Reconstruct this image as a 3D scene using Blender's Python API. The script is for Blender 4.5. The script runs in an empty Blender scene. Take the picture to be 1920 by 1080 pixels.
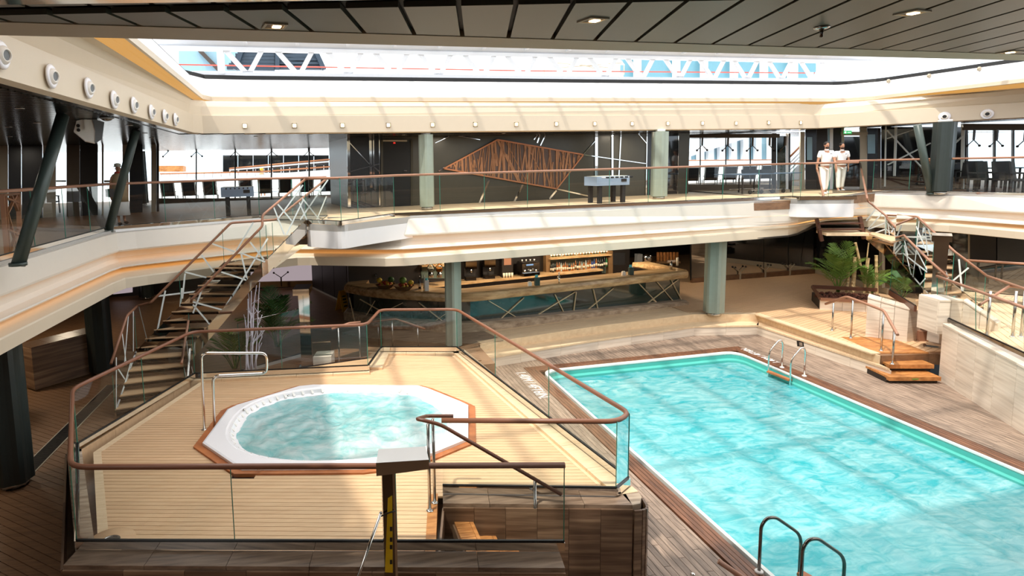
import bpy, math, random
from mathutils import Vector, Matrix
rnd = random.Random(7)
C = bpy.context.scene.collection
# ---------------------------------------------------------------- camera
F, PX, PY, CZ = 1150.0, 740.0, 450.0, 5.17
_d = Vector((260.0, 9720.0, F)).normalized(); _u = -_d
_a = Vector((590-PX, 318-PY, F)); _Y = (_a - _a.dot(_u)*_u).normalized()
_X = _Y.cross(_u)
if _X.x < 0: _X = -_X
def ray(x, y):
    v = Vector((x-PX, y-PY, F)); return Vector((_X.dot(v), _Y.dot(v), _u.dot(v)))
def G(x, y, z=0.0):
    r = ray(x, y); t = (z-CZ)/r.z; return Vector((r.x*t, r.y*t, z))
def DY(x, y, Y):
    r = ray(x, y); t = Y/r.y; return Vector((0, 0, CZ)) + r*t
def PL(x, y, A, B):
    r = ray(x, y); n = (-(B[1]-A[1]), B[0]-A[0]); t = (n[0]*A[0]+n[1]*A[1])/(n[0]*r.x+n[1]*r.y)
    return Vector((0, 0, CZ)) + r*t
def VZ(x, y, q):
    r = ray(x, y); return CZ + r.z*(math.hypot(q[0], q[1])/math.hypot(r.x, r.y))
cam = bpy.data.cameras.new('camera'); cam.sensor_width = 36; cam.sensor_fit = 'HORIZONTAL'; cam.lens = F/1920*36
cam.shift_x = (960-PX)/1920; cam.shift_y = (PY-540)/1920; cam.clip_end = 500; cam.clip_start = .05
camo = bpy.data.objects.new('camera', cam); C.objects.link(camo); bpy.context.scene.camera = camo
# world axes of camera: right=(1,0,0)_cam ...
R = Matrix(((_X.x, -_X.y, -_X.z), (_Y.x, -_Y.y, -_Y.z), (_u.x, -_u.y, -_u.z)))
camo.matrix_world = Matrix.Translation((0, 0, CZ)) @ R.to_4x4()
# ---------------------------------------------------------------- light
SUNV = Vector((.47, .30, -1.14))
w = bpy.data.worlds.new('world'); bpy.context.scene.world = w; w.use_nodes = True
nt = w.node_tree; bg = nt.nodes['Background']
tc = nt.nodes.new('ShaderNodeTexCoord'); sx = nt.nodes.new('ShaderNodeSeparateXYZ'); cr = nt.nodes.new('ShaderNodeValToRGB')
nt.links.new(tc.outputs['Generated'], sx.inputs[0]); nt.links.new(sx.outputs['Z'], cr.inputs[0]); nt.links.new(cr.outputs[0], bg.inputs[0])
cr.color_ramp.elements[0].position = 0.0; cr.color_ramp.elements[0].color = (.72, .84, .95, 1)
cr.color_ramp.elements[1].position = .35; cr.color_ramp.elements[1].color = (1, 1, 1, 1)
bg.inputs[1].default_value = 2.1
sl = bpy.data.lights.new('sun', 'SUN'); sl.energy = 3.5; sl.angle = math.radians(1.6); sl.color = (1, .93, .83)
so = bpy.data.objects.new('sun', sl); C.objects.link(so); so.rotation_euler = SUNV.to_track_quat('-Z', 'Y').to_euler(); so.location = (0, 0, 30)
sc = bpy.context.scene
sc.view_settings.view_transform = 'Standard'; sc.view_settings.look = 'None'; sc.view_settings.gamma = 1
sc.view_settings.exposure = 0.12; sc.view_settings.use_curve_mapping = False
sc.cycles.transparent_max_bounces = 24; sc.cycles.max_bounces = 8; sc.cycles.diffuse_bounces = 4; sc.cycles.glossy_bounces = 4
sc.cycles.caustics_reflective = False; sc.cycles.caustics_refractive = False; sc.cycles.sample_clamp_indirect = 6
# ---------------------------------------------------------------- materials
M = {}
def lin(r, g, b): return tuple(((c/255)/12.92 if c/255 <= .04045 else ((c/255+.055)/1.055)**2.4) for c in (r, g, b)) + (1,)
def base(name):
    m = bpy.data.materials.new(name); m.use_nodes = True; M[name] = m
    return m, m.node_tree, m.node_tree.nodes['Principled BSDF']
def P(name, col, rough=.5, metal=0, var=0, spec=None):
    m, t, b = base(name); b.inputs['Roughness'].default_value = rough; b.inputs['Metallic'].default_value = metal
    c = lin(*col); b.inputs['Base Color'].default_value = c
    if spec is not None: b.inputs['Specular IOR Level'].default_value = spec
    n = t.nodes.new('ShaderNodeTexNoise'); n.inputs['Scale'].default_value = 6; n.inputs['Detail'].default_value = 3
    k = var or .06
    mx = t.nodes.new('ShaderNodeMix'); mx.data_type = 'RGBA'
    mx.inputs['A'].default_value = tuple(x*(1-k) for x in c[:3])+(1,); mx.inputs['B'].default_value = tuple(min(1, x*(1+k)) for x in c[:3])+(1,)
    tc = t.nodes.new('ShaderNodeTexCoord'); t.links.new(tc.outputs['Object'], n.inputs['Vector'])
    t.links.new(n.outputs['Fac'], mx.inputs['Factor']); t.links.new(mx.outputs['Result'], b.inputs['Base Color'])
    return m
def E(name, col, s):
    m, t, b = base(name); b.inputs['Base Color'].default_value = (0, 0, 0, 1)
    b.inputs['Emission Color'].default_value = lin(*col); b.inputs['Emission Strength'].default_value = s; return m
def GRAIN(name, c1, c2, scale, rough=.5, objvar=.18, bump=.05, c3=None, contrast=(.3, .7), brickgap=None, rot=0.0):
    """streaky wood or stone: noise stretched along one axis, value varied per object"""
    m, t, b = base(name); b.inputs['Roughness'].default_value = rough
    tc = t.nodes.new('ShaderNodeTexCoord'); mp = t.nodes.new('ShaderNodeMapping'); mp.inputs['Scale'].default_value = scale
    mp.inputs['Rotation'].default_value = (0, 0, rot)
    n = t.nodes.new('ShaderNodeTexNoise'); n.inputs['Scale'].default_value = 1; n.inputs['Detail'].default_value = 5; n.inputs['Roughness'].default_value = .6
    oi = t.nodes.new('ShaderNodeObjectInfo'); ad = t.nodes.new('ShaderNodeVectorMath'); ad.operation = 'ADD'
    sc_ = t.nodes.new('ShaderNodeVectorMath'); sc_.operation = 'SCALE'; sc_.inputs['Scale'].default_value = 37
    t.links.new(tc.outputs['Object'], mp.inputs[0]); t.links.new(oi.outputs['Random'], sc_.inputs[0])
    t.links.new(mp.outputs[0], ad.inputs[0]); t.links.new(sc_.outputs[0], ad.inputs[1]); t.links.new(ad.outputs[0], n.inputs['Vector'])
    r = t.nodes.new('ShaderNodeValToRGB'); e = r.color_ramp.elements
    e[0].position, e[1].position = contrast; e[0].color = lin(*c1); e[1].color = lin(*c2)
    if c3: x = e.new((contrast[0]+contrast[1])/2); x.color = lin(*c3)
    t.links.new(n.outputs['Fac'], r.inputs[0])
    hs = t.nodes.new('ShaderNodeHueSaturation'); ma = t.nodes.new('ShaderNodeMath'); ma.operation = 'MULTIPLY_ADD'
    ma.inputs[1].default_value = objvar; ma.inputs[2].default_value = 1-objvar/2
    t.links.new(oi.outputs['Random'], ma.inputs[0]); t.links.new(ma.outputs[0], hs.inputs['Value']); t.links.new(r.outputs[0], hs.inputs['Color'])
    t.links.new(hs.outputs[0], b.inputs['Base Color'])
    bp = t.nodes.new('ShaderNodeBump'); bp.inputs['Strength'].default_value = bump; bp.inputs['Distance'].default_value = .01
    t.links.new(n.outputs['Fac'], bp.inputs['Height']); t.links.new(bp.outputs[0], b.inputs['Normal'])
    return m
def GLASS(name, tint, refl=.12, trans=1.0, rough=0.0):
    m = bpy.data.materials.new(name); m.use_nodes = True; M[name] = m; t = m.node_tree; t.nodes.clear()
    o = t.nodes.new('ShaderNodeOutputMaterial'); tr = t.nodes.new('ShaderNodeBsdfTransparent'); gl = t.nodes.new('ShaderNodeBsdfGlossy')
    gl.inputs['Roughness'].default_value = rough; tr.inputs[0].default_value = tuple(tint)+(1,)
    fr = t.nodes.new('ShaderNodeFresnel'); fr.inputs['IOR'].default_value = 1.5
    ma = t.nodes.new('ShaderNodeMath'); ma.operation = 'ADD'; ma.inputs[1].default_value = refl-.04; ma.use_clamp = True
    mx = t.nodes.new('ShaderNodeMixShader'); t.links.new(fr.outputs[0], ma.inputs[0]); t.links.new(ma.outputs[0], mx.inputs[0])
    t.links.new(tr.outputs[0], mx.inputs[1]); t.links.new(gl.outputs[0], mx.inputs[2]); t.links.new(mx.outputs[0], o.inputs[0]); return m
P('white_paint', (222, 214, 202), .35, var=.02); P('cream_paint', (212, 198, 176), .4, var=.02); P('gloss_white', (228, 227, 228), .2, var=.01)
P('shell_white', (240, 240, 246), .2, var=.01)
E('cove_amber', (246, 180, 92), .62); E('cove_strip', (255, 184, 108), 1.25); E('cove_soft', (255, 214, 150), .6)
P('beige_trim', (176, 164, 142), .45, var=.03); P('brown_trim', (92, 78, 62), .5)
P('ceiling_panel', (92, 92, 82), .32, .25, var=.05); P('ceiling_dark', (12, 12, 11), .6); P('ceiling_gloss', (36, 35, 33), .2, .35, var=.15)
P('chrome', (225, 222, 216), .06, 1.0, var=.01); P('steel', (190, 188, 184), .18, 1.0, var=.02); P('steel_band', (186, 184, 180), .25, .35, var=.02); P('rail_mid', (128, 84, 62), .4, var=.06); P('dark_chrome', (110, 104, 98), .08, 1.0)
P('column_sunlit', (150, 162, 150), .38, .15, var=.08); P('column_shaded', (44, 52, 50), .4, .1, var=.1); P('strut_green', (62, 74, 70), .4, .1)  # one column paint in two tones, sunlit and shaded put into the colour
P('rail_brown', (156, 112, 88), .42, var=.06); P('rail_dark', (96, 60, 44), .4, var=.08)
P('black_gasket', (14, 14, 15), .4); P('black_fabric', (30, 31, 34), .8); P('frame_white', (228, 228, 228), .4)
P('wall_olive', (74, 70, 58), .3, .2, var=.08); P('wall_charcoal', (50, 52, 56), .25, .2, var=.1); P('glass_dark', (26, 27, 28), .05, .0, spec=.9)
P('glass_green', (36, 52, 46), .06, .1, spec=.9, var=.25); P('strip_white', (232, 240, 238), .3, var=.02); P('strip_gold', (232, 208, 170), .3, .2)
P('copper', (186, 122, 82), .4, .25, var=.1); P('art_back', (92, 74, 66), .5, var=.1); P('bamboo_copper', (172, 122, 84), .45, .2, var=.2)
P('skin', (188, 138, 110), .55); P('uniform', (244, 242, 240), .7, var=.03); P('hair', (28, 20, 16), .6); P('shirt_tan', (176, 150, 116), .8); P('shoe', (60, 50, 44), .6)
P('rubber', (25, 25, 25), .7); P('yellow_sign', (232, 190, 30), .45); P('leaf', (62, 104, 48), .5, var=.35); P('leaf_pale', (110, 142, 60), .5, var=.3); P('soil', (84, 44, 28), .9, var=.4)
P('bamboo_pale', (206, 176, 128), .5, var=.15); P('branch_white', (232, 228, 240), .5, var=.05)
P('sea_blue', (132, 166, 182), .3, var=.06); P('teal_wall', (98, 144, 158), .4, var=.05); P('navy', (36, 52, 66), .4, var=.1); P('red_paint', (196, 74, 58), .5); P('ship_white', (244, 246, 250), .5, var=.02)
P('canopy', (236, 226, 224), .7, var=.03); P('orange_fruit', (222, 130, 40), .5, var=.2); P('yellow_fruit', (222, 186, 50), .5, var=.2); P('green_fruit', (110, 140, 60), .5, var=.2); P('basket', (110, 80, 46), .8, var=.3)
P('bottle_green', (30, 110, 60), .1, spec=.8); P('bottle_amber', (150, 84, 30), .1, spec=.8); P('bottle_clear', (190, 196, 190), .08, spec=.8); P('bottle_dark', (26, 20, 18), .1, spec=.8); P('bottle_blue', (40, 60, 130), .1, spec=.8); P('label_cream', (222, 212, 190), .7)
P('tub_white', (244, 242, 244), .18, var=.01); P('pool_tile', (110, 210, 208), .3, var=.05); P('gutter_teal', (84, 176, 166), .25, var=.05); P('pool_rim', (226, 230, 224), .35, var=.03)
P('rug_grey', (120, 116, 108), .8); P('plastic_white', (236, 232, 226), .4); P('grille_grey', (120, 124, 128), .5); P('shelf_wood', (128, 98, 64), .5, var=.2); P('back_teal', (96, 110, 100), .4, var=.1); P('bar_dark', (34, 28, 24), .5, var=.2)
P('pink_haze', (196, 178, 182), .6, var=.05); P('menu_green', (40, 62, 54), .5); P('paper_cyan', (96, 196, 206), .6); P('table_grey', (150, 170, 196), .4); P('table_blue', (70, 92, 116), .4)
E('lamp_warm', (255, 214, 160), 9); E('lamp_white', (255, 240, 222), 7); E('exit_green', (60, 200, 110), .9); E('red_led', (255, 40, 30), 3)
E('screen_blue', (150, 190, 230), .8); E('letter_white', (235, 255, 240), 1.2)
GRAIN('teak', (208, 168, 128), (220, 184, 144), (2.2, 18, 8), .55, .10, .02)
GRAIN('teak_pale', (216, 186, 148), (234, 208, 172), (3, 20, 8), .55, .08, .03)
GRAIN('teak_warm', (150, 92, 44), (204, 142, 82), (4, 18, 8), .5, .15, .03)
GRAIN('teak_rim', (150, 84, 42), (190, 116, 66), (3, 3, 8), .42, .1, .03)
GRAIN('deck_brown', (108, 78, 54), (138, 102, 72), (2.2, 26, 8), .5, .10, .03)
GRAIN('pool_plank', (104, 88, 76), (166, 144, 126), (18, 2.2, 8), .5, .35, .05)
GRAIN('pool_plank_border', (74, 46, 32), (132, 88, 62), (18, 2.2, 8), .45, .3, .05)
GRAIN('travertine', (202, 186, 168), (238, 226, 210), (.7, .7, 16), .35, .08, .03, c3=(226, 212, 194))
GRAIN('travertine_shaded', (78, 58, 44), (158, 130, 104), (.5, .5, 13), .3, .12, .03, c3=(118, 92, 72))  # same stone as travertine, its shade partly put into a browner colour
GRAIN('travertine_top', (128, 108, 88), (196, 176, 152), (1.5, 14, 8), .35, .14, .03)
GRAIN('travertine_kerb', (104, 84, 68), (168, 144, 122), (1.5, 14, 8), .4, .14, .03)
GRAIN('bar_stone', (158, 122, 82), (222, 188, 142), (1.0, 9, 9), .15, .08, .02, c3=(196, 160, 114))
GLASS('clear_glass', (.93, .97, .955), .05); GLASS('roof_glass', (.97, .98, .98), .05); GLASS('smoke_glass', (.33, .32, .31), .12); P('glass_edge', (50, 130, 110), .15, spec=.8)
# ---------------------------------------------------------------- mesh builder
def V3(p): return Vector((p[0], p[1], p[2] if len(p) > 2 else 0))
class MB:
    def __init__(s): s.v = []; s.f = []; s.sm = set()
    def add(s, vs, fs, smooth=False):
        n = len(s.v); s.v += [V3(p) for p in vs]
        if smooth: s.sm |= set(range(len(s.f), len(s.f)+len(fs)))
        s.f += [tuple(i+n for i in f) for f in fs]; return s
    def box(s, c, d, rz=0, mat=None):
        c = V3(c); a, b, e = d[0]/2, d[1]/2, d[2]/2
        vs = [Vector((x, y, z)) for z in (-e, e) for x, y in ((-a, -b), (a, -b), (a, b), (-a, b))]
        m = Matrix.Rotation(rz, 3, 'Z') if mat is None else mat
        return s.add([m @ v + c for v in vs], [(3, 2, 1, 0), (4, 5, 6, 7), (0, 1, 5, 4), (1, 2, 6, 5), (2, 3, 7, 6), (3, 0, 4, 7)])
    def b2(s, lo, hi): return s.box([(lo[i]+hi[i])/2 for i in range(3)], [abs(hi[i]-lo[i]) for i in range(3)])
    def bar(s, a, b, w, h, up=(0, 0, 1)):
        a, b = V3(a), V3(b); d = b-a; L = d.length
        if L < 1e-6: return s
        d.normalize(); u = V3(up)
        if abs(d.dot(u)) > .98: u = Vector((0, 1, 0))
        r = d.cross(u).normalized(); u = r.cross(d)
        return s.box((a+b)/2, (L, w, h), mat=Matrix((d, r, u)).transposed())
    def prism(s, poly, z0, z1):
        n = len(poly); ar = sum(poly[i][0]*poly[(i+1) % n][1]-poly[(i+1) % n][0]*poly[i][1] for i in range(n))
        if ar < 0: poly = poly[::-1]
        vs = [(p[0], p[1], z0) for p in poly]+[(p[0], p[1], z1) for p in poly]
        return s.add(vs, [tuple(range(n))[::-1], tuple(range(n, 2*n))]+[(i, (i+1) % n, n+(i+1) % n, n+i) for i in range(n)])
    def quadth(s, pts, th):
        """polygon with thickness along its normal"""
        pts = [V3(p) for p in pts]; nr = Vector((0, 0, 0)); n = len(pts)
        for i in range(n): nr += (pts[i]-pts[0]).cross(pts[(i+1) % n]-pts[0])
        nr.normalize()
        if nr.dot(Vector((0, 0, CZ))-pts[0]) < 0: pts = pts[::-1]; nr = -nr
        q = [p-nr*th for p in pts]
        return s.add(pts+q, [tuple(range(n)), tuple(range(n, 2*n))[::-1]]+[((i+1) % n, i, n+i, n+(i+1) % n) for i in range(n)])
    def loft(s, rings, closed=False, smooth=False):
        n = len(rings[0]); vs = [p for r in rings for p in r]; fs = []
        for i in range(len(rings)-1):
            for j in range(n if closed else n-1):
                k = (j+1) % n; fs.append((i*n+j, i*n+k, (i+1)*n+k, (i+1)*n+j))
        return s.add(vs, fs, smooth)
    def tube(s, pts, r, n=10, cap=True, closed=False, smooth=True):
        pts = [V3(p) for p in pts]; rs = r if isinstance(r, (list, tuple)) else [r]*len(pts)
        N = len(pts); rings = []; nv = None
        for i, p in enumerate(pts):
            if closed: a, b = pts[i-1], pts[(i+1) % N]
            else: a, b = pts[max(0, i-1)], pts[min(N-1, i+1)]
            d = (b-a)
            if d.length < 1e-9: d = Vector((0, 0, 1))
            d.normalize()
            if nv is None: nv = d.cross(Vector((0, 0, 1)) if abs(d.z) < .9 else Vector((1, 0, 0))).normalized()
            nv = (nv-d*nv.dot(d)).normalized(); bv = d.cross(nv)
            k = 1.0
            if 0 < i < N-1 and not closed:
                d1 = (p-pts[i-1]).normalized(); d2 = (pts[i+1]-p).normalized(); k = 1
            rings.append([p+(nv*math.cos(2*math.pi*j/n)+bv*math.sin(2*math.pi*j/n))*rs[i]*k for j in range(n)])
        if closed: rings.append(rings[0])
        m = len(s.v); s.loft(rings, True, smooth)
        if cap and not closed:
            s.f.append(tuple(m+j for j in range(n))[::-1]); e = m+(len(rings)-1)*n; s.f.append(tuple(e+j for j in range(n)))
        return s
    def lathe(s, prof, c=(0, 0, 0), n=16, mat=None, smooth=True):
        c = V3(c); rings = []
        for r, z in prof:
            ring = [Vector((r*math.cos(2*math.pi*j/n), r*math.sin(2*math.pi*j/n), z)) for j in range(n)]
            if mat is not None: ring = [mat @ q for q in ring]
            rings.append([q+c for q in ring])
        m = len(s.v); s.loft(rings, True, smooth)
        s.f.append(tuple(m+j for j in range(n))[::-1]); e = m+(len(rings)-1)*n; s.f.append(tuple(e+j for j in range(n))); return s
    def ball(s, c, r, n=10, k=6, sq=(1, 1, 1)):
        c = V3(c); prof = [(max(1e-4, math.sin(math.pi*i/k)), -math.cos(math.pi*i/k)) for i in range(k+1)]
        rings = [[Vector((a*math.cos(2*math.pi*j/n)*r*sq[0], a*math.sin(2*math.pi*j/n)*r*sq[1], z*r*sq[2]))+c for j in range(n)] for a, z in prof]
        return s.loft(rings, True, True)
def loc_of(par):
    p = Vector((0, 0, 0)); o = par
    while o is not None: p = p+o.location; o = o.parent
    return p
def part(name, mb, m, parent=None, label=None, kind=None, mods=None, local=False):
    """one mesh object; coordinates given in world space unless local"""
    off = Vector((0, 0, 0)) if (parent is None or local) else loc_of(parent)
    me = bpy.data.meshes.new(name); me.from_pydata([tuple(v-off) for v in mb.v], [], mb.f); me.update()
    me.materials.append(M[m] if isinstance(m, str) else m)
    if mb.sm:
        for i in mb.sm: me.polygons[i].use_smooth = True
    o = bpy.data.objects.new(name, me); C.objects.link(o)
    if parent is not None: o.parent = parent
    if label: o['label'] = label
    if kind: o['kind'] = kind
    return o
def thing(name, label, cat, loc=(0, 0, 0), rz=0, group=None):
    o = bpy.data.objects.new(name, None); C.objects.link(o); o.location = V3(loc); o.rotation_euler = (0, 0, rz); o.empty_display_size = .1
    o['label'] = label; o['category'] = cat
    if group: o['group'] = group
    return o
def single(name, mb, m, label, cat, group=None):
    """a thing that is one mesh: origin moved to its base centre"""
    lo = [min(v[i] for v in mb.v) for i in range(3)]; hi = [max(v[i] for v in mb.v) for i in range(3)]
    c = Vector(((lo[0]+hi[0])/2, (lo[1]+hi[1])/2, lo[2])); mb.v = [v-c for v in mb.v]
    o = part(name, mb, m); o.location = c; o['label'] = label; o['category'] = cat
    if group: o['group'] = group
    return o
def struct(name, mb=None, m=None, label=None):
    if mb is None:
        o = bpy.data.objects.new(name, None); C.objects.link(o)
    else: o = part(name, mb, m)
    o['kind'] = 'structure'
    o['label'] = label or name.replace('_', ' ')
    return o
def dup(root, loc, rz=None, label=None, group=None, scale=None):
    r = root.copy(); C.objects.link(r); r.location = V3(loc)
    if rz is not None: r.rotation_euler = (0, 0, rz)
    if scale: r.scale = scale
    if label: r['label'] = label
    if group: r['group'] = group
    for ch in list(root.children):
        c = ch.copy(); C.objects.link(c); c.parent = r
        for g in list(ch.children):
            d = g.copy(); C.objects.link(d); d.parent = c
    return r
def roundp(pts, r, n=4, closed=False):
    pts = [V3(p) for p in pts]; out = []; N = len(pts)
    for i, p in enumerate(pts):
        if not closed and i in (0, N-1): out.append(p); continue
        a, b = pts[i-1], pts[(i+1) % N]; l = min(r, (a-p).length*.45, (b-p).length*.45)
        s0 = p+(a-p).normalized()*l; s1 = p+(b-p).normalized()*l
        for k in range(n+1):
            t = k/n; out.append(s0*(1-t)**2+p*2*t*(1-t)+s1*t*t)
    return out
def lerp(a, b, t): return a+(b-a)*t
def along(pts, s):
    pts = [V3(p) for p in pts]
    for a, b in zip(pts, pts[1:]):
        L = (b-a).length
        if s <= L: return a+(b-a)*(s/max(L, 1e-9))
        s -= L
    return pts[-1]
def plen(pts): return sum((V3(b)-V3(a)).length for a, b in zip(pts, pts[1:]))
# convex polygon interval on a scan line, in (u,v)
def interval(poly, v):
    xs = []
    n = len(poly)
    for i in range(n):
        a, b = poly[i], poly[(i+1) % n]
        if (a[1]-v)*(b[1]-v) <= 0 and abs(a[1]-b[1]) > 1e-9:
            xs.append(a[0]+(b[0]-a[0])*(v-a[1])/(b[1]-a[1]))
    return (min(xs), max(xs)) if len(xs) >= 2 else None
def planks(poly, ang, wdt, z0, z1, parent, m, holes=(), gap=.006, name='plank', seg=None, limit=300, nearfirst=True, kindrest=True, off=0.0):
    """lays boards along direction ang inside a convex polygon; boards near the viewer single, rest joined"""
    ca, sa = math.cos(ang), math.sin(ang)
    tr = lambda p: (p[0]*ca+p[1]*sa, -p[0]*sa+p[1]*ca); bk = lambda u, v: (u*ca-v*sa, u*sa+v*ca)
    q = [tr(p) for p in poly]; hs = [[tr(p) for p in h] for h in holes]
    v0 = min(p[1] for p in q); v1 = max(p[1] for p in q); v = v0+off; res = []; k = 0
    while v < v1-1e-4:
        a, b = v+gap/2, min(v+wdt-gap/2, v1-1e-3); ia, ib = interval(q, a), interval(q, b)
        if ia and ib and b > a:
            segs = [[ia[0], ib[0], ia[1], ib[1]]]
            for h in hs:
                ha, hb = interval(h, a), interval(h, b)
                if ha or hb:
                    ha = ha or hb; hb = hb or ha; ns = []
                    for s in segs:
                        if s[0] < ha[0] and s[2] > ha[1]: ns += [[s[0], s[1], ha[0], hb[0]], [ha[1], hb[1], s[2], s[3]]]
                        elif s[0] < ha[0] < s[2]: ns.append([s[0], s[1], ha[0], hb[0]])
                        elif s[0] < ha[1] < s[2]: ns.append([ha[1], hb[1], s[2], s[3]])
                        elif ha[0] <= s[0] and ha[1] >= s[2]: pass
                        else: ns.append(s)
                    segs = ns
            for s in segs:
                if seg:
                    u = s[0]-((k*0.37) % 1)*seg; cuts = [s[0]]
                    while u < s[2]-.15:
                        if u > s[0]+.15: cuts.append(u)
                        u += seg
                    cuts.append(s[2])
                    for i in range(len(cuts)-1):
                        c0 = cuts[i]; c1 = cuts[i+1]
                        res.append([(c0+(gap/2 if i else 0), a), ((c1-gap/2) if i < len(cuts)-2 else s[2], a), ((c1-gap/2) if i < len(cuts)-2 else s[3], b), ((c0+gap/2) if i else s[1], b)])
                else: res.append([(s[0], a), (s[2], a), (s[3], b), (s[1], b)])
        v += wdt; k += 1
    out = [[bk(*p) for p in r] for r in res]
    out.sort(key=lambda r: min(math.hypot(p[0], p[1]) for p in r))
    rest = MB()
    for i, r in enumerate(out):
        if i < limit: part(name, MB().prism(r, z0, z1), m, parent)
        else: rest.prism(r, z0, z1)
    if rest.v: part(name+'s_beyond', rest, m, parent, kind='stuff')
    return len(out)
# ================================================================= SETTING
Tpx = [(0,493),(213,432),(490,410),(740,408),(1490,374),(1560,369),(1640,362),(1780,364.5),(1920,368)]
Bpx = [(0,666),(232,540),(560,497),(745,500),(1487,442),(1535,417),(1624,425),(1780,435),(1920,449)]
T = [G(x, y, 3.8) for x, y in Tpx]; B = [G(x, y, 2.6) for x, y in Bpx]
T = [Vector((-5.18, 3.2, 3.8))]+T+[Vector((22.6, 12.4, 3.8))]; B = [Vector((-4.75, 3.2, 2.6))]+B+[Vector((B[-1].x+1.0, 11.0, 2.6))]
def chaikin(ps, r=.12):
    out = [ps[0]]
    for i in range(1, len(ps)-1):
        out += [ps[i].lerp(ps[i-1], r), ps[i].lerp(ps[i-1], r*.3).lerp(ps[i].lerp(ps[i+1], r*.3), .5), ps[i].lerp(ps[i+1], r)]
    return out+[ps[-1]]
Tr, Br = chaikin(T), chaikin(B)
def ring(s, z): return [Vector((lerp(a.x, b.x, s), lerp(a.y, b.y, s), z)) for a, b in zip(Tr, Br)]
def facade(prof, t0, t1):
    m = MB(); m.loft([ring(s, z) for s, z in prof]); return m
# upper deck slab fascia, stepped
fas = struct('wall_balcony', label='stepped cream fascia band round the upper deck opening')
part('upper_fascia', facade([(0, 3.76), (.10, 3.74), (.24, 3.34), (.22, 3.30), (.18, 3.30)], 0, 0), 'white_paint', fas)
part('middle_fascia', facade([(.05, 3.295), (.0, 3.29), (.02, 3.12), (.12, 3.04), (.52, 3.01), (.55, 2.99), (.54, 2.975), (.50, 2.975)], 0, 0), 'white_paint', fas)
part('lower_fascia', facade([(.32, 2.97), (.25, 2.965), (.27, 2.90), (.40, 2.87), (.97, 2.835), (1.0, 2.81), (1.0, 2.6), (.85, 2.58)], 0, 0), 'cream_paint', fas)
part('cove_light', facade([(.18, 3.30), (.05, 3.295)], 0, 0), 'cove_strip', fas, label='amber cove light strip')
part('cove_light', facade([(.50, 2.975), (.32, 2.97)], 0, 0), 'cove_strip', fas)
part('steel_kick_strip', facade([(-.06, 3.82), (.02, 3.82), (.03, 3.76), (0, 3.74)], 0, 0), 'steel_band', fas, label='polished steel strip along the deck edge')
# upper deck floor
OUT = [(24, 12.4), (34, 12.4), (34, 34), (-15, 34), (-15, 3.2)]
def ringprism(line, out, z0, z1): return MB().prism([(p.x, p.y) for p in line]+out, z0, z1)
up = struct('floor_upper', ringprism(Tr, OUT, 3.5, 3.78), 'deck_brown', 'upper deck floor slab')
def convex(pts, m, wd, z0, z1, par, ang, **k): planks([(p[0], p[1]) for p in pts], ang, wd, z0, z1, par, m, **k)
angF = math.atan2(T[5].y-T[4].y, T[5].x-T[4].x)
convex([T[4], T[5], (T[5].x+1.5, 27), (0.5, 25.5), (-1.5, 18.3)], 'teak_pale', .16, 3.78, 3.80, up, angF, limit=70, gap=.012)
convex([T[3], (-1.5, 18.3), (0.5, 25.5), (-1.5, 29.8), (-7.5, 30.5), (-6.5, 17.2), (T[2].x, T[2].y)], 'deck_brown', .16, 3.78, 3.80, up, angF, limit=60, gap=.012)
convex([(-5.2, 4), (-5.2, 16.1), (-6.5, 17.2), (-13, 22), (-13, 4)], 'deck_brown', .16, 3.78, 3.80, up, 1.2, limit=10, gap=.012)
convex([(T[5].x+.1, T[5].y+.1), (17.5, 20.0), (T[7].x, T[7].y+.1), (24, 30), (15.9, 27.1)], 'teak_pale', .16, 3.78, 3.80, up, angF, limit=40, gap=.012)
convex([(T[7].x, T[7].y), (T[8].x+.05, T[8].y), (T[9].x+.1, T[9].y), (33, 13), (33, 30), (24, 30)], 'deck_brown', .16, 3.78, 3.80, up, angF, limit=20, gap=.012)
# soffit below the deck
struct('ceiling_lower', ringprism([Vector((p.x, p.y, 0)) for p in ring(.8, 2.6)], OUT, 2.57, 2.62), 'bar_dark', 'dark soffit under the upper deck')
# roof ring over upper deck
Rb = [G(0,145,6.25), G(370,250.6,6.25), G(1533,240,6.25), G(1600,236.5,6.25), G(1920,220,6.25)]
Rl = [G(250,68,7.4), G(385,180,7.4), G(1585,183,7.4), G(1640,178.6,7.4), G(1920,145,7.4)]
Rl[0] = Vector((-2.65, 7.28, 7.4))
Rb = [Vector((-3.45, 4.4, 6.25))]+Rb+[Vector((25.6, 14.4, 6.25))]; Rl = [Vector((-2.5, 4.4, 7.4))]+Rl+[Vector((23.6, 12.6, 7.4))]
Rbr, Rlr = chaikin(Rb, .05), chaikin(Rl, .05)
def rring(s, z, o=0):
    r = [Vector((lerp(a.x, b.x, s), lerp(a.y, b.y, s), z)) for a, b in zip(Rbr, Rlr)]
    if o:
        q = []
        for i, p in enumerate(r):
            a, b = r[max(0, i-1)], r[min(len(r)-1, i+1)]; d = Vector((b.x-a.x, b.y-a.y, 0)).normalized(); q.append(p+Vector((-d.y, d.x, 0))*o)
        return q
    return r
roofb = struct('wall_roof_band', label='cream stepped band round the roof opening above the upper deck')
L = lambda prof: MB().loft([rring(*q) for q in prof])
part('lower_band', L([(0, 6.22, .12), (0, 6.25), (0, 6.74), (0, 6.755, .09)]), 'cream_paint', roofb)
part('upper_band', L([(0, 6.755, .09), (.06, 7.0, .07), (.15, 7.14, .06)]), 'cream_paint', roofb)
part('cove_back', L([(.15, 7.14, .06), (.45, 7.19, .07), (.5, 7.15, .07)]), 'cream_paint', roofb)
part('cove_light', L([(.5, 7.15, .07), (.75, 7.20, .06), (.95, 7.245, .02)]), 'cove_amber', roofb, label='amber cove light strip')
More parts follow.
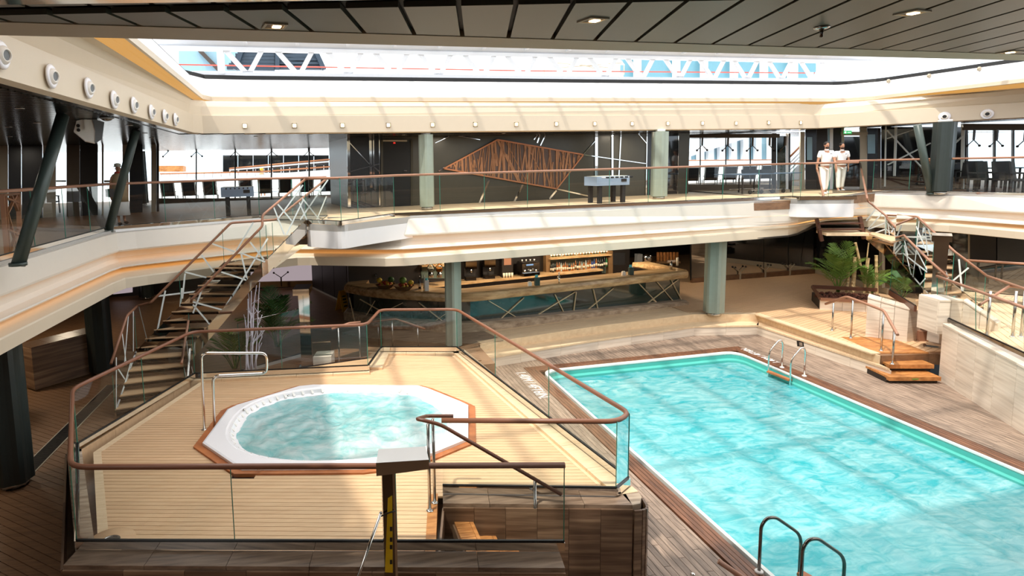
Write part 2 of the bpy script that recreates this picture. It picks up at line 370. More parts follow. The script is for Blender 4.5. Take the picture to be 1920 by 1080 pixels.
part('roof_lip', L([(.95, 7.24, .02), (1, 7.25), (1, 7.37), (1, 7.40, .05)]), 'cream_paint', roofb)
part('roof_upstand', L([(1, 7.40, .05), (1, 7.62, .16), (1, 7.92, .32)]), 'gloss_white', roofb, label='glossy white sloping upstand below the skylight')
part('roof_ledge', L([(1, 7.92, .32), (1, 7.93, .40), (1, 8.06, .44), (1, 8.07, 1.3)]), 'ceiling_dark', roofb)
# gallery ceilings
_ra, _rb, _rc, _rd = G(1292,357,3.8), G(1500,355,3.8), G(1650,354,3.8), G(1812,354,3.8)
OUTS = [(26.5, 13.0), (34, 12.4), (34, 34), (-15, 34), (-15, 4.4)]
OUTR = [(26.5, 13.0), (34, 12.4), (34, 20), (_rd.x+.8, _rd.y+.5), (_rc.x+.3, _rc.y+.6), (_rb.x, _rb.y+.5), (_ra.x, _ra.y+.5), (_ra.x-.5, _ra.y+3), (1.5, 31.8), (-15, 29.9), (-15, 4.4)]
cg = struct('ceiling_gallery', MB().prism([(p.x, p.y) for p in rring(0, 6.25, .12)]+OUTR, 6.24, 6.4), 'ceiling_gloss', 'dark glossy metal ceiling over the upper deck')
sl_ = MB()
for k in range(150):
    y = 4.6+k*.17
    if y < 30: sl_.b2((-14.5, y, 6.225), (-3.65 if y < 17.6 else -3.4+(y-17.6)*3.4, y+.13, 6.24))
part('ceiling_slats', sl_, 'ceiling_gloss', cg, kind='stuff')
struct('ceiling_roof_shell', MB().prism([(p.x, p.y) for p in rring(1, 8, 1.2)]+OUTS, 7.9, 8.04), 'ship_white', 'roof deck outside the skylight')
# near ceiling (over the photographer)
A0 = G(867, 68, 6.25); sd = (G(1837, 99, 6.25)-G(143, 45, 6.25)).normalized(); ax = (ray(898, 303)); ax = Vector((ax.x, ax.y, 0)).normalized()
nc = struct('ceiling_near', label='grey metal plank ceiling above the near gallery')
for k in range(-12, 22):
    p = A0+sd*(.4215*k+.02); q = A0+sd*(.4215*(k+1)-.02)
    def lim(pt):   # distance back to the steel strip
        return pt - ax*max(.12, 1.0+(pt.x-1.28)*.245)
    part('ceiling_panel', MB().prism([tuple(p[:2]), tuple(q[:2]), tuple(lim(q)[:2]), tuple(lim(p)[:2])], 6.25, 6.29), 'ceiling_panel', nc)
    a1, b1 = lim(p)-ax*.20, lim(q)-ax*.20
    part('ceiling_panel', MB().prism([tuple(a1[:2]), tuple(b1[:2]), tuple((b1-ax*7)[:2]), tuple((a1-ax*7)[:2])], 6.25, 6.29), 'ceiling_panel', nc)
p0, p1 = A0+sd*(-.4215*12), A0+sd*(.4215*21)
part('steel_strip', MB().prism([tuple(lim(p0)[:2]), tuple(lim(p1)[:2]), tuple((lim(p1)-ax*.17)[:2]), tuple((lim(p0)-ax*.17)[:2])], 6.24, 6.29), 'chrome', nc, label='polished steel strip')
part('ceiling_backing', MB().prism([tuple((p0-ax*8)[:2]), tuple((p1-ax*8)[:2]), tuple(p1[:2]), tuple(p0[:2])], 6.30, 6.5), 'ceiling_dark', nc)
o0, o1 = G(0, 62, 6.25), G(1920, 111, 6.25); od = (o1-o0).normalized(); o0 -= od*3; o1 += od*2
ed = MB().prism([tuple((p0+ax*.0)[:2]), tuple((p1)[:2]), tuple(o1[:2]), tuple(o0[:2])], 6.245, 6.35)
ed.prism([tuple(o0[:2]), tuple(o1[:2]), tuple((o1+ax*.06)[:2]), tuple((o0+ax*.06)[:2])], 6.245, 7.6)
part('edge_trim', ed, 'beige_trim', nc, label='beige trim along the ceiling edge')
def on_panel(px, py): return G(px, py, 6.25)
an = math.atan2(sd.y, sd.x)
DL = [(515,48,'left of four, near the cream band corner'),(1112,37,'second, above the middle of the roof truss'),(1710,23,'third, beside the sprinkler'),(1893,97,'rightmost, at the ceiling edge')]
dl0 = None
for px, py, t in DL:
    p = on_panel(px, py)
    r = thing('downlight', 'square recessed ceiling spotlight in grey panel ceiling, '+t, 'light', (p.x, p.y, 6.25), an+.1, 'spotlights in the near ceiling')
    for s in (-1, 1):
        part('bezel', MB().box((s*.075, 0, -.004), (.02, .17, .012)), 'beige_trim', r, local=True); part('bezel', MB().box((0, s*.075, -.004), (.13, .02, .012)), 'beige_trim', r, local=True)
    part('reflector', MB().box((0, 0, -.001), (.13, .13, .008)), 'brown_trim', r, local=True)
    part('lamp', MB().box((.015, 0, -.009), (.06, .06, .008)), 'lamp_warm', r, local=True)
p = on_panel(1541, 50); r = thing('sprinkler', 'small steel ceiling sprinkler head hanging from the grey panels', 'sprinkler', (p.x, p.y, 6.25))
part('escutcheon', MB().lathe([(.045, -.02), (.06, -.012), (.06, 0), (.05, 0)], n=16), 'steel', r, local=True); part('nozzle', MB().lathe([(.004, -.09), (.014, -.085), (.012, -.05), (.02, -.02)], n=10), 'dark_chrome', r, local=True)
# lower floor
FE = [G(900,645,0), G(1120,612,0), G(1300,590,0), G(1423,590,0), G(1650,666,0)]
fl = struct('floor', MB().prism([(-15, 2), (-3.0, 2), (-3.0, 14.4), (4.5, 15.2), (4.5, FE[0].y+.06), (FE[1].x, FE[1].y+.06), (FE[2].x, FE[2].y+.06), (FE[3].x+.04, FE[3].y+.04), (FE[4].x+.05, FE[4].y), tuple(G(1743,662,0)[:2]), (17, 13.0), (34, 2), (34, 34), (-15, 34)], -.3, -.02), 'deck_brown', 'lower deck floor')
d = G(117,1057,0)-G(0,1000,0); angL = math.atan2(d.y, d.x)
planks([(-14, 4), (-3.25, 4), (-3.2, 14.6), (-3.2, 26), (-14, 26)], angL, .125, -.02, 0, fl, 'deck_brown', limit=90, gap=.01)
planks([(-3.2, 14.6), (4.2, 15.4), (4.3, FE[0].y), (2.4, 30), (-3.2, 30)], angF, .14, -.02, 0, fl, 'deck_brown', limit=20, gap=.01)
planks([(FE[2].x, FE[2].y+.2), (FE[3].x+.05, FE[3].y+.15), tuple(G(1648,661,0)[:2]), tuple(G(1743,659,0)[:2]), (33, 10), (33, 31), (12.3, 31)], .42, .14, -.02, 0, fl, 'teak', limit=60, gap=.01)
for i in (0, 1):
    a, b = FE[i], FE[i+1]; planks([(a.x, a.y+.2), (b.x, b.y+.2), (b.x-.2, b.y+2.6), (a.x-.2, a.y+2.6)], math.atan2(b.y-a.y, b.x-a.x), .2, -.02, 0, fl, 'teak_pale', limit=14, gap=.01)
# pool deck
pdk = struct('floor_pool', label='dark timber pool deck')
PW0, PW1, PY0, PY1 = 5.97, 12.30, 1.5, 15.95
PP = [(PW0, PY0), (PW1+.15, PY0), (PW1-.1, PY1+.35), (PW0+.05, PY1-.15)]
PPo = [(PW0-.38, PY0-.4), (PW1+.6, PY0-.4), (PW1+.35, PY1+.85), (PW0-.35, PY1+.28)]
DKP = [(2.0, 1.0), (16.2, 1.0), (15.9, 13.4), (14.2, 13.2), (14.35, 17.4), (13.9, 18.25), (12.2, 18.6), (3.6, 16.6)]
part('deck_base', MB().prism([(0,1),(5.6,1),(5.6,16.2),(3.6,16.7),(0,16.7)], -.8, -.6).prism([(12.9,1),(16.2,1),(16,13.4),(14.6,18.3),(12.7,18.5)], -.8, -.6).prism([(5.6,16.15),(12.8,16.6),(14.4,18.3),(12,18.7),(3.6,16.8)], -.8, -.6), 'bar_dark', pdk)
# boards run along the pool; split in four convex strips round the basin
kw = dict(gap=.008, seg=1.3)
planks([(2.9, 1.0), (PPo[0][0], 1.0), (PPo[3][0], PPo[3][1]), (3.6, 16.4)], math.pi/2, .105, -.6, -.55, pdk, 'pool_plank', limit=170, **kw)
planks([(PPo[1][0], 3), (16.0, 3), (15.8, 13.4), (14.0, 13.3), (14.3, 17.4), (13.8, 18.2), (PPo[2][0], PPo[2][1])], math.pi/2, .105, -.6, -.55, pdk, 'pool_plank', limit=110, **kw)
planks([(3.6, 16.4), (PPo[3][0], PPo[3][1]), (PPo[2][0], PPo[2][1]), (13.8, 18.2), (12.2, 18.5), (4.4, 16.9)], math.pi/2, .105, -.6, -.55, pdk, 'pool_plank', limit=60, **kw)
for a, b in ((0, 3), (3, 2), (2, 1)):
    for k in range(4):
        t0, t1 = k/4+.02, (k+1)/4-.01
        f = lambda i, t: (lerp(PP[i][0], PPo[i][0], .18+.8*t), lerp(PP[i][1], PPo[i][1], .18+.8*t))
        part('plank', MB().prism([f(a, t0), f(b, t0), f(b, t1), f(a, t1)], -.6, -.545), 'pool_plank_border', pdk)
# pool basin
pool = struct('floor_pool_basin', label='turquoise swimming pool basin')
rim = roundp([(*p, -.53) for p in PP], .45, 6, closed=True)
inn = [Vector((p.x+(9.1-p.x)*.012, p.y+(9-p.y)*.012, p.z)) for p in rim]
inn2 = [Vector((p.x+(9.1-p.x)*.035, p.y+(9-p.y)*.03, p.z)) for p in rim]
cl = lambda r, z: [Vector((q.x, q.y, z)) for q in r]+[Vector((r[0].x, r[0].y, z))]
out_ = [Vector((p.x-(9.1-p.x)*.008, p.y-(9-p.y)*.008, p.z)) for p in rim]
part('pool_rim', MB().loft([cl(out_, -.6), cl(out_, -.525), cl(inn, -.525), cl(inn, -.58)]), 'pool_rim', pool, label='white rim round the pool')
part('gutter', MB().loft([cl(inn, -.56), cl(inn, -.68), cl(inn2, -.70), cl(inn2, -.80), cl(inn2, -2.6)]), 'gutter_teal', pool, label='teal overflow gutter')
part('pool_floor', MB().add([Vector((p.x, p.y, -2.2)) for p in inn2], [tuple(range(len(inn2)))]), 'pool_tile', pool)

struct('floor_light_block', MB().b2((-40, -12, -3.4), (60, 95, -3.2)), 'bar_dark', 'added dark plane far below, blocking light from beneath')  # added unseen plane that stops sky light leaking up from below
struct('floor_entry', MB().b2((-3.05, .8, -.62), (5.7, 7.2, -.57)), 'deck_brown', 'brown deck in front of the whirlpool platform')
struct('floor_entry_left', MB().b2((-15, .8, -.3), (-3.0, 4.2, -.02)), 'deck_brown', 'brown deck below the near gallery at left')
struct('wall_near_side', MB().b2((16.2, .8, -.6), (34, 8.4, -.3)), 'travertine', 'stone floor right of the pool deck')
# ================================================================= WATER
def WATER(name, deep, pale, foam_ripple_span, scl, rough=.06):
    m, t, b = base(name); b.inputs['Roughness'].default_value = rough; b.inputs['Specular IOR Level'].default_value = .6
    tc = t.nodes.new('ShaderNodeTexCoord'); mp = t.nodes.new('ShaderNodeMapping'); mp.inputs['Scale'].default_value = scl
    n0 = t.nodes.new('ShaderNodeTexNoise'); n0.inputs['Scale'].default_value = 1; n0.inputs['Detail'].default_value = 8; n0.inputs['Roughness'].default_value = .62; n0.inputs['Distortion'].default_value = 1.3
    n1 = t.nodes.new('ShaderNodeTexNoise'); n1.inputs['Scale'].default_value = .32; n1.inputs['Detail'].default_value = 2
    t.links.new(tc.outputs['Object'], mp.inputs[0]); t.links.new(mp.outputs[0], n0.inputs[0]); t.links.new(tc.outputs['Object'], n1.inputs[0])
    a = t.nodes.new('ShaderNodeMath'); a.operation = 'MULTIPLY_ADD'; a.inputs[1].default_value = .55
    t.links.new(n1.outputs['Fac'], a.inputs[0]); t.links.new(n0.outputs['Fac'], a.inputs[2])
    r = t.nodes.new('ShaderNodeValToRGB'); e = r.color_ramp.elements; e[0].position = foam_ripple_span[0]; e[1].position = foam_ripple_span[1]; e[0].color = lin(*deep); e[1].color = (*lin(*pale)[:3], 1)  # bubbly paleness and bright ripple light put into the water colour
    t.links.new(a.outputs[0], r.inputs[0]); t.links.new(r.outputs[0], b.inputs['Base Color'])
    bp = t.nodes.new('ShaderNodeBump'); bp.inputs['Strength'].default_value = .5; bp.inputs['Distance'].default_value = .04
    t.links.new(n0.outputs['Fac'], bp.inputs['Height']); t.links.new(bp.outputs[0], b.inputs['Normal'])
    tr = t.nodes.new('ShaderNodeBsdfTransparent'); tr.inputs[0].default_value = (.55, .93, .95, 1)
    mx = t.nodes.new('ShaderNodeMixShader'); mx.inputs[0].default_value = .62
    t.links.new(tr.outputs[0], mx.inputs[1]); t.links.new(b.outputs[0], mx.inputs[2]); t.links.new(mx.outputs[0], t.nodes['Material Output'].inputs[0])
    return m
WATER('pool_water', (46, 174, 186), (180, 226, 228), (.60, 1.0), (1.9, 4.2, 1))
WATER('tub_water', (120, 204, 206), (222, 242, 242), (.58, .92), (1.9, 1.9, 1), .1)
def sheet(poly, z, nx, ny, amp, fr, seed):
    """rippled surface clipped to a convex outline"""
    cx = sum(p[0] for p in poly)/len(poly); cy = sum(p[1] for p in poly)/len(poly); K = len(poly); vs = []; fs = []
    from mathutils import noise
    per = []
    for i in range(nx):
        s = i/nx*K; k = int(s) % K; t = s-int(s); per.append((lerp(poly[k][0], poly[(k+1) % K][0], t), lerp(poly[k][1], poly[(k+1) % K][1], t)))
    for j in range(ny+1):
        for i in range(nx):
            x = lerp(cx, per[i][0], j/ny); y = lerp(cy, per[i][1], j/ny)
            h = noise.fractal(Vector((x*fr[0], y*fr[1], seed)), .7, 2.1, 4)*amp; vs.append((x, y, z+h*(1 if j < ny else .3)))
    for j in range(ny):
        for i in range(nx): fs.append((j*nx+i, (j+1)*nx+i, (j+1)*nx+(i+1) % nx, j*nx+(i+1) % nx))
    m = MB(); m.add(vs, fs, True); return m
single('pool_water', sheet([(p.x, p.y) for p in inn2], -.76, 220, 160, .035, (1.7, 1.0), 3), 'pool_water', 'rippled turquoise water filling the large rectangular swimming pool', 'water')['kind'] = 'thing'
# ================================================================= WHIRLPOOL PLATFORM
plat = struct('floor_platform', label='raised teak platform round the whirlpool tub')
FL, FR = G(145,1022,.62), G(1195,920,.62)
BL, BR = G(365,705,.62), G(857,655,.62); BM1, BM0 = G(715,655,.62), G(690,690,.62)
ST0, ST1 = G(822,940,.55), G(822,1030,.55)          # notch for the platform steps
CF0, CF1 = G(118,1060,.55), G(1060,1065,.55)
fd = (CF1-CF0).normalized(); fn = Vector((-fd.y, fd.x, 0))
SA, SB = G(829,948,.5), G(822,1023,.5); sdn = (SB-SA).normalized()   # edge of the floor beside the steps
_k = ((CF0.x-SA.x)*fd.y-(CF0.y-SA.y)*fd.x)/(sdn.x*fd.y-sdn.y*fd.x)
N0 = SA+sdn*_k                                       # where that edge meets the front line
NB = SA-sdn*.02; NB.z = 0; NR = G(1215,940,.55)
PO = [(CF0.x, CF0.y), (N0.x, N0.y), (NB.x, NB.y-.05), (NR.x-.25, NR.y-.05), (NR.x, NR.y+.25), (BR.x+.22, BR.y+.18), (BM1.x-.05, BM1.y+.2), (BM0.x+.05, BM0.y+.22), (BL.x-.2, BL.y+.25)]
MO = G(148,838,.62); MO = (MO.x-.2, MO.y); PO.append(MO)
tub_o = [G(*q, .5) for q in [(380,838),(430,770),(570,727),(790,729),(878,765),(878,830),(800,862),(700,884),(450,886)]]
ct = Vector((sum(p.x for p in tub_o)/9, sum(p.y for p in tub_o)/9, .5))
teak_o = [ct+(p-ct)*1.06 for p in tub_o]
part('platform_core', MB().prism([(p[0], p[1]) for p in PO], -.55, .2), 'travertine_shaded', plat)
# coping kerbs under the glass
def kerb(a, b, wd, z0, z1, n, m='travertine_top', side=1):
    a, b = V3(a), V3(b); d = (b-a).normalized(); nn = Vector((-d.y, d.x, 0))*side
    for k in range(n):
        p, q = a.lerp(b, k/n)+d*.003, a.lerp(b, (k+1)/n)-d*.003
        part('coping_stone', MB().prism([tuple(p[:2]), tuple(q[:2]), tuple((q+nn*wd)[:2]), tuple((p+nn*wd)[:2])], z0, z1), m, plat)
kerb((PO[0][0], PO[0][1]), (CF1.x, CF1.y), .30, .2, .55, 6, m='travertine_kerb')
kerb((CF0.x+.01, CF0.y+.35), MO, .22, .2, .55, 4, m='travertine_top', side=-1)
kerb(MO, (PO[8][0], PO[8][1]), .22, .2, .55, 4, m='teak', side=-1)  # teak colour stands in for deck planks mirrored in the steel channel
kerb((PO[2][0], PO[2][1]), (PO[3][0], PO[3][1]), .30, .2, .55, 4, m='travertine_kerb')
kerb((PO[4][0], PO[4][1]), (PO[5][0], PO[5][1]), .34, .2, .555, 9, m='teak_pale')
part('coping_stone', MB().prism([(PO[3][0], PO[3][1]), (PO[3][0]+.12, PO[3][1]+.02), (PO[4][0]-.02, PO[4][1]-.12), (PO[4][0], PO[4][1]), (PO[4][0]-.34, PO[4][1]), (PO[3][0], PO[3][1]+.3)], .2, .55), 'travertine_top', plat)
kerb((PO[5][0], PO[5][1]), (PO[6][0], PO[6][1]), .32, .2, .555, 3, m='teak_pale')
kerb((PO[6][0], PO[6][1]), (PO[7][0], PO[7][1]), .30, .2, .56, 2, m='teak_pale')
kerb((PO[7][0], PO[7][1]), (PO[8][0], PO[8][1]), .34, .2, .555, 5, m='teak_pale')
part('coping_stone', MB().prism([tuple((N0+fn*.3)[:2]), (NB.x, NB.y+.3), (NB.x-.14, NB.y+.3), (N0.x-.14, N0.y+.02)], .2, .503), 'teak_warm', plat)
# planked floor
flp = [(CF0.x+.30, CF0.y+.30), (N0.x-.10, N0.y+.30), (N0.x+.25, NB.y+.27), (NR.x-.40, NR.y+.28), (BR.x-.12, BR.y-.16), (BM1.x+.25, BM1.y-.16), (BL.x+.12, BL.y-.12)]
MI = (MO[0]+.42, MO[1]); flp_l = (flp[0][0]+(MI[0]-flp[0][0])*.5, flp[0][1]+(MI[1]-flp[0][1])*.5)
dpl = G(700,953,.5)-G(150,950,.5); angP = math.atan2(dpl.y, dpl.x)
def hull(pts):
    pts = sorted(set(pts)); cr = lambda o, a, b: (a[0]-o[0])*(b[1]-o[1])-(a[1]-o[1])*(b[0]-o[0]); lo = []; hi = []
    for p in pts:
        while len(lo) > 1 and cr(lo[-2], lo[-1], p) <= 0: lo.pop()
        lo.append(p)
    for p in pts[::-1]:
        while len(hi) > 1 and cr(hi[-2], hi[-1], p) <= 0: hi.pop()
        hi.append(p)
    return lo[:-1]+hi[:-1]
part('floor_membrane', MB().prism([PO[0], PO[1], PO[2]]+[(ct.x, ct.y-.4)], .2, .47).prism([(CF0.x+.2, CF0.y+.2), (ct.x, 8.6), (ct.x, 14), (BL.x, BL.y)], .2, .47) if False else MB().prism([flp[0], flp[1], (N0.x-.12, 8.6), tuple(tub_o[7][:2]), tuple(tub_o[8][:2]), tuple(tub_o[0][:2]), tuple(tub_o[1][:2]), (BL.x+.1, BL.y), MI], .2, .47), 'black_gasket', plat)
part('floor_membrane', MB().prism([tuple(tub_o[7][:2]), (N0.x-.12, 8.6), (NR.x-.3, 7.7), (BR.x-.1, BR.y-.1), (BM1.x, BM1.y), (BL.x+.1, BL.y), tuple(tub_o[1][:2]), tuple(tub_o[2][:2]), tuple(tub_o[3][:2]), tuple(tub_o[4][:2]), tuple(tub_o[5][:2]), tuple(tub_o[6][:2])], .2, .47), 'black_gasket', plat)
flA = [flp[0], flp[1], (N0.x-.12, NB.y+.27), (flp[3][0], flp[3][1]), flp[4], flp[5], flp[6]]
y0 = NB.y+.29
# split at the notch: boards left of it, then the full width behind it
def clip(poly, n, c):   # keep n.p <= c
    out = []
    for i in range(len(poly)):
        a, b = poly[i], poly[(i+1) % len(poly)]; da, db = n[0]*a[0]+n[1]*a[1]-c, n[0]*b[0]+n[1]*b[1]-c
        if da <= 0: out.append(a)
        if da*db < 0: t = da/(da-db); out.append((lerp(a[0], b[0], t), lerp(a[1], b[1], t)))
    return out
nv = (-math.sin(angP), math.cos(angP)); cc = nv[0]*N0.x+nv[1]*(y0)
full = [flp[0], (N0.x-.12, N0.y+.36), (NR.x-.40, N0.y), (NR.x-.40, NR.y+.28), flp[4], flp[5], flp[6]]
frontp = clip([flp[0], flp[1], (NB.x-.10-sdn.x*1.5, NB.y-sdn.y*1.5), flp_l], nv, cc)
backp = clip(hull([flp[0], MI, (NR.x-.36, NR.y+.28), flp[4], flp[5], flp[6]]), (-nv[0], -nv[1]), -cc)
th = [(p.x, p.y) for p in teak_o]
planks(frontp, angP, .098, .47, .5, plat, 'teak', holes=[th], gap=.009, limit=300)
planks(backp, angP, .098, .47, .5, plat, 'teak', holes=[th], gap=.009, limit=300)
# edge margins
part('margin_board', MB().prism([flp[0], (flp[0][0]+.13, flp[0][1]+.02), (MI[0]+.13, MI[1]), MI], .47, .503), 'teak_pale', plat)
part('margin_board', MB().prism([MI, (MI[0]+.13, MI[1]), (flp[6][0]+.13, flp[6][1]), flp[6]], .47, .503), 'teak_pale', plat)
part('margin_board', MB().prism([(NR.x-.40, NR.y+.28), (NR.x-.26, NR.y+.28), (BR.x-.02, BR.y-.1), (BR.x-.16, BR.y-.12)], .47, .503), 'teak_pale', plat)
# stone cladding tiles: faces to the right and at the steps
def clad(a, b, z0, z1, n, rows, m, par, th=.03, name='wall_tile', gap=.005):
    a, b = V3(a), V3(b); d = (b-a); nn = Vector((d.y, -d.x, 0)).normalized()
    for k in range(n):
        p, q = a.lerp(b, k/n), a.lerp(b, (k+1)/n); dd = (q-p).normalized()*gap/2; p, q = p+dd, q-dd
        for r in range(rows):
            za, zb = lerp(z0, z1, r/rows)+gap/2, lerp(z0, z1, (r+1)/rows)-gap/2
            part(name, MB().prism([tuple(p[:2]), tuple(q[:2]), tuple((q+nn*th)[:2]), tuple((p+nn*th)[:2])], za, zb), m, par)
clad(PO[2], PO[3], -.55, .5, 6, 1, 'travertine_shaded', plat)
cor = roundp([(PO[3][0], PO[3][1]-.03, 0), (PO[3][0]+.2, PO[3][1]-.03, 0), (PO[4][0]+.02, PO[4][1]-.02, 0), (PO[4][0]+.02, PO[4][1]+.1, 0)], .2, 3)
for p, q in zip(cor, cor[1:]): clad(p, q, -.55, .5, 1, 1, 'travertine_shaded', plat)
clad((PO[4][0], PO[4][1]+.1), PO[5], -.55, .5, 8, 1, 'travertine_shaded', plat)
clad(PO[0], (CF1.x, CF1.y), -.55, .5, 8, 1, 'travertine_shaded', plat)
part('kerb_wall', MB().prism([(N0.x, N0.y+.01), (CF1.x, CF1.y+.01), tuple((CF1+fn*.28)[:2]), tuple((N0+fn*.28)[:2])], -.55, .2), 'travertine_shaded', plat)
clad((N0.x, N0.y), (NB.x, NB.y), -.1, .46, 2, 1, 'travertine_shaded', plat)
clad((PO[8][0], PO[8][1]), MO, -.0, .5, 4, 1, 'travertine_shaded', plat); clad(MO, (PO[0][0], PO[0][1]), -.0, .5, 4, 1, 'travertine_shaded', plat)
# platform steps down to the pool deck
stp = thing('platform_steps', 'short flight of slatted teak steps leading down beside the whirlpool platform', 'steps', (NB.x+.6, NB.y-.6, -.55))
for k in range(4):
    z = .3-.2*k; x = NB.x+.10+k*.3
    part('riser', MB().b2((x+.02, N0.y+.40, -.5), (x+.28, NB.y-.1, z-.04)), 'travertine_shaded', stp)
    for j in range(9):
        ya = N0.y+.38+j*(NB.y-.08-N0.y-.38)/9
        part('tread_board', MB().b2((x+.045, ya+.004, z-.04), (x+.245, ya+(NB.y-.46-N0.y)/9-.004, z)), 'teak_warm', stp)
    part('tread_nosing', MB().b2((x+.25, N0.y+.38, z-.04), (x+.3, NB.y-.08, z)), 'teak_warm', stp)
# ================================================================= TUB
tub = thing('whirlpool_tub', 'white octagonal whirlpool bath sunk into the raised teak platform', 'whirlpool', (ct.x, ct.y, .2))
def sc_(k, z): return [Vector((ct.x+(p.x-ct.x)*k, ct.y+(p.y-ct.y)*k, z)) for p in tub_o]
NE = 48
def ell(k, z):
    # ellipse-like inner ring
    a = (max(p.x for p in tub_o)-min(p.x for p in tub_o))/2*.93*k; b = (max(p.y for p in tub_o)-min(p.y for p in tub_o))/2*.93*k
    mx_, my_ = (max(p.x for p in tub_o)+min(p.x for p in tub_o))/2, (max(p.y for p in tub_o)+min(p.y for p in tub_o))/2
    an_ = -.1; out = []
    for j in range(NE):
        t = 2*math.pi*j/NE; x = a*math.copysign(abs(math.cos(t))**.85, math.cos(t)); y = b*math.copysign(abs(math.sin(t))**.85, math.sin(t))
        out.append(Vector((mx_+x*math.cos(an_)-y*math.sin(an_), my_+x*math.sin(an_)+y*math.cos(an_), z)))
    return out
def res(poly, ref):
    # resample polygon at the angles of ref
    out = []
    for q in ref:
        d = Vector((q.x-ct.x, q.y-ct.y, 0)).normalized(); best = None
        for i in range(len(poly)):
            a, b = poly[i], poly[(i+1) % len(poly)]; e = b-a; den = d.x*e.y-d.y*e.x
            if abs(den) < 1e-9: continue
            t = ((a.x-ct.x)*e.y-(a.y-ct.y)*e.x)/den; s = ((a.x-ct.x)*d.y-(a.y-ct.y)*d.x)/den
            if t > 0 and -1e-6 <= s <= 1+1e-6: best = Vector((ct.x+d.x*t, ct.y+d.y*t, poly[0].z))
        out.append(best or q)
    return out
e1 = ell(.90, .57)
r0, r1, r2 = res(sc_(1.06, .47), e1), res(sc_(1.06, .53), e1), res(sc_(.985, .53), e1)
part('teak_surround', MB().loft([r0+[r0[0]], r1+[r1[0]], r2+[r2[0]]]), 'teak_rim', tub, label='varnished teak surround')
rr = [res(sc_(1.0, .50), e1), res(sc_(1.0, .575), e1), res(sc_(.985, .585), e1), ell(.93, .585), ell(.915, .57), ell(.89, .565), ell(.875, .50), ell(.84, .47), ell(.825, .40), ell(.80, .0)]
part('shell', MB().loft([r+[r[0]] for r in rr], smooth=False), 'tub_white', tub, label='glossy white moulded shell')
cush = MB()
for k in range(60):
    t = 2*math.pi*k/60
    i = k*NE/60; a = e1[int(i) % NE].lerp(e1[(int(i)+1) % NE], i-int(i)); c = Vector((a.x, a.y, .55)); b = ct.lerp(a, .965)
    cush.bar(Vector((a.x, a.y, .566)), Vector((b.x, b.y, .50)), .045, .02)
part('overflow_grille', cush, 'plastic_white', tub, kind='stuff')
part('water', sheet([(p.x, p.y) for p in ell(.855, .45)], .475, 144, 60, .05, (1.6, 1.6), 9), 'tub_water', tub, label='foaming pale water')
for k, q in enumerate([(541,742),(458,768),(485,879),(878,790)]):
    p = G(*q, .585); part('button', MB().lathe([(.03, 0), (.03, .012), (.012, .018)], (p.x, p.y, .58), 12), 'chrome', tub)
# drain in the platform
p = G(208,1014,.5); dr = thing('deck_drain', 'round steel floor drain set in an oval teak inlay at the near left platform corner', 'drain', (p.x, p.y, .5))
part('inlay', MB().lathe([(.30, .0), (.30, .004), (.01, .0045)], (0, 0, 0), 28), 'teak', dr, local=True)
part('flange', MB().lathe([(.115, .004), (.115, .010), (.10, .010), (.10, .005)], (0, 0, 0), 24), 'steel', dr, local=True)
for j in range(9): part('grate_bar', MB().box(((j-4)*.02, 0, .007), (.008, 2*math.sqrt(max(.001, .095**2-((j-4)*.02)**2)), .006)), 'dark_chrome', dr, local=True)
# ================================================================= SHELL WALLS
def wallbox(a, b, z0, z1, th=.2, side=1):
    a, b = V3(a), V3(b); d = (b-a).normalized(); n = Vector((-d.y, d.x, 0))*side*th
    return MB().prism([tuple(a[:2]), tuple(b[:2]), tuple((b+n)[:2]), tuple((a+n)[:2])], z0, z1)
struct('wall_left', MB().b2((-14.6, 2, -.3), (-14.4, 34, 3.5)).b2((-14.6, 2, 3.5), (-14.4, 24, 6.3)), 'wall_charcoal', 'far dark left wall')
struct('wall_front_lower', MB().b2((-14.5, 33.2, -.3), (-4, 33.5, 3.5)).b2((-.2, 31.5, -.3), (34, 31.7, 3.5)), 'bar_dark', 'dark rear wall of the lower deck')
struct('wall_right', MB().b2((31, 8, -.3), (31.2, 33, 3.5)), 'wall_charcoal', 'far dark right wall of the lower deck')
struct('wall_near', MB().b2((-15, -3.2, -1), (34, -3.0, 6.3)), 'wall_charcoal', 'dark wall behind the near gallery')
struct('floor_near', MB().b2((-15, -3, 3.6), (34, -.4, 3.8)), 'deck_brown', 'near gallery floor')
struct('wall_near_lower', MB().b2((-15, .6, -1), (34, .8, 3.6)), 'travertine_shaded', 'stone wall below the near gallery')
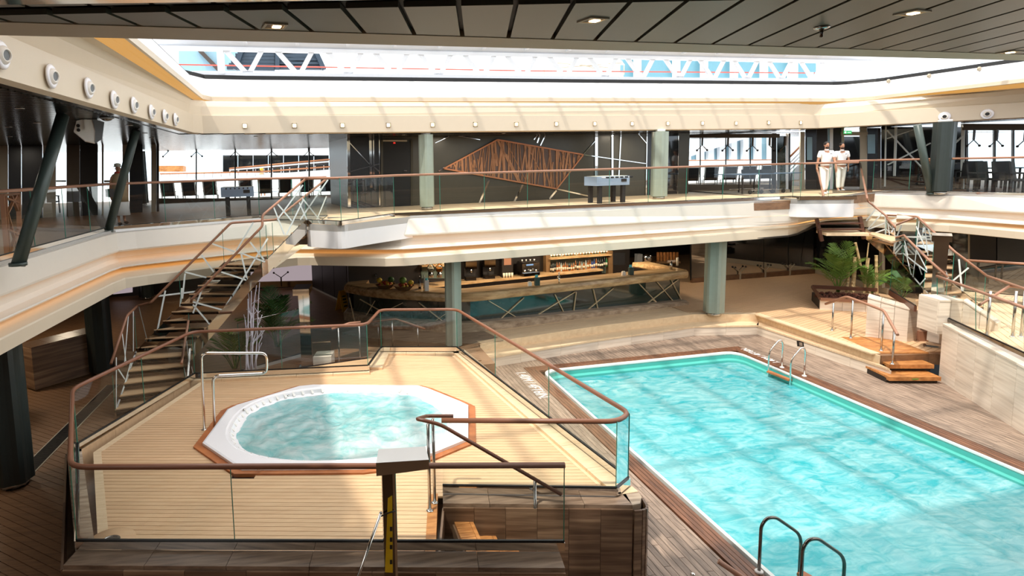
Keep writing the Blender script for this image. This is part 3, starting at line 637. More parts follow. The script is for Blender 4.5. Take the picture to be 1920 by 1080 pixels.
# upper central wall block
W0, W1 = G(655, 391, 3.8), G(1290, 362.5, 3.8)
uw = struct('wall_upper_center', wallbox(W0, W1, 3.8, 6.24, 3.5), 'wall_olive', 'glossy olive-brown wall of the central block on the upper deck')
wd = (W1-W0).normalized(); wn = Vector((wd.y, -wd.x, 0))
def WP(px, py, o=.0):
    a = W0+wn*o; b = W1+wn*o; return PL(px, py, a, b)
def wstrip(x1, y1, x2, y2, w, m='chrome', o=.02, name='chrome_strip', par=None):
    p, q = WP(x1, y1, o), WP(x2, y2, o); return part(name, MB().bar(p, q, .03, w, up=(wn.cross((q-p).normalized()))), m, par or uw)
for s in [(694,252,696,352,.09),(700,252,701,345,.04),(711,252,712,385,.03),(653,253,655,388,.10),(650,262,690,305,.03),(690,305,712,322,.05),(655,322,712,307,.03),
          (816,268,842,256,.02),(842,252,900,262,.02),(1008,252,1001,262,.035),(1012,253,1007,268,.05),(1022,254,1013,273,.04),(1093,290,1118,262,.02),(1093,290,1212,307,.03),
          (822,321,833,314,.05),(897,385,917,337,.07),(964,378,980,346,.07),(1030,373,1043,357,.07),(1043,354,1105,368,.05),(1118,250,1118,330,.12),(1148,252,1148,330,.08),(1164,252,1160,330,.05),(1196,250,1213,270,.03),(1213,248,1211,372,.04),(1272,248,1270,370,.03)]:
    wstrip(*s)
part('dark_panel', MB().quadth([WP(x, y, .015) for x, y in ((1213,371),(1222,371),(1222,250),(1213,250))], .02), 'wall_charcoal', uw)
part('dark_panel', MB().quadth([WP(x, y, .015) for x, y in ((1252,370),(1270,369),(1272,248),(1252,248))], .02), 'glass_dark', uw)
part('dark_panel', MB().quadth([WP(x, y, .01) for x, y in ((655,391),(717,388),(717,252),(655,252))], .02), 'wall_charcoal', uw)
# door
dr = thing('service_door', 'dark service door in the brown wall left of the first upper column', 'door', tuple(WP(744, 387, .05)))
part('leaf', MB().quadth([WP(x, y, .06) for x, y in ((718,388),(770,386),(770,266),(718,266))], .05), 'ceiling_dark', dr)
part('frame', MB().bar(WP(716,389,.05), WP(716,262,.05), .08, .06).bar(WP(772,387,.05), WP(772,262,.05), .08, .06), 'wall_olive', dr)
part('lintel_light', MB().bar(WP(718,264,.08), WP(763,264,.08), .03, .05), 'beige_trim', dr, label='pale strip over the door')
part('handle', MB().bar(WP(757,320,.12), WP(763,320,.12), .03, .03), 'chrome', dr)
part('indicator', MB().bar(WP(738,268,.11), WP(741,268,.11), .02, .03), 'red_led', dr, label='small red indicator light')
# diamond artwork
q4 = [(832,316),(932,262),(1093,290),(1043,354)]
art = thing('wall_art', 'large kite-shaped copper bamboo relief on the olive wall between two columns', 'artwork', tuple(WP(975, 315, .04)))
Q = [WP(x, y, .05) for x, y in q4]
part('backing', MB().quadth(Q, .03), 'art_back', art, label='plum-brown backing panel')
for i in range(4): part('frame_bar', MB().bar(Q[i]+wn*.02, Q[(i+1) % 4]+wn*.02, .05, .05, up=wn), 'copper', art)
def inq(p):
    s = [ (q4[(i+1) % 4][0]-q4[i][0])*(p[1]-q4[i][1])-(q4[(i+1) % 4][1]-q4[i][1])*(p[0]-q4[i][0]) for i in range(4)]
    return all(v > 0 for v in s) or all(v < 0 for v in s)
rb = random.Random(11)
for k in range(84):
    x0 = 840+k*3.0+rb.uniform(-3, 3); sl = rb.choice([0, 0, .02, -.02, .05, -.05, .08, -.1, .2, -.16, .5]); pts = []
    t = 256.0
    while t < 360:
        x = x0+(t-310)*sl
        if inq((x, t)): pts.append((x, t))
        t += 1.5
    if len(pts) > 6:
        a, b = pts[0], pts[-1]
        if rb.random() < .35:
            if rb.random() < .5: a = pts[len(pts)//3]
            else: b = pts[2*len(pts)//3]
        part('bamboo_stem', MB().bar(WP(*a, .065), WP(*b, .065), .02, rb.choice([.02, .03, .04, .055, .08]), up=wn.cross((WP(*b)-WP(*a)).normalized())), 'bamboo_copper', art)
# ================================================================= COLUMNS
def column(px, py, z0, z1, wdt, m, label, cap=True):
    c = G(px, py, z0); o = struct('column', label=label); o.location = c
    sec = []
    n = 24
    for j in range(n):
        a = 2*math.pi*j/n+.2; r = wdt/2*(1 if j % 4 in (0, 1) else .9); sec.append((r*math.cos(a), r*math.sin(a)))
    part('shaft', MB().prism([(c.x+x, c.y+y) for x, y in sec], z0+.10, z1-.08), m, o)
    part('base_collar', MB().lathe([(wdt*.36, z0), (wdt*.36, z0+.1)], (c.x, c.y, 0), 16), 'steel', o)
    part('top_collar', MB().lathe([(wdt*.3, z1-.08), (wdt*.3, z1)], (c.x, c.y, 0), 16), 'plastic_white', o)
    return o
column(851, 652, 0, 2.6, .50, 'column_sunlit', 'grey-green fluted column in front of the bar counter')
column(1338, 590, 0, 2.6, .64, 'column_sunlit', 'grey-green fluted column right of the bar')
column(192, 700, 0, 2.6, .62, 'column_shaded', 'dark column behind the left staircase')
column(28, 908, 0, 2.6, .62, 'column_shaded', 'dark column at the left edge of the picture')
column(801, 393, 3.8, 6.25, .50, 'column_sunlit', 'grey-green column left of the copper artwork')
column(1235, 373, 3.8, 6.25, .56, 'column_sunlit', 'grey-green column right of the copper artwork')
column(1762, 364, 3.8, 6.25, .62, 'column_shaded', 'dark column behind the right upper rail')
column(165, 392, 3.8, 6.25, .75, 'column_shaded', 'dark column behind the ceiling loudspeaker')
column(266, 385, 3.8, 6.25, .6, 'column_shaded', 'dark column beside the left glass doors')
column(275, 560, 0, 2.6, .6, 'column_shaded', 'dark column deep below the left gallery')
def strut(x0, y0, x1, y1, r, label):
    a = G(x0, y0, 3.8); b = DY(x1, y1, a.y+(-.0 if x0 > 900 else (G(x1, y1, 6.2).y-a.y))); b.z = min(b.z, 6.2); o = thing('diagonal_strut', label, 'strut', tuple(a), group='slanting deck struts')
    part('tube', MB().tube([a, b], r, 14), 'strut_green', o); part('end_cap', MB().lathe([(r*1.25, 0), (r*1.25, .05)], (a.x, a.y, 3.79), 14), 'strut_green', o)
strut(34, 497, 118, 216, .105, 'thick dark slanting steel strut at the left edge of the upper deck')
strut(203, 434, 255, 244, .10, 'dark slanting steel strut just right of the ceiling loudspeaker')
strut(1746, 364, 1720, 234, .11, 'slanting grey-green steel strut on the right upper deck')
# ================================================================= BALUSTRADES
def balustrade(name, label, base, h, spacing=None, rail=.032, rm='rail_brown', chan=(.10, .10), group=None, glass='clear_glass', top=None, closed_ends=True, rnd_=.12, joints=None, chm='chrome'):
    base = [V3(p) for p in base]; top = top or [p+Vector((0, 0, h)) for p in base]
    o = thing(name, label, 'railing', tuple(base[0]), group=group)
    part('handrail', MB().tube(roundp(top, rnd_, 4), rail, 12), rm, o)
    for i in range(len(base)-1):
        a, b, ta, tb = base[i], base[i+1], top[i], top[i+1]; d = (b-a); L = Vector((d.x, d.y, 0)).length
        if chan: part('base_channel', MB().bar(a+Vector((0, 0, chan[1]/2-.02)), b+Vector((0, 0, chan[1]/2-.02)), .06, chan[1]), chm, o); part('gasket', MB().bar(a+Vector((0, 0, chan[1]-.01)), b+Vector((0, 0, chan[1]-.01)), .03, .015), 'black_gasket', o)
        n = max(1, round(L/(spacing or 1.3))); zo = Vector((0, 0, (chan[1]-.02) if chan else .05))
        for k in range(n):
            t0, t1 = k/n, (k+1)/n; g = .006/L
            p, q, r, s = a.lerp(b, t0+g)+zo, a.lerp(b, t1-g)+zo, ta.lerp(tb, t1-g), ta.lerp(tb, t0+g)
            m = MB(); m.v = [p, q, r, s]; m.f = [(0, 1, 2, 3)]
            gp = part('glass_pane', m, glass, o)
            part('pane_edge', MB().bar(p, s, .012, .010, up=d.normalized()), 'glass_edge', gp)
    return o
UB = 3.82
Lf = [T[0], T[1], T[2], T[3], Vector((.35, 17.0, 3.8))]
balustrade('balustrade', 'long glass balustrade with brown handrail along the left upper gallery', [(p.x-.05, p.y, UB) for p in Lf], 1.13, 1.35)
N4 = Vector((-.27, 15.7, 3.8))
La = [N4, G(640, 423, 3.8), G(672, 418, 3.8), T[4]+Vector((0, .05, 0)), T[5]+Vector((0, .05, 0))]
balustrade('balustrade', 'glass balustrade with pale handrail along the front deck edge above the bar', [(p.x, p.y+.06, UB) for p in La], 1.13, 1.35)
RL0, RL1 = G(1500, 372, 3.85), G(1606, 371, 3.85)
balustrade('balustrade', 'short glass balustrade round the right stair landing in front of the men in white', [(T[5].x, T[5].y+.1, UB), (RL0.x, RL0.y, UB), (RL1.x, RL1.y, UB)], 1.13, 1.0)
balustrade('balustrade', 'glass balustrade with brown handrail along the right upper gallery', [(G(1530,366,3.8).x+1.2, G(1530,366,3.8).y+.6, UB), (T[7].x, T[7].y+.1, UB), (T[8].x, T[8].y+.05, UB), (T[9].x+.05, T[9].y, UB), (T[10].x, T[10].y, UB)], 1.15, 1.35)
# landings
def landing(name, pts, z0, z1, label):
    o = struct(name, label=label); c = pts[0]; ps = roundp([(p[0], p[1], 0) for p in pts[:4]], .25, 4)+[V3(p) for p in pts[4:]]
    pl = [(p.x, p.y) for p in ps]
    part('fascia', MB().prism(pl, z0, z1-.18), 'gloss_white', o); part('steel_band', MB().prism([(lerp(x, sum(q[0] for q in pl)/len(pl), .02), lerp(y, sum(q[1] for q in pl)/len(pl), .02)) for x, y in pl], z1-.18, z1-.01), 'steel_band', o)
    part('deck', MB().prism([(lerp(x, sum(q[0] for q in pl)/len(pl), .03), lerp(y, sum(q[1] for q in pl)/len(pl), .03)) for x, y in pl], z1-.01, z1), 'teak_pale', o); return o
landing('trim_landing_left', [(N4.x, N4.y+1.2), (N4.x-.0, N4.y-.02), (La[1].x, La[1].y), (La[2].x+.1, La[2].y), (T[4].x+.5, T[4].y+.06), (T[4].x+.4, T[4].y+.9)], 3.22, 3.82, 'white stair landing projecting at the left of the front deck')
landing('trim_landing_right', [(RL0.x-.3, RL0.y+.9), (RL0.x, RL0.y-.03), (RL1.x, RL1.y-.03), (RL1.x+.5, RL1.y+1.2), (T[7].x, T[7].y+.3), (T[6].x, T[6].y+.3)], 3.25, 3.85, 'white stair landing projecting at the right of the front deck')
# whirlpool balustrades
zb = .60; FRn = Vector((FR.x-.25, FR.y, zb))
balustrade('balustrade', 'near glass balustrade with dark brown handrail along the front of the whirlpool platform', [G(1058,1027,.6), (FL.x, FL.y, zb), (MO[0]+.18, MO[1], zb), (BL.x, BL.y, zb), (BM0.x, BM0.y, zb), (BM1.x, BM1.y, zb), (BR.x, BR.y, zb), (FR.x, FR.y+.25, zb), (FR.x-.3, FR.y+.02, zb), G(830,920,.6)], 1.04, 2.0, rail=.035, rm='rail_mid', rnd_=.22)
# hooked handrail of the platform steps
hk = thing('stair_handrail', 'dark brown hooked handrail sloping down beside the platform steps', 'handrail', tuple(G(806, 960, .5)))
zr = 1.64
ha = G(826, 780, zr); hb = G(795, 784, zr); hc = G(806, 792, zr-.0); he = G(1050, 928, .9)
pb = G(806, 958, .5); hpl = (pb, pb+Vector((1, -.12, 0)))
h1 = PL(790, 788, *hpl); h2 = PL(826, 796, *hpl); h3 = PL(1052, 927, *hpl)
part('handrail', MB().tube(roundp([G(850, 780, zr), G(800, 780, zr), h1+Vector((-.05, .05, 0)), h1+Vector((.02, 0, 0)), h2, h3], .09, 5), .026, 12), 'rail_dark', hk)
for px, py, y1 in ((806, 958, 795), (815, 943, 785)):
    b = G(px, py, .5); tpt = VZ(px-4, y1, b)
    part('post', MB().tube([b, (b.x, b.y, tpt)], .022, 12), 'steel', hk); part('foot_ring', MB().lathe([(.05, 0), (.05, .012), (.025, .02)], (b.x, b.y, .5), 16), 'chrome', hk)
q = PL(1003, 900, *hpl); part('post', MB().tube([(q.x, q.y, -.5), q], .022, 12), 'steel', hk)
# tub handrail (bent steel)
tr = thing('tub_handrail', 'bent chrome grab rail at the left end of the whirlpool tub', 'handrail', tuple(G(383, 806, .5)))
g1, g2 = G(383, 806, .5), G(402, 802, .5); pl2 = (g1, g1+Vector((1, .12, 0))); pl3 = (g2, g2+Vector((1, .12, 0)))
path = [g1, PL(377, 664, *pl2), PL(495, 664, *pl2), PL(503, 672, *pl2), PL(500, 700, *pl2), PL(490, 703, *pl3), PL(402, 707, *pl3), g2]
path = [g1, PL(377, 662, *pl2), PL(500, 662, *pl2), PL(500, 701, *pl2)+Vector((0, .03, 0)), PL(399, 705, *pl3), g2]
part('bent_tube', MB().tube(roundp(path, .12, 5), .025, 12), 'chrome', tr)
for g in (g1, g2): part('foot_ring', MB().lathe([(.05, 0), (.05, .012), (.026, .02)], (g.x, g.y, .5), 16), 'chrome', tr)
# ================================================================= LEFT STAIR
def strips(lst, A, B_, par, w=.038, m='strip_white', off=.0):
    for x1, y1, x2, y2 in lst:
        p, q = PL(x1, y1, A, B_), PL(x2, y2, A, B_); n = Vector((-(B_[1]-A[1]), B_[0]-A[0], 0)).normalized()
        part('lattice_strip', MB().bar(p+n*off, q+n*off, .008, w, up=n.cross((q-p).normalized())), m, par)
def stair(name, label, near, far, treads, rail_n, rail_f, striplists, tm='teak', hgt=.95):
    """near/far: lists of (x,y,z floor) nodes; treads per segment"""
    o = thing(name, label, 'staircase', (near[0][0], near[0][1], near[0][2]))
    for i, nt_ in enumerate(treads):
        a, b, c, d = V3(near[i]), V3(near[i+1]), V3(far[i]), V3(far[i+1])
        for k in range(nt_):
            t0, t1 = (k)/nt_, (k+1.35)/nt_; z = lerp(a.z, b.z, (k+1)/nt_)
            if t1 > 1.15: t1 = 1.15
            p, q, r, s = a.lerp(b, t0), a.lerp(b, t1), c.lerp(d, t1), c.lerp(d, t0)
            part('tread', MB().prism([tuple(v[:2]) for v in (p, q, r, s)], z-.05, z), tm, o)
            part('tread_lip', MB().bar((p.x, p.y, z-.055), (s.x, s.y, z-.055), .02, .06), 'dark_chrome', o)
        for u, v, sd_ in ((a, b, 1), (c, d, -1)):
            dd = (v-u); n = Vector((-dd.y, dd.x, 0)).normalized()*.02
            m = MB(); lo = Vector((0, 0, -.22)); hi = Vector((0, 0, .12)); m.add([u+lo-n, v+lo-n, v+hi-n, u+hi-n, u+lo+n, v+lo+n, v+hi+n, u+hi+n], [(3,2,1,0),(4,5,6,7),(0,1,5,4),(1,2,6,5),(2,3,7,6),(3,0,4,7)])
            part('stringer', m, 'chrome', o)
            L = Vector((dd.x, dd.y, 0)).length; npn = max(1, round(L/1.2))
            for k in range(npn):
                g = .008; e0, e1_ = u.lerp(v, k/npn+g), u.lerp(v, (k+1)/npn-g); m = MB(); H = Vector((0, 0, hgt-.02)); m.v = [e0, e1_, e1_+H, e0+H]; m.f = [(0, 1, 2, 3)]
                gp = part('glass_pane', m, 'clear_glass', o); part('pane_edge', MB().bar(e0, e0+H, .012, .010, up=dd.normalized()), 'glass_edge', gp)
    part('handrail', MB().tube(roundp(rail_n, .06, 3), .03, 10), 'rail_brown', o); part('handrail', MB().tube(roundp(rail_f, .06, 3), .03, 10), 'rail_brown', o)
    for lst, A, B_ in striplists: strips(lst, A, B_, o)
    return o
n0, n1, n2, n3, n4 = (-3.05, 13.65, 0), (-3.12, 14.75, .92), (-1.35, 14.72, 2.88), (-1.22, 14.85, 2.95), (-.27, 15.7, 3.8)
f0, f1, f2, f3, f4 = (-4.45, 13.3, 0), (-4.35, 14.75, .92), (-2.28, 15.12, 2.88), (-1.12, 15.5, 2.95), (.28, 16.6, 3.8)
rn = [PL(340, 682, n0, n1), PL(358, 572, n0, n1), PL(359, 562, n1, n2), PL(492, 424, n1, n2), PL(492, 404, n3, n4), PL(576, 333, n3, n4)]
rf = [PL(208, 682, f0, f1), PL(238, 592, f0, f1), PL(258, 573, f0, f1), PL(283, 567, f1, f2), PL(433, 418, f1, f2), PL(517, 412, f2, f3), PL(538, 395, f3, f4), PL(615, 333, f3, f4)]
SLn2 = [(568,347,520,412),(615,337,563,412),(520,382,547,414),(513,388,533,440),(567,372,599,412),(561,380,577,416),(537,440,569,374)]
SLf2 = [(612,368,593,414)]
SLn1 = [(469,454,495,487),(502,447,433,560),(452,475,467,540),(415,510,477,530),(453,475,497,491),(362,571,395,610),(377,548,362,587),(362,566,424,583),(445,540,400,610)]
SLf1 = [(475,417,443,470),(398,457,440,472),(378,478,403,513),(347,510,397,523),(347,513,342,560),(297,555,380,545),(310,545,291,641),(341,540,336,602)]
SLf0 = [(260,574,279,651),(241,589,233,685),(250,581,250,659),(229,625,237,685),(245,680,218,776),(247,682,222,784),(219,688,234,711),(218,670,218,773)]
SLn0 = [(352,660,362,700),(350,640,356,700),(345,690,352,720)]
stair('staircase', 'left glass and steel staircase with white lattice strips rising to the upper deck', [n0, n1, n2, n3, n4], [f0, f1, f2, f3, f4], [5, 10, 1, 5], rn, rf,
      [(SLn2, n3, n4), (SLf2, f3, f4), (SLn1, n1, n2), (SLf1, f1, f2), (SLf0, f0, f1), (SLn0, n0, n1)])
# ================================================================= RIGHT STAIR
RN = [G(1627,377,3.7), G(1663,406,3.25), G(1737,483,2.4), G(1777,520,1.95)]
RF = [G(1665,402,3.55)+Vector((.9, .6, 0)), G(1720,406,3.3), G(1790,472,2.5), G(1849,516,1.95)]
dn = Vector((0, 0, -.98))
rnn = [RN[0], RN[1], RN[2], RN[3]]
SLr = [(1641,393,1624,414),(1655,399,1625,432),(1684,409,1625,431),(1673,425,1632,440),(1660,406,1661,468)]
SLr2 = [(1635,442,1736,445),(1641,447,1700,450),(1665,419,1670,462),(1677,428,1680,480),(1686,405,1702,480),(1723,415,1717,480),(1718,425,1737,472),(1695,460,1709,518),(1683,467,1738,510),(1714,460,1738,506),(1735,522,1722,537),(1717,480,1711,525)]
SLr3 = [(1734,425,1740,480)]
SLr4 = [(1778,467,1767,515),(1758,471,1778,522),(1798,486,1804,549),(1816,502,1786,527),(1769,522,1761,549)]
stair('staircase', 'right glass and steel staircase with white lattice strips curving down to the stone terrace', [tuple(p+dn) for p in RN[::-1]], [tuple(p+dn) for p in RF[::-1]], [3, 5, 2], [G(1612,303,4.9), G(1626,372,3.85), RN[0], RN[1], RN[1]+Vector((0,0,-.06)), RN[2], RN[3]], [RN[1]+Vector((.1,.1,.03)), RF[1], RF[2], RF[3]],
      [(SLr, RN[0], RN[1]), (SLr2, RN[1], RN[2]), (SLr3, RF[1], RF[2]), (SLr4, RF[2], RF[3])])
uf = thing('stair_flight', 'short brown-framed flight of open treads under the right landing', 'staircase', tuple(G(1578, 440, 2.6)))
def LD(px, py, o=0): return PL(px, py, (RL0.x+.1, RL0.y+.5+o), (RL1.x+.1, RL1.y+.5+o))
for a, b in (((1531,410),(1541,452)), ((1612,406),(1620,448))): part('stringer', MB().bar(LD(*a), LD(*b), .12, .09), 'rail_dark', uf)
for y in (419, 430): part('tread', MB().bar(LD(1533, y), LD(1616, y-1), .25, .05), 'rail_dark', uf)
part('tread', MB().bar(LD(1540, 437), LD(1618, 437), .9, .08), 'teak_pale', uf, label='pale bottom tread')
part('handrail', MB().tube([G(1530,305,4.93), G(1545,371,3.8)], .03, 8), 'rail_brown', uf)
# ================================================================= LEDGE AND RIGHT SIDE
led = struct('trim_ledge', label='stone and teak ledge stepping down to the pool deck')
LBp = [(880,698),(1120,655),(1300,629),(1420,627),(1670,714)]
LB = [G(x, y, -.55) for x, y in LBp]
LB[0] = Vector((4.35, 16.35, -.55))
for i in range(4):
    a, b = LB[i], LB[i+1]; n = max(2, int((b-a).length/1.1))
    d = (b-a).normalized(); nn = Vector((-d.y, d.x, 0))
    clad((a.x, a.y), (b.x, b.y), -.55, -.28, n, 1, 'travertine', led, th=.03)
    part('ledge_core', MB().prism([tuple(a[:2]), tuple(b[:2]), tuple(FE[i+1][:2]), tuple(FE[i][:2])], -.55, -.28), 'travertine', led)
    for k in range(n):
        p, q, r, s = a.lerp(b, k/n), a.lerp(b, (k+1)/n), FE[i].lerp(FE[i+1], (k+1)/n), FE[i].lerp(FE[i+1], k/n)
        o_ = -nn*.05; part('ledge_board', MB().prism([tuple((p+o_+d*.003)[:2]), tuple((q+o_-d*.003)[:2]), tuple(r[:2]), tuple(s[:2])], -.28, -.23), 'teak_pale', led)
        part('riser_board', MB().bar((s.x, s.y, -.12), (r.x, r.y, -.12), .03, .22), 'teak_pale', led)
        part('edge_board', MB().bar((s.x, s.y+.12, .0), (r.x, r.y+.12, .0), .26, .03), 'teak_pale', led)
lt = G(1622, 664, -.25); 
w_ = thing('wall_light', 'small dark square light set in the stone ledge behind the far pool ladder', 'light', tuple(PL(1500, 643, LB[3], LB[4])))
part('housing', MB().bar(PL(1494, 643, LB[3], LB[4])-Vector((.02,.05,0)), PL(1506, 644, LB[3], LB[4])-Vector((.02,.05,0)), .04, .16), 'black_gasket', w_); part('lens', MB().bar(PL(1497, 643, LB[3], LB[4])-Vector((.04,.09,0)), PL(1503, 644, LB[3], LB[4])-Vector((.04,.09,0)), .02, .10), 'steel', w_)
# right teak steps
st = thing('pool_steps', 'three thick teak steps from the bar deck down to the pool deck', 'steps', tuple(G(1700, 714, -.55)))
for k, (xa, ya, xb, yb, z, dp) in enumerate([(1645,661,1741,661,.008,1.5),(1668,684,1752,684,-.18,1.0),(1668,707,1765,707,-.37,.9)]):
    a, b = G(xa, ya, z), G(xb, yb, z); d = (b-a).normalized(); n = Vector((-d.y, d.x, 0))*dp
    for j in range(5):
        p, q = a+n*(j/5), b+n*(j/5); e = n*(.19)
        part('tread_board', MB().prism([tuple(p[:2]), tuple(q[:2]), tuple((q+e)[:2]), tuple((p+e)[:2])], z-.10 if j == 0 else z-.05, z), 'teak_warm', st)
    part('riser', MB().prism([tuple((a+n*.12)[:2]), tuple((b+n*.12)[:2]), tuple((b+n*.9)[:2]), tuple((a+n*.9)[:2])], z-.2, z-.06), 'bar_dark', st)
    if k != 1:
        c = a.lerp(b, .5); part('green_sticker', MB().bar(c+Vector((-.09, -.006, -.05)), c+Vector((.09, -.012, -.05)), .01, .03), 'green_fruit', st, label='small green sticker')
# step handrail
hr = thing('stair_handrail', 'brown handrail on four steel posts beside the teak pool steps', 'handrail', tuple(G(1595, 634, 0)))
pts = [(1560,620,568),(1595,634,560),(1652,658,582),(1673,683,618)]; tops = []
for x, y, yt in pts:
    b = G(x, y, 0 if y < 670 else -.1); t = VZ(x+1, yt, b); tops.append(Vector((b.x, b.y, t)))
    part('post', MB().tube([b, (b.x, b.y, t)], .024, 10), 'steel', hr); part('foot_ring', MB().lathe([(.05, 0), (.05, .015), (.03, .03)], (b.x, b.y, b.z), 14), 'chrome', hr)
part('handrail', MB().tube(roundp([PL(1548, 570, tops[0], tops[1]), PL(1587, 556, tops[0], tops[1]), tops[1], tops[2], tops[3], tops[3]+(tops[3]-tops[2])*.25], .1, 3), .035, 10), 'rail_brown', hr)
# stone walls at the right
def stonewall(name, a, b, z0a, za, zb, th, n, label, topm='travertine', end=True):
    o = struct(name, label=label); a, b = V3(a), V3(b); d = (b-a).normalized(); nn = Vector((-d.y, d.x, 0))
    if nn.x < 0 and abs(nn.x) > abs(nn.y): nn = -nn
    if abs(nn.y) >= abs(nn.x) and nn.y < 0: nn = -nn
    for k in range(n):
        p, q = a.lerp(b, k/n)+d*.004, a.lerp(b, (k+1)/n)-d*.004; z1, z2 = lerp(za, zb, k/n), lerp(za, zb, (k+1)/n)
        vs = [(p.x, p.y, z0a), (q.x, q.y, z0a), (q.x, q.y, z2-.04), (p.x, p.y, z1-.04)]; vs2 = [tuple(V3(v)+nn*.06) for v in vs]
        part('wall_tile', MB().add(vs+vs2, [(3,2,1,0),(4,5,6,7),(0,1,5,4),(1,2,6,5),(2,3,7,6),(3,0,4,7)]), 'travertine', o)
        vs = [tuple(V3((p.x, p.y, z1-.04))-nn*.015), tuple(V3((q.x, q.y, z2-.04))-nn*.015), tuple(V3((q.x, q.y, z2-.04))+nn*th), tuple(V3((p.x, p.y, z1-.04))+nn*th)]; v2 = [(v[0], v[1], v[2]+.04) for v in vs]
        part('coping_stone', MB().add(vs+v2, [(3,2,1,0),(4,5,6,7),(0,1,5,4),(1,2,6,5),(2,3,7,6),(3,0,4,7)]), topm, o)
    a2, b2 = a+nn*.06, b+nn*.06
    vs = [(a2.x, a2.y, z0a), (b2.x, b2.y, z0a), (b2.x, b2.y, zb-.04), (a2.x, a2.y, za-.04)]; v2 = [tuple(V3(v)+nn*(th-.06)) for v in vs]
    part('wall_core', MB().add(vs+v2, [(3,2,1,0),(4,5,6,7),(0,1,5,4),(1,2,6,5),(2,3,7,6),(3,0,4,7)]), 'travertine', o)
    return o
wa, wb = G(1768, 717, -.55), G(1920, 815, -.55); wa = wa+(wa-wb).normalized()*.22; wb2 = wb+(wb-wa).normalized()*1.8
za_, zb_ = VZ(1741, 603, wa), VZ(1920, 692, wb); zc_ = zb_-(za_-zb_)*.4
stonewall('wall_pool_right', wb2, wa, -.6, zc_, za_, .38, 7, 'striped travertine wall rising beside the right pool deck')
ter = struct('floor_terrace', label='raised teak terrace behind the right stone wall')
tz = .80
part('terrace_slab', MB().prism([(wa.x+.3, wa.y+.1), (wb2.x+.35, wb2.y), (24, 7.5), (28, 14), (24, 19.5), (17.2, 14.6)], -.1, tz-.02), 'travertine', ter)
planks([(wa.x+.4, wa.y), (wb2.x+.4, wb2.y), (24, 7.5), (28, 14), (24, 19.3), (17.3, 14.5)], .9, .16, tz-.02, tz, ter, 'teak_pale', limit=60, gap=.012)
ga, gb = G(1757, 591, .95), G(1920, 667, .95); gd = (gb-ga)
balustrade('balustrade', 'glass balustrade with brown handrail on top of the right stone wall', [ga, gb+gd*.5], 1.0, 2.0, rail=.035, chan=(.1, .08), chm='dark_chrome', top=[PL(1757,518,ga,gb), PL(1920,577,ga,gb)+(PL(1920,577,ga,gb)-PL(1757,518,ga,gb))*.5])
w1a, w1b, w1c = G(1622, 631, 0), G(1700, 641, 0), G(1724, 637, 0)
h1_ = VZ(1655, 562, w1a.lerp(w1b, .4))
stonewall('wall_planter_near', w1a, w1b, -.02, h1_+.05, VZ(1700, 578, w1b), .5, 3, 'low travertine wall between the bar deck and the right staircase')
stonewall('wall_planter_end', w1b, w1c, -.02, VZ(1700, 578, w1b), VZ(1723, 583, w1c), .5, 1, 'short end return of the low travertine wall')
part('step_block', MB().prism([tuple(G(1723,640,0)[:2]), tuple(G(1742,640,0)[:2]), tuple((G(1742,640,0)+Vector((.3,1,0)))[:2]), tuple((G(1723,640,0)+Vector((.3,1,0)))[:2])], 0, .28), 'rail_brown', ter)
ib = G(1758, 612, tz); ie = G(1802, 612, tz)
stonewall('wall_terrace_block', ib, ie, tz-.2, VZ(1758, 562, ib), VZ(1802, 562, ie), .7, 2, 'pale travertine block behind the glass balustrade')
stonewall('wall_terrace_side', ie, G(1870, 622, tz), tz-.2, VZ(1802, 562, ie), VZ(1870, 606, G(1870, 622, tz)), .3, 2, 'sloping travertine parapet on the raised terrace')
# glass by the planter
pa, pb_ = G(1668, 552, .95), G(1716, 583, .95)
balustrade('glass_screen', 'small frameless glass screen standing on the low stone wall beside the staircase', [pa, pb_], 1, 3, rail=.008, rm='dark_chrome', chan=(.1, .16), chm='rail_dark', top=[PL(1674, 487, pa, pb_), PL(1716, 505, pa, pb_)])
ta = G(1835, 572, 1.6)
th_ = thing('terrace_handrail', 'brown handrail on steel posts crossing the raised terrace', 'handrail', tuple(G(1899, 632, tz)))
k1, k2, k3, k4 = G(1849, 517, 1.95), G(1920, 541, 1.95), G(1836, 572, 1.6), G(1893, 536, 1.9)
part('handrail', MB().tube([k1, k2, k2+(k2-k1)*.4], .035, 8), 'rail_brown', th_); part('handrail', MB().tube(roundp([k3, k4, G(1925, 541, 1.88)], .08, 3), .03, 8), 'rail_brown', th_)
k5, k6 = G(1812, 488, 2.0), G(1930, 496, 2.0)
for px, py in ((1850, 630), (1898, 632), (1914, 632)):
    b = G(px, py, tz); part('post', MB().tube([b, (b.x, b.y, VZ(px+2, 545, b))], .028, 10), 'steel', th_); part('foot_ring', MB().lathe([(.06, 0), (.06, .015), (.03, .03)], (b.x, b.y, tz), 14), 'chrome', th_)
bz = G(1812, 585, 1.0)
balustrade('balustrade', 'far glass balustrade at the back of the raised terrace', [(k5.x, k5.y, 1.0), (k6.x+1, k6.y-1, 1.0)], 1.0, 1.6, rail=.035, glass='smoke_glass')
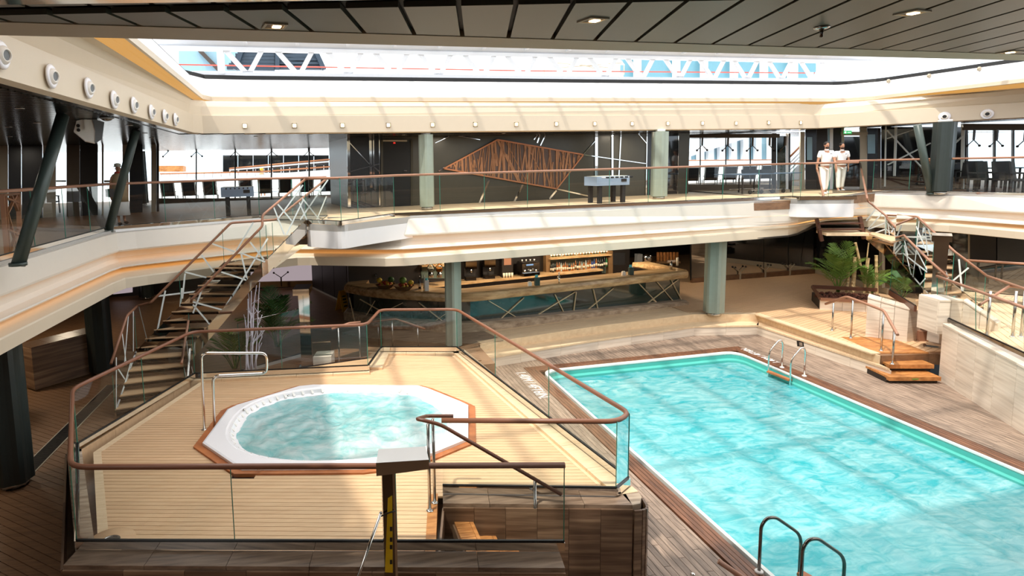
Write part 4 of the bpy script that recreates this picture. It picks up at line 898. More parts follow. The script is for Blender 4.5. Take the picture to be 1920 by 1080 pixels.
# ================================================================= PLANTER
pl_ = thing('planter', 'low travertine planter with brown rim and bamboo palms beside the right staircase', 'planter', tuple(G(1600, 581, 0)))
A_, B2_ = G(1537, 580, 0), G(1667, 588, 0); dd = (B2_-A_).normalized(); nn = Vector((-dd.y, dd.x, 0))
for k in range(3):
    p, q = A_.lerp(B2_, k/3), A_.lerp(B2_, (k+1)/3-.004); part('side_stone', MB().prism([tuple(p[:2]), tuple(q[:2]), tuple((q+nn*.1)[:2]), tuple((p+nn*.1)[:2])], 0, .32), 'travertine', pl_)
part('body', MB().prism([tuple((A_+nn*.1)[:2]), tuple((B2_+nn*.1)[:2]), tuple((B2_+nn*1.5)[:2]), tuple((A_+nn*1.5)[:2])], 0, .30), 'bar_dark', pl_)
part('rim', MB().bar(A_+Vector((0, 0, .36)), B2_+Vector((0, 0, .36)), .1, .09), 'rail_brown', pl_); part('rim', MB().bar(A_+nn*1.5+Vector((0, 0, .5)), B2_+nn*1.5+Vector((0, 0, .5)), .08, .12), 'rail_dark', pl_); part('rim', MB().bar(A_+Vector((0, 0, .38)), A_+nn*1.5+Vector((0, 0, .5)), .08, .08), 'rail_dark', pl_)
sm = MB()
for k in range(260):
    u, v = rnd.random(), rnd.uniform(.12, .95); p = A_.lerp(B2_, u)+nn*1.5*v; sm.ball((p.x, p.y, .33), rnd.uniform(.03, .06), 5, 3)
part('bark_mulch', sm, 'soil', pl_, kind='stuff')
def frond(mb, base_, tip, droop, nl, ll, wl):
    base_, tip = V3(base_), V3(tip); pts = []
    for i in range(9):
        t = i/8; p = base_.lerp(tip, t); p.z += droop*math.sin(math.pi*t)*.6-droop*.0; pts.append(p)
    mb.tube(pts, [.012*(1-.8*i/8) for i in range(9)], 4)
    d = (tip-base_); side = d.cross(Vector((0, 0, 1)))
    if side.length < 1e-3: side = Vector((1, 0, 0))
    side.normalize()
    for i in range(nl):
        t = .22+.78*i/nl; k = min(7, int(t*8)); p = pts[k].lerp(pts[k+1], t*8-k); dr_ = (pts[k+1]-pts[k]).normalized(); L = ll*(math.sin(math.pi*min(1, t*.9+.12)))**.6
        for s in (-1, 1):
            q = p+(side*s*.75+dr_*.75+Vector((0, 0, -.12+rnd.uniform(-.12, .12)))).normalized()*L; w2 = dr_*wl
            mb.add([p-w2, p+w2, (p+q)/2+w2*1.2+Vector((0, 0, .01)), q, (p+q)/2-w2*1.2], [(0, 1, 2, 3, 4)])
def palm(px, py, z, n, hgt, spread, label, m='leaf', seed=1, ll=.32):
    r = random.Random(seed); b = G(px, py, z); o = thing('palm_plant', label, 'plant', tuple(b))
    for k in range(n):
        a = 2*math.pi*k/n+r.uniform(-.4, .4); e = r.uniform(.25, 1); h = hgt*r.uniform(.6, 1.0)*(1.1-.45*e)
        mb = MB(); frond(mb, (b.x+r.uniform(-.06, .06), b.y+r.uniform(-.06, .06), b.z), (b.x+math.cos(a)*spread*e, b.y+math.sin(a)*spread*e, b.z+h), hgt*.28, 15, ll, .013)
        part('frond', mb, m if k % 3 else 'leaf_pale', o)
    return o
palm(1571, 548, .3, 16, 2.0, 1.1, 'tall green palm in the stone planter, its fronds left of the bamboo canes', 'leaf_pale', 3, .42)
palm(1632, 550, .3, 11, 1.35, .8, 'smaller bright green palm growing between bamboo canes in the planter', 'leaf_pale', 8, .32)
palm(1690, 560, .5, 9, 1.1, .9, 'dark leafy palm in the shade under the right staircase', 'leaf', 9)
for k, (x0, y0, x1, y1, r_, lb) in enumerate([(1588,548,1588,508,.055,'short thick'),(1599,548,1600,482,.065,'tall thick'),(1625,548,1592,452,.04,'long leaning'),(1620,550,1626,484,.035,'slim upright'),(1630,550,1630,528,.05,'shortest stubby'),(1644,551,1637,478,.05,'slightly leaning rightmost'),(1618,548,1624,455,.02,'thinnest')]):
    a = G(x0, y0, .3); zt = VZ(x1, y1, a); ex = (x1-x0)/1150*20; t = (a, Vector((a.x+ex, a.y, zt))); mb = MB(); n = 7
    o = thing('bamboo_cane', lb+' pale bamboo cane standing in the stone planter', 'bamboo', tuple(a), group='bamboo canes in the planter')
    for i in range(n):
        p, q = t[0].lerp(t[1], i/n), t[0].lerp(t[1], (i+1)/n-.004); mb.tube([p, p.lerp(q, .06), p.lerp(q, .94), q], [r_*1.1, r_, r_, r_*1.1], 9)
    part('cane', mb, 'bamboo_pale', o)
palm(520, 650, 0, 13, 1.9, 1.3, 'dark green palm below the front deck, left of the steel shower', 'leaf', 5, .5)
palm(440, 690, 0, 9, 1.2, .8, 'low dark palm in the shade behind the whirlpool balustrade', 'leaf', 6, .4)
# white branch sculpture
bs = thing('branch_sculpture', 'bundle of white painted branches standing beside the left staircase', 'sculpture', tuple(G(472, 704, 0))); bb = G(472, 704, 0); rb = random.Random(4)
def BP(px, py): return PL(px, py, (bb.x, bb.y), (bb.x+1, bb.y+.1))
for x0, y0, x1, y1, r_ in [(462,700,466,560,.03),(468,700,480,535,.03),(474,702,470,545,.028),(480,700,486,530,.022),(466,702,460,600,.025),(470,660,490,590,.02),(474,640,465,545,.02),(476,690,492,622,.022),(470,650,495,615,.018),(478,640,498,618,.02),(464,640,458,590,.015),(472,600,478,552,.018)]:
    n = 6; pp = []
    for i in range(n+1): t = i/n; v = BP(lerp(x0, x1, t)+rb.uniform(-1.5, 1.5), lerp(y0, y1, t)); v.y += rb.uniform(-.04, .04); pp.append(v)
    part('branch', MB().tube(pp, [r_*(1-.5*i/n) for i in range(n+1)], 6), 'branch_white', bs)
    for s in range(2):
        i = rb.randint(2, n-1); part('twig', MB().tube([pp[i], pp[i]+Vector((rb.uniform(-.16, .16), rb.uniform(-.05, .05), rb.uniform(.05, .2)))], [.012, .005], 5), 'branch_white', bs)
# ================================================================= STEEL SHOWERS
def shower(px, py, z, htop, wdt, label, rz=.0, head=.62, lean=0, curtain=False):
    b = G(px, py, z); o = thing('pool_shower', label, 'shower', tuple(b), rz, 'steel pool showers')
    m = MB(); hw = wdt/2; m.loft([[Vector((-hw, -.06, 0)), Vector((hw, -.06, 0)), Vector((hw, .06, 0)), Vector((-hw, .06, 0)), Vector((-hw, -.06, 0))], [Vector((-hw*.88, -.06, htop*.6)), Vector((hw*.88, -.06, htop*.6)), Vector((hw*.88, .06, htop*.6)), Vector((-hw*.88, .06, htop*.6)), Vector((-hw*.88, -.06, htop*.6))], [Vector((-hw, -.06, htop)), Vector((hw, -.06, htop)), Vector((hw, .06, htop)), Vector((-hw, .06, htop)), Vector((-hw, -.06, htop))]])
    part('panel_post', m, 'chrome', o, local=True)
    part('head_box', MB().box((0, -head/2+.1, htop+.08), (wdt*1.35, head, .16)), 'chrome', o, local=True)
    part('spray_plate', MB().box((0, -head+.28, htop-.005), (wdt, .25, .012)), 'dark_chrome', o, local=True)
    part('push_button', MB().lathe([(.05, 0), (.05, .03), (.03, .04)], (0, -.06, 1.1), 14, mat=Matrix.Rotation(math.pi/2, 3, 'X')), 'steel', o, local=True)
    part('base_plate', MB().box((0, 0, .01), (wdt*1.4, .3, .02)), 'steel', o, local=True); return o
s1 = G(1750, 645, 0)
shower(1750, 650, 0, VZ(1750, 452, G(1750,650,0)), .30, 'tall polished steel shower post between the right stone walls', 2.3, .75)
shower(576, 688, 0, VZ(576, 545, G(576,688,0)), .30, 'polished steel shower post behind the whirlpool platform, left of the bar', -.1, .7)

gs0, gs1 = G(452, 700, 0), G(566, 668, 0)
balustrade('glass_screen', 'frameless glass screen with a pale top edge sloping behind the steel shower', [gs0, gs1], 1, 3, rail=.012, rm='steel', chan=(.1, .1), chm='steel_band', top=[PL(445, 607, gs0, gs1), PL(566, 577, gs0, gs1)])
pb0, pb1 = G(588, 700, 0), G(622, 698, 0)
ob = thing('stone_pedestal', 'low stone pedestal with a small glass top between the shower and the handrail posts', 'pedestal', tuple(pb0)); part('body', MB().prism([tuple(pb0[:2]), tuple(pb1[:2]), tuple((pb1+Vector((.1, .5, 0)))[:2]), tuple((pb0+Vector((.1, .5, 0)))[:2])], 0, .42), 'travertine', ob); part('glass_guard', MB().bar(pb0+Vector((0, .1, .6)), pb1+Vector((0, .1, .6)), .02, .34), 'clear_glass', ob); part('top_rail', MB().bar(pb0+Vector((0, .1, .78)), pb1+Vector((0, .1, .78)), .03, .03), 'steel', ob)
# ================================================================= ROOF
rf = struct('ceiling_skylight', label='white steel lattice girder and skylight frame over the atrium')
TA, TB = rring(1, 8.07, .9)[6], rring(1, 8.07, .9)[-8]
TA = PL(350, 140, Rl[2]+Vector((0, .75, 0)), Rl[3]+Vector((0, .75, 0))); TB = PL(1590, 152, Rl[2]+Vector((0, .75, 0)), Rl[3]+Vector((0, .75, 0)))
def TP(px, py, o=0.0): return PL(px, py, (TA.x, TA.y-o), (TB.x, TB.y-o))
zc = 8.13; zt = VZ(700, 98, TP(700, 98)); tdir = Vector((TB.x-TA.x, TB.y-TA.y, 0)).normalized()
ends = (TP(255, 140), TP(1860, 150))
part('bottom_chord', MB().bar((ends[0].x, ends[0].y, zc), (ends[1].x, ends[1].y, zc), .16, .13), 'ship_white', rf)
part('top_chord', MB().bar((ends[0].x, ends[0].y, zt), (ends[1].x, ends[1].y, zt), .18, .12), 'ship_white', rf)
part('eave_girder', MB().add([(ends[0].x, ends[0].y, zt+.06), (ends[1].x, ends[1].y, zt+.06), (ends[1].x, ends[1].y-.7, zt+.42), (ends[0].x, ends[0].y-.7, zt+.42), (ends[0].x, ends[0].y, zt+.46), (ends[1].x, ends[1].y, zt+.46)], [(0, 1, 2, 3), (3, 2, 5, 4), (0, 4, 5, 1)]), 'ship_white', rf)
Vb = [465,560,653,740,822,904,982,1060,1134,1204,1274,1338,1401,1465,1525]
for k, x in enumerate(Vb):
    c = TP(x, 140); p = Vector((c.x, c.y, zc+.05))
    for s_, dx in ((-1, .66), (1, .46)):
        q = p+tdir*s_*dx; part('brace', MB().bar(p+tdir*s_*.05, (q.x, q.y, zt), .07, .15), 'ship_white', rf)
    part('gusset', MB().bar(p-tdir*.16, p+tdir*.16, .07, .12), 'ship_white', rf)
    # rafters running back over the atrium
    e = Vector((p.x-.2, p.y-17.5, 9.6)); part('rafter', MB().bar((p.x, p.y-.1, zt+.2), e, .10, .16), 'ship_white', rf)
part('end_post', MB().bar(Vector((TP(415,130).x, TP(415,130).y, zc)), Vector((TP(415,130).x, TP(415,130).y, zt)), .2, .2, up=(0,1,0)), 'ship_white', rf)
part('end_post', MB().bar(Vector((TP(1560,130).x, TP(1560,130).y, zc)), Vector((TP(1560,130).x, TP(1560,130).y, zt)), .2, .2, up=(0,1,0)), 'ship_white', rf)
for k in range(1, 3):
    y = TA.y-k*6.2; part('purlin', MB().bar((-3.6, y, zt+.3), (22.5, y+3.4, zt+.3), .14, .2), 'ship_white', rf)
xx = [(-3, 19, 3, 12), (9, 21, 15, 14), (9, 13, 3, 6)]
for a, b, c, d in xx: part('wind_brace', MB().bar((a, b, zt+.25), (c, d, zt+.35), .09, .09), 'ship_white', rf)
for sx_, nm in ((-1, 'left'), (1, 'right')):
    a, b = (Vector((-2.95, 5, 0)), Vector((TA.x-1.9, TA.y, 0))) if sx_ < 0 else (Vector((24.2, 13.5, 0)), Vector((ends[1].x-.6, ends[1].y, 0)))
    part('side_chord', MB().bar((a.x, a.y, zc), (b.x, b.y, zc), .14, .12), 'ship_white', rf); part('side_chord', MB().bar((a.x, a.y, zt), (b.x, b.y, zt), .14, .14), 'ship_white', rf)
    for k in range(9):
        p, q = a.lerp(b, k/9), a.lerp(b, (k+.5)/9); r = a.lerp(b, (k+1)/9)
        part('brace', MB().bar((p.x, p.y, zt), (q.x, q.y, zc), .05, .1), 'ship_white', rf); part('brace', MB().bar((q.x, q.y, zc), (r.x, r.y, zt), .05, .1), 'ship_white', rf)
# small spotlights on the right upstand
for px, py in ((1593,161),(1665,152),(1741,142),(1835,129)):
    p = PL(px, py, Rlr[-9]+Vector((0,.2,0)), Rlr[-1]+Vector((0,.2,0))) if False else PL(px, py, Rl[4]+Vector((.2,.2,0)), Rl[5]+Vector((.2,.2,0)))
    o = thing('spotlight', 'small round ceiling spotlight on the glossy white skylight upstand', 'light', tuple(p), group='round spotlights on the right upstand')
    mt = Matrix.Rotation(math.pi/2, 3, 'X') @ Matrix.Identity(3)
    part('ring', MB().lathe([(.04, 0), (.07, 0), (.07, .03), (.05, .05)], (0, 0, 0), 14, mat=Matrix.Rotation(math.radians(100), 3, 'X')), 'beige_trim', o, local=True); part('lens', MB().lathe([(.02, .02), (.04, .02), (.04, .045)], (0, 0, 0), 12, mat=Matrix.Rotation(math.radians(100), 3, 'X')), 'dark_chrome', o, local=True)
# ball nozzles left
SZ = Vector((1, 0, 0))
def rotto(v):
    return Vector((0, 0, 1)).rotation_difference(V3(v).normalized()).to_matrix()
vent0 = None
for i, (px, py) in enumerate([(2,103),(95,143),(165,165),(213,187),(250,197),(283,210),(308,218),(328,224)]):
    p = PL(px, py, Rb[1]+Vector((.03, 0, 0)), Rb[2]+Vector((.03, 0, 0))); lb = ['cut off by the left picture edge', 'second from the left edge', 'third, above the loudspeaker', 'fourth from the left edge', 'fifth from the left edge', 'sixth from the left edge', 'seventh from the left edge', 'last, nearest the band corner'][i]
    if vent0 is None:
        vent0 = thing('air_nozzle', 'round white air nozzle on the cream band, '+lb, 'vent', tuple(p), group='air nozzles on the left roof band'); Mx = rotto((1, 0, 0))
        part('flange', MB().lathe([(.10, 0), (.155, 0), (.155, .015), (.13, .035), (.10, .025)], (0, 0, 0), 24, mat=Mx), 'shell_white', vent0, local=True)
        part('nozzle', MB().lathe([(.10, .01), (.10, .04), (.07, .075), (.058, .075), (.055, .02)], (0, 0, 0), 24, mat=rotto((1, -.25, -.1))), 'plastic_white', vent0, local=True)
        part('bore', MB().lathe([(.001, .055), (.056, .055), (.056, .06)], (0, 0, 0), 20, mat=rotto((1, -.25, -.1))), 'grille_grey', vent0, local=True)
    else: dup(vent0, p, label='round white air nozzle on the cream band, '+lb)
dR = Vector((Rb[5].x-Rb[4].x, Rb[5].y-Rb[4].y, 0)).normalized(); nR = Vector((dR.y, -dR.x, 0))*1
if nR.dot(Vector((-1, -1, 0))) < 0: nR = -nR
for (px, py), lb in zip([(1771,219),(1851,214)], ['above the right dark column', 'nearest the right picture edge']):
    p = PL(px, py, Rb[4]+nR*.02, Rb[5]+nR*.02); v = thing('air_nozzle', 'round white air nozzle on the right cream band, '+lb, 'vent', tuple(p), group='air nozzles on the right roof band')
    mm = rotto(nR); part('flange', MB().lathe([(.10, 0), (.17, 0), (.17, .02), (.14, .04), (.1, .03)], (0, 0, 0), 20, mat=mm), 'shell_white', v, local=True)
    part('nozzle', MB().lathe([(.1, .01), (.1, .06), (.07, .1), (.06, .1), (.055, .03)], (0, 0, 0), 20, mat=mm), 'plastic_white', v, local=True); part('bore', MB().lathe([(.001, .07), (.058, .07), (.058, .075)], (0, 0, 0), 16, mat=mm), 'bar_dark', v, local=True)
# square lights on the front band
NTH = ['first','second','third','fourth','fifth','sixth','seventh','eighth','ninth','tenth','eleventh','twelfth','thirteenth','fourteenth','fifteenth']; SQ = 1
sl0 = None; fdir = (Rb[3]-Rb[2]).normalized(); fnn = Vector((fdir.y, -fdir.x, 0))
for px, py in [(459,236),(552,235.5),(642,235),(728,234.5),(811,234),(891,233),(968,233),(1043,232.5),(1115,232),(1185,232),(1252,231.5),(1317,231),(1380,231),(1441,230),(1501,230)]:
    p = PL(px, py, Rb[2]+fnn*.01, Rb[3]+fnn*.01)
    if sl0 is None:
        sl0 = thing('wall_spotlight', 'small square warm light on the front cream band, the leftmost of fifteen', 'light', tuple(p), group='square lights on the front roof band'); an_ = math.atan2(fdir.y, fdir.x); sl0.rotation_euler = (0, 0, an_)
        for dx, dz, w_, h_ in ((-.06, 0, .02, .14), (.06, 0, .02, .14), (0, .06, .14, .02), (0, -.06, .14, .02)): part('bezel', MB().box((dx, -.01, dz), (w_, .03, h_)), 'beige_trim', sl0, local=True)
        part('lamp', MB().box((0, -.004, 0), (.09, .012, .09)), 'lamp_warm', sl0, local=True)
    else: dup(sl0, p, label='small square warm light on the front cream band, '+NTH[SQ]+' from the left'); SQ += 1
# ================================================================= UPPER WINDOWS AND EXTERIOR
def quadpx(x1, y1, x2, y2, A, B_, th=.04, o=0.0):
    d = Vector((B_[0]-A[0], B_[1]-A[1], 0)).normalized(); n = Vector((d.y, -d.x, 0))*o; a, b = (A[0]+n.x, A[1]+n.y), (B_[0]+n.x, B_[1]+n.y)
    return MB().quadth([PL(x1, y1, a, b), PL(x2, y1, a, b), PL(x2, y2, a, b), PL(x1, y2, a, b)], th)
def pane(x1, y1, x2, y2, A, B_, par, m='clear_glass', name='glass_pane'):
    mb = MB(); mb.v = [PL(x1, y1, A, B_), PL(x2, y1, A, B_), PL(x2, y2, A, B_), PL(x1, y2, A, B_)]; mb.f = [(0, 1, 2, 3)]; return part(name, mb, m, par)
def fitting(px, ytop, A, B_, par, arms=(-1, 1), up=True, m='brown_trim', L=.3):
    t = PL(px, ytop, A, B_)+Vector((0, -.08, 0)); s = -1 if up else 1; k = t+Vector((0, 0, s*.38)); dd = Vector((B_[0]-A[0], B_[1]-A[1], 0)).normalized()
    o = part('glass_bracket', MB().bar(t, k, .06, .05), m, par)
    for a in arms: e = k+dd*a*L+Vector((0, 0, s*.22)); part('bracket_arm', MB().tube([k, e], .018, 6), m, o); part('disc', MB().ball(e, .045, 8, 5), 'bar_dark', o)
# left window wall
LA, LBx = Vector((-7.9, 29.6, 0)), Vector((1.2, 31.2, 0))
w1 = struct('window_1', label='tall frameless windows at the left rear of the upper deck')
xs = [296, 368, 441, 509, 580, 640]
for a, b in zip(xs, xs[1:]):
    pane(a, 262, b, 383, LA, LBx, w1); part('mullion', quadpx(b-1.2, 268, b+1.2, 382, LA, LBx, .08), 'bar_dark', w1)
part('header', quadpx(286, 263, 662, 273, LA, LBx, .3, .4), 'brown_trim', w1); part('sill', quadpx(286, 372, 662, 385, LA, LBx, .3, .05), 'brown_trim', w1)
for x, ar in zip([315, 368, 441, 509, 578, 630], [(-1,), (-1, 1), (-1, 1), (-1, 1), (-1, 1), (1,)]): fitting(x, 269, LA, LBx, w1, ar, L=.24)
part('jamb', quadpx(284, 255, 295, 395, LA, LBx, .3, .3), 'beige_trim', w1)
# left cross wall with glass doors
CA, CB = Vector((-14.4, 20.8, 0)), Vector((-5.6, 23.4, 0))
w2 = struct('wall_left_doors', label='dark panelled wall with glass doors at the end of the left gallery')
for x1, x2, m in [(-60, 15, 'beige_trim'), (15, 40, 'wall_charcoal'), (40, 80, 'wall_charcoal'), (80, 105, 'beige_trim'), (124, 150, 'brown_trim'), (150, 184, 'bar_dark'), (190, 195, 'beige_trim'), (229, 242, 'beige_trim'), (242, 268, 'wall_charcoal'), (283, 293, 'beige_trim'), (293, 299, 'bar_dark')]:
    part('wall_panel', quadpx(x1+.7, 235, x2-.7, 420, CA, CB, .12), m, w2)
for x1, x2 in [(105, 124), (184, 190), (195, 229), (268, 283)]: pane(x1, 240, x2, 420, CA, CB, w2)
part('door_header', quadpx(80, 228, 300, 268, CA, CB, .15, .02), 'brown_trim', w2)
part('door_rail', quadpx(195, 338, 229, 342, CA, CB, .05), 'beige_trim', w2); part('door_rail', quadpx(105, 338, 124, 341, CA, CB, .05), 'beige_trim', w2)
# right window wall
RA, RB_ = G(1292, 357, 3.8), G(1500, 355, 3.8); RC = G(1650, 354, 3.8); RD = G(1812, 354, 3.8); RE = G(1930, 353, 3.8)
w3 = struct('window_2', label='tall frameless windows at the right rear of the upper deck')
xs = [1290, 1313, 1361, 1407, 1448]
for a, b in zip(xs, xs[1:]): pane(a, 250, b, 357, RA, RB_, w3); part('mullion', quadpx(b-1, 257, b+1, 355, RA, RB_, .06), 'bar_dark', w3)
part('header', quadpx(1286, 251, 1462, 258, RA, RB_, .25, .3), 'brown_trim', w3); part('sill', quadpx(1286, 346, 1450, 357, RA, RB_, .2, .05), 'brown_trim', w3)
for x, ar in zip([1315, 1363, 1409, 1441], [(-1, 1), (-1, 1), (-1, 1), (1,)]): fitting(x, 256, RA, RB_, w3, ar, L=.2)
part('jamb', quadpx(1448, 250, 1456, 355, RA, RB_, .2), 'bar_dark', w3); part('dark_pane', quadpx(1457, 255, 1473, 354, RA, RB_, .04), 'glass_green', w3); part('jamb', quadpx(1474, 250, 1478, 355, RA, RB_, .1), 'ship_white', w3); part('jamb', quadpx(1479, 250, 1482, 355, RA, RB_, .1), 'bar_dark', w3)
pane(1482, 252, 1501, 353, RA, RB_, w3); part('jamb', quadpx(1501, 247, 1509, 358, RA, RB_, .25), 'beige_trim', w3); fitting(1470, 256, RA, RB_, w3, (-1,), L=.2)
w4 = struct('wall_right_doors', label='dark wall with glass doors behind the two men in white')
for x1, x2, m in [(1510, 1531, 'wall_charcoal'), (1531, 1552, 'bar_dark'), (1552, 1556, 'sea_blue'), (1562, 1578, 'bar_dark'), (1578, 1583, 'beige_trim'), (1612, 1626, 'beige_trim'), (1626, 1645, 'wall_charcoal'), (1645, 1652, 'bar_dark')]:
    part('wall_panel', quadpx(x1+.3, 240, x2-.3, 357, RB_, RC, .12), m, w4)
part('door_glass', quadpx(1513, 257, 1523, 300, RB_, RC, .05, .15), 'sea_blue', w4); part('door_glass', quadpx(1583, 256, 1612, 350, RB_, RC, .05), 'glass_dark', w4); part('wall_panel', quadpx(1556, 240, 1562, 357, RB_, RC, .05), 'ship_white', w4)
part('door_head', quadpx(1577, 247, 1627, 254, RB_, RC, .12, .05), 'beige_trim', w4); part('window_pane', quadpx(1627, 252, 1641, 288, RB_, RC, .04, .1), 'sea_blue', w4)
ex = thing('exit_sign', 'small green emergency exit sign above the glass doors', 'sign', tuple(PL(1590, 250, RB_, RC)+Vector((0, -.5, 0))))
oB, oC = RB_+Vector((0, -.5, 0)), RC+Vector((0, -.5, 0))
part('panel', quadpx(1582, 245, 1597, 251, oB, oC, .05), 'exit_green', ex)
part('pictogram', quadpx(1583.5, 246.5, 1587, 249.8, oB, oC, .02, .03), 'letter_white', ex); part('arrow', quadpx(1589, 247.6, 1595.5, 248.8, oB, oC, .02, .03), 'letter_white', ex)
w5 = struct('wall_right_mirror', label='glossy dark wall with white lattice strips on the right upper deck')
part('dark_panel', quadpx(1652, 238, 1812, 362, RC, RD, .15), 'glass_dark', w5)
for x1, y1, x2, y2, w_ in [(1661,238,1659,350,.05),(1680,238,1677,330,.09),(1663,260,1712,243,.05),(1663,244,1730,316,.05),(1664,309,1745,268,.06),(1783,276,1806,254,.06),(1785,248,1794,242,.04),(1806,232,1804,358,.12)]:
    p, q = PL(x1, y1, RC+Vector((0,-.05,0)), RD+Vector((0,-.05,0))), PL(x2, y2, RC+Vector((0,-.05,0)), RD+Vector((0,-.05,0))); part('lattice_strip', MB().bar(p, q, .03, w_, up=(0, -1, 0)), 'strip_white' if x1 != 1677 else 'chrome', w5)
w6 = struct('window_3', label='bright windows at the far right of the upper deck')
xs = [1813, 1865, 1900, 1935]
for a, b in zip(xs, xs[1:]): pane(a, 238, b, 362, RD, RE, w6); part('mullion', quadpx(a-1.5, 240, a+2.5, 361, RD, RE, .1), 'grille_grey', w6)
part('header', quadpx(1806, 232, 1945, 244, RD, RE, .2, .05), 'brown_trim', w6)
for x in (1823, 1866, 1918): fitting(x, 243, RD, RE, w6, (-1, 1), L=.18, m='grille_grey')
# exterior left
struct('floor_outside', MB().b2((-40, 31.5, 3.3), (60, 90, 3.6)), 'ship_white', 'white open deck outside the windows')
def ybox(x1, y1, x2, y2, Y, th, m, name, par): 
    p, q, r, s = DY(x1, y1, Y), DY(x2, y1, Y), DY(x2, y2, Y), DY(x1, y2, Y); return part(name, MB().quadth([p, q, r, s], th), m, par)
bl = thing('deck_house', 'white deck house with a long dark glass front outside the left windows', 'building', tuple(DY(530, 345, 46)))
ybox(412, 324, 645, 352, 46, 2, 'ship_white', 'lower_wall', bl); ybox(420, 270, 645, 291, 46, 3, 'ship_white', 'roof', bl); ybox(418, 262, 645, 272, 45.5, 3.5, 'navy', 'roof_edge', bl)
for k in range(8): ybox(418+k*28.5, 291, 418+k*28.5+27.5, 325, 46.3, .1, 'glass_dark', 'window_pane', bl)
bx = thing('deck_locker', 'white locker with a brown bench outside at the far left window edge', 'locker', tuple(DY(325, 325, 42)))
ybox(297, 292, 362, 312, 42, 2, 'ship_white', 'cabinet', bx); ybox(297, 311, 343, 322, 41.5, 1, 'teak_warm', 'bench', bx)
rp = thing('outdoor_ramp', 'rising white ramp railing with brown handrails outside the left windows', 'railing', tuple(DY(470, 340, 37)))
for (a, b, c, d, m, r_) in [(300, 326, 490, 322, 'copper', .05), (490, 322, 640, 311, 'copper', .05), (430, 316, 640, 297, 'copper', .05), (430, 319, 640, 301, 'ship_white', .05)]:
    part('handrail' if m == 'copper' else 'rail', MB().tube([DY(a, b, 37), DY(c, d, 37)], r_, 6), m, rp)
part('ramp_side', MB().quadth([DY(440, 331, 37.3), DY(645, 316, 37.3), DY(645, 330, 37.3), DY(440, 338, 37.3)], .1), 'ship_white', rp)
for k in range(22): x = 303+k*16; part('post', MB().bar(DY(x, 327-k*.9, 37.1), DY(x, 337-k*.6, 37.1), .06, .06), 'ship_white', rp)
# exterior right
fr = thing('outdoor_screen', 'white sloping frame with broad white posts and blue glass outside the right windows', 'screen', tuple(DY(1380, 318, 38)))
px_ = [(1296, 287), (1313, 281), (1331, 276), (1352, 270), (1374, 262), (1396, 255), (1420, 250), (1445, 248)]
for (a, ya), (b, yb) in zip(px_, px_[1:]):
    part('glass_pane', MB().quadth([DY(a, ya, 38.2), DY(b, yb, 38.2), DY(b, 303, 38.2), DY(a, 303, 38.2)], .03), 'sea_blue', fr); part('post', MB().bar(DY(b, yb, 38), DY(b, 306, 38), .4, .3, up=(0, 1, 0)), 'ship_white', fr)
part('top_rail', MB().bar(DY(1286, 290, 37.9), DY(1420, 246, 37.9), .4, .35), 'ship_white', fr); part('handrail', MB().tube([DY(1288, 301, 37), DY(1450, 300, 37)], .05, 6), 'copper', fr); part('lower_rail', MB().bar(DY(1286, 306, 37), DY(1450, 305, 37), .1, .3), 'ship_white', fr)
os_ = thing('outdoor_stairs', 'white open stairs with a brown rail outside the right glass door', 'staircase', tuple(DY(1490, 345, 34)))
part('handrail', MB().tube([DY(1480, 295, 34), DY(1502, 273, 34)], .06, 6), 'copper', os_)
for k in range(4): part('rail', MB().tube([DY(1480, 306+k*7, 34), DY(1502, 284+k*7, 34)], .04, 6), 'ship_white', os_)
part('stringer', MB().bar(DY(1478, 345, 34), DY(1504, 312, 34), .2, .5), 'ship_white', os_)
for th2, Y, pxs in ((bl, 47, (430, 630)), (bx, 43, (305, 355)), (rp, 37.1, (310, 470, 630)), (fr, 38, (1313, 1374, 1445)), (os_, 34, (1480, 1500))):
    for x in pxs: p = DY(x, 330, Y); part('support', MB().b2((p.x-.1, Y-.1, 3.6), (p.x+.1, Y+.1, 4.2)), 'ship_white', th2)
sea = struct('water_sea', MB().b2((-140, 95, -3), (170, 300, -2)), 'sea_blue', 'hazy sea far beyond the deck')
# beyond the skylight girder
def sky_thing(name, label, cat, ref): return thing(name, label, cat, tuple(ref))
tw = sky_thing('stair_tower', 'dark navy slatted stair tower seen through the left end of the roof girder', 'tower', DY(510, 140, 30))
for k in range(6): part('slat', MB().bar(DY(446-k*4, 98+k*6, 30), DY(515, 97+k*6.6, 30), .3, .14), 'navy', tw)
for k in range(5): part('slat', MB().bar(DY(515, 98+k*7, 30.2), DY(590+k*4, 97+k*7.4, 30.2), .3, .22), 'navy', tw)
part('corner_post', MB().bar(DY(455, 90, 29.8), DY(441, 131, 29.8), .2, .3, up=(0,1,0)), 'navy', tw); part('corner_post', MB().bar(DY(590, 92, 29.8), DY(608, 131, 29.8), .2, .3, up=(0,1,0)), 'navy', tw); part('mid_post', MB().bar(DY(520, 92, 29.8), DY(520, 131, 29.8), .2, .2, up=(0,1,0)), 'navy', tw)
tb = sky_thing('pool_screen', 'pale blue glass screen left of the dark slatted stair tower', 'screen', DY(430, 140, 33)); ybox(335, 88, 470, 133, 33, .1, 'sea_blue', 'glass_pane', tb); part('frame_post', MB().bar(DY(372, 92, 32.8), DY(412, 133, 32.8), .2, .35, up=(0,1,0)), 'shoe', tb)
t2 = sky_thing('funnel_screen', 'teal painted casing with white posts behind the right half of the roof girder', 'screen', DY(1330, 145, 33))
ybox(1168, 104, 1530, 146, 33.4, .3, 'teal_wall', 'casing', t2)
for x in (1195, 1268, 1320, 1376, 1432, 1488): part('post', MB().bar(DY(x, 100, 33), DY(x, 147, 33), .3, .3, up=(0,1,0)), 'ship_white', t2)
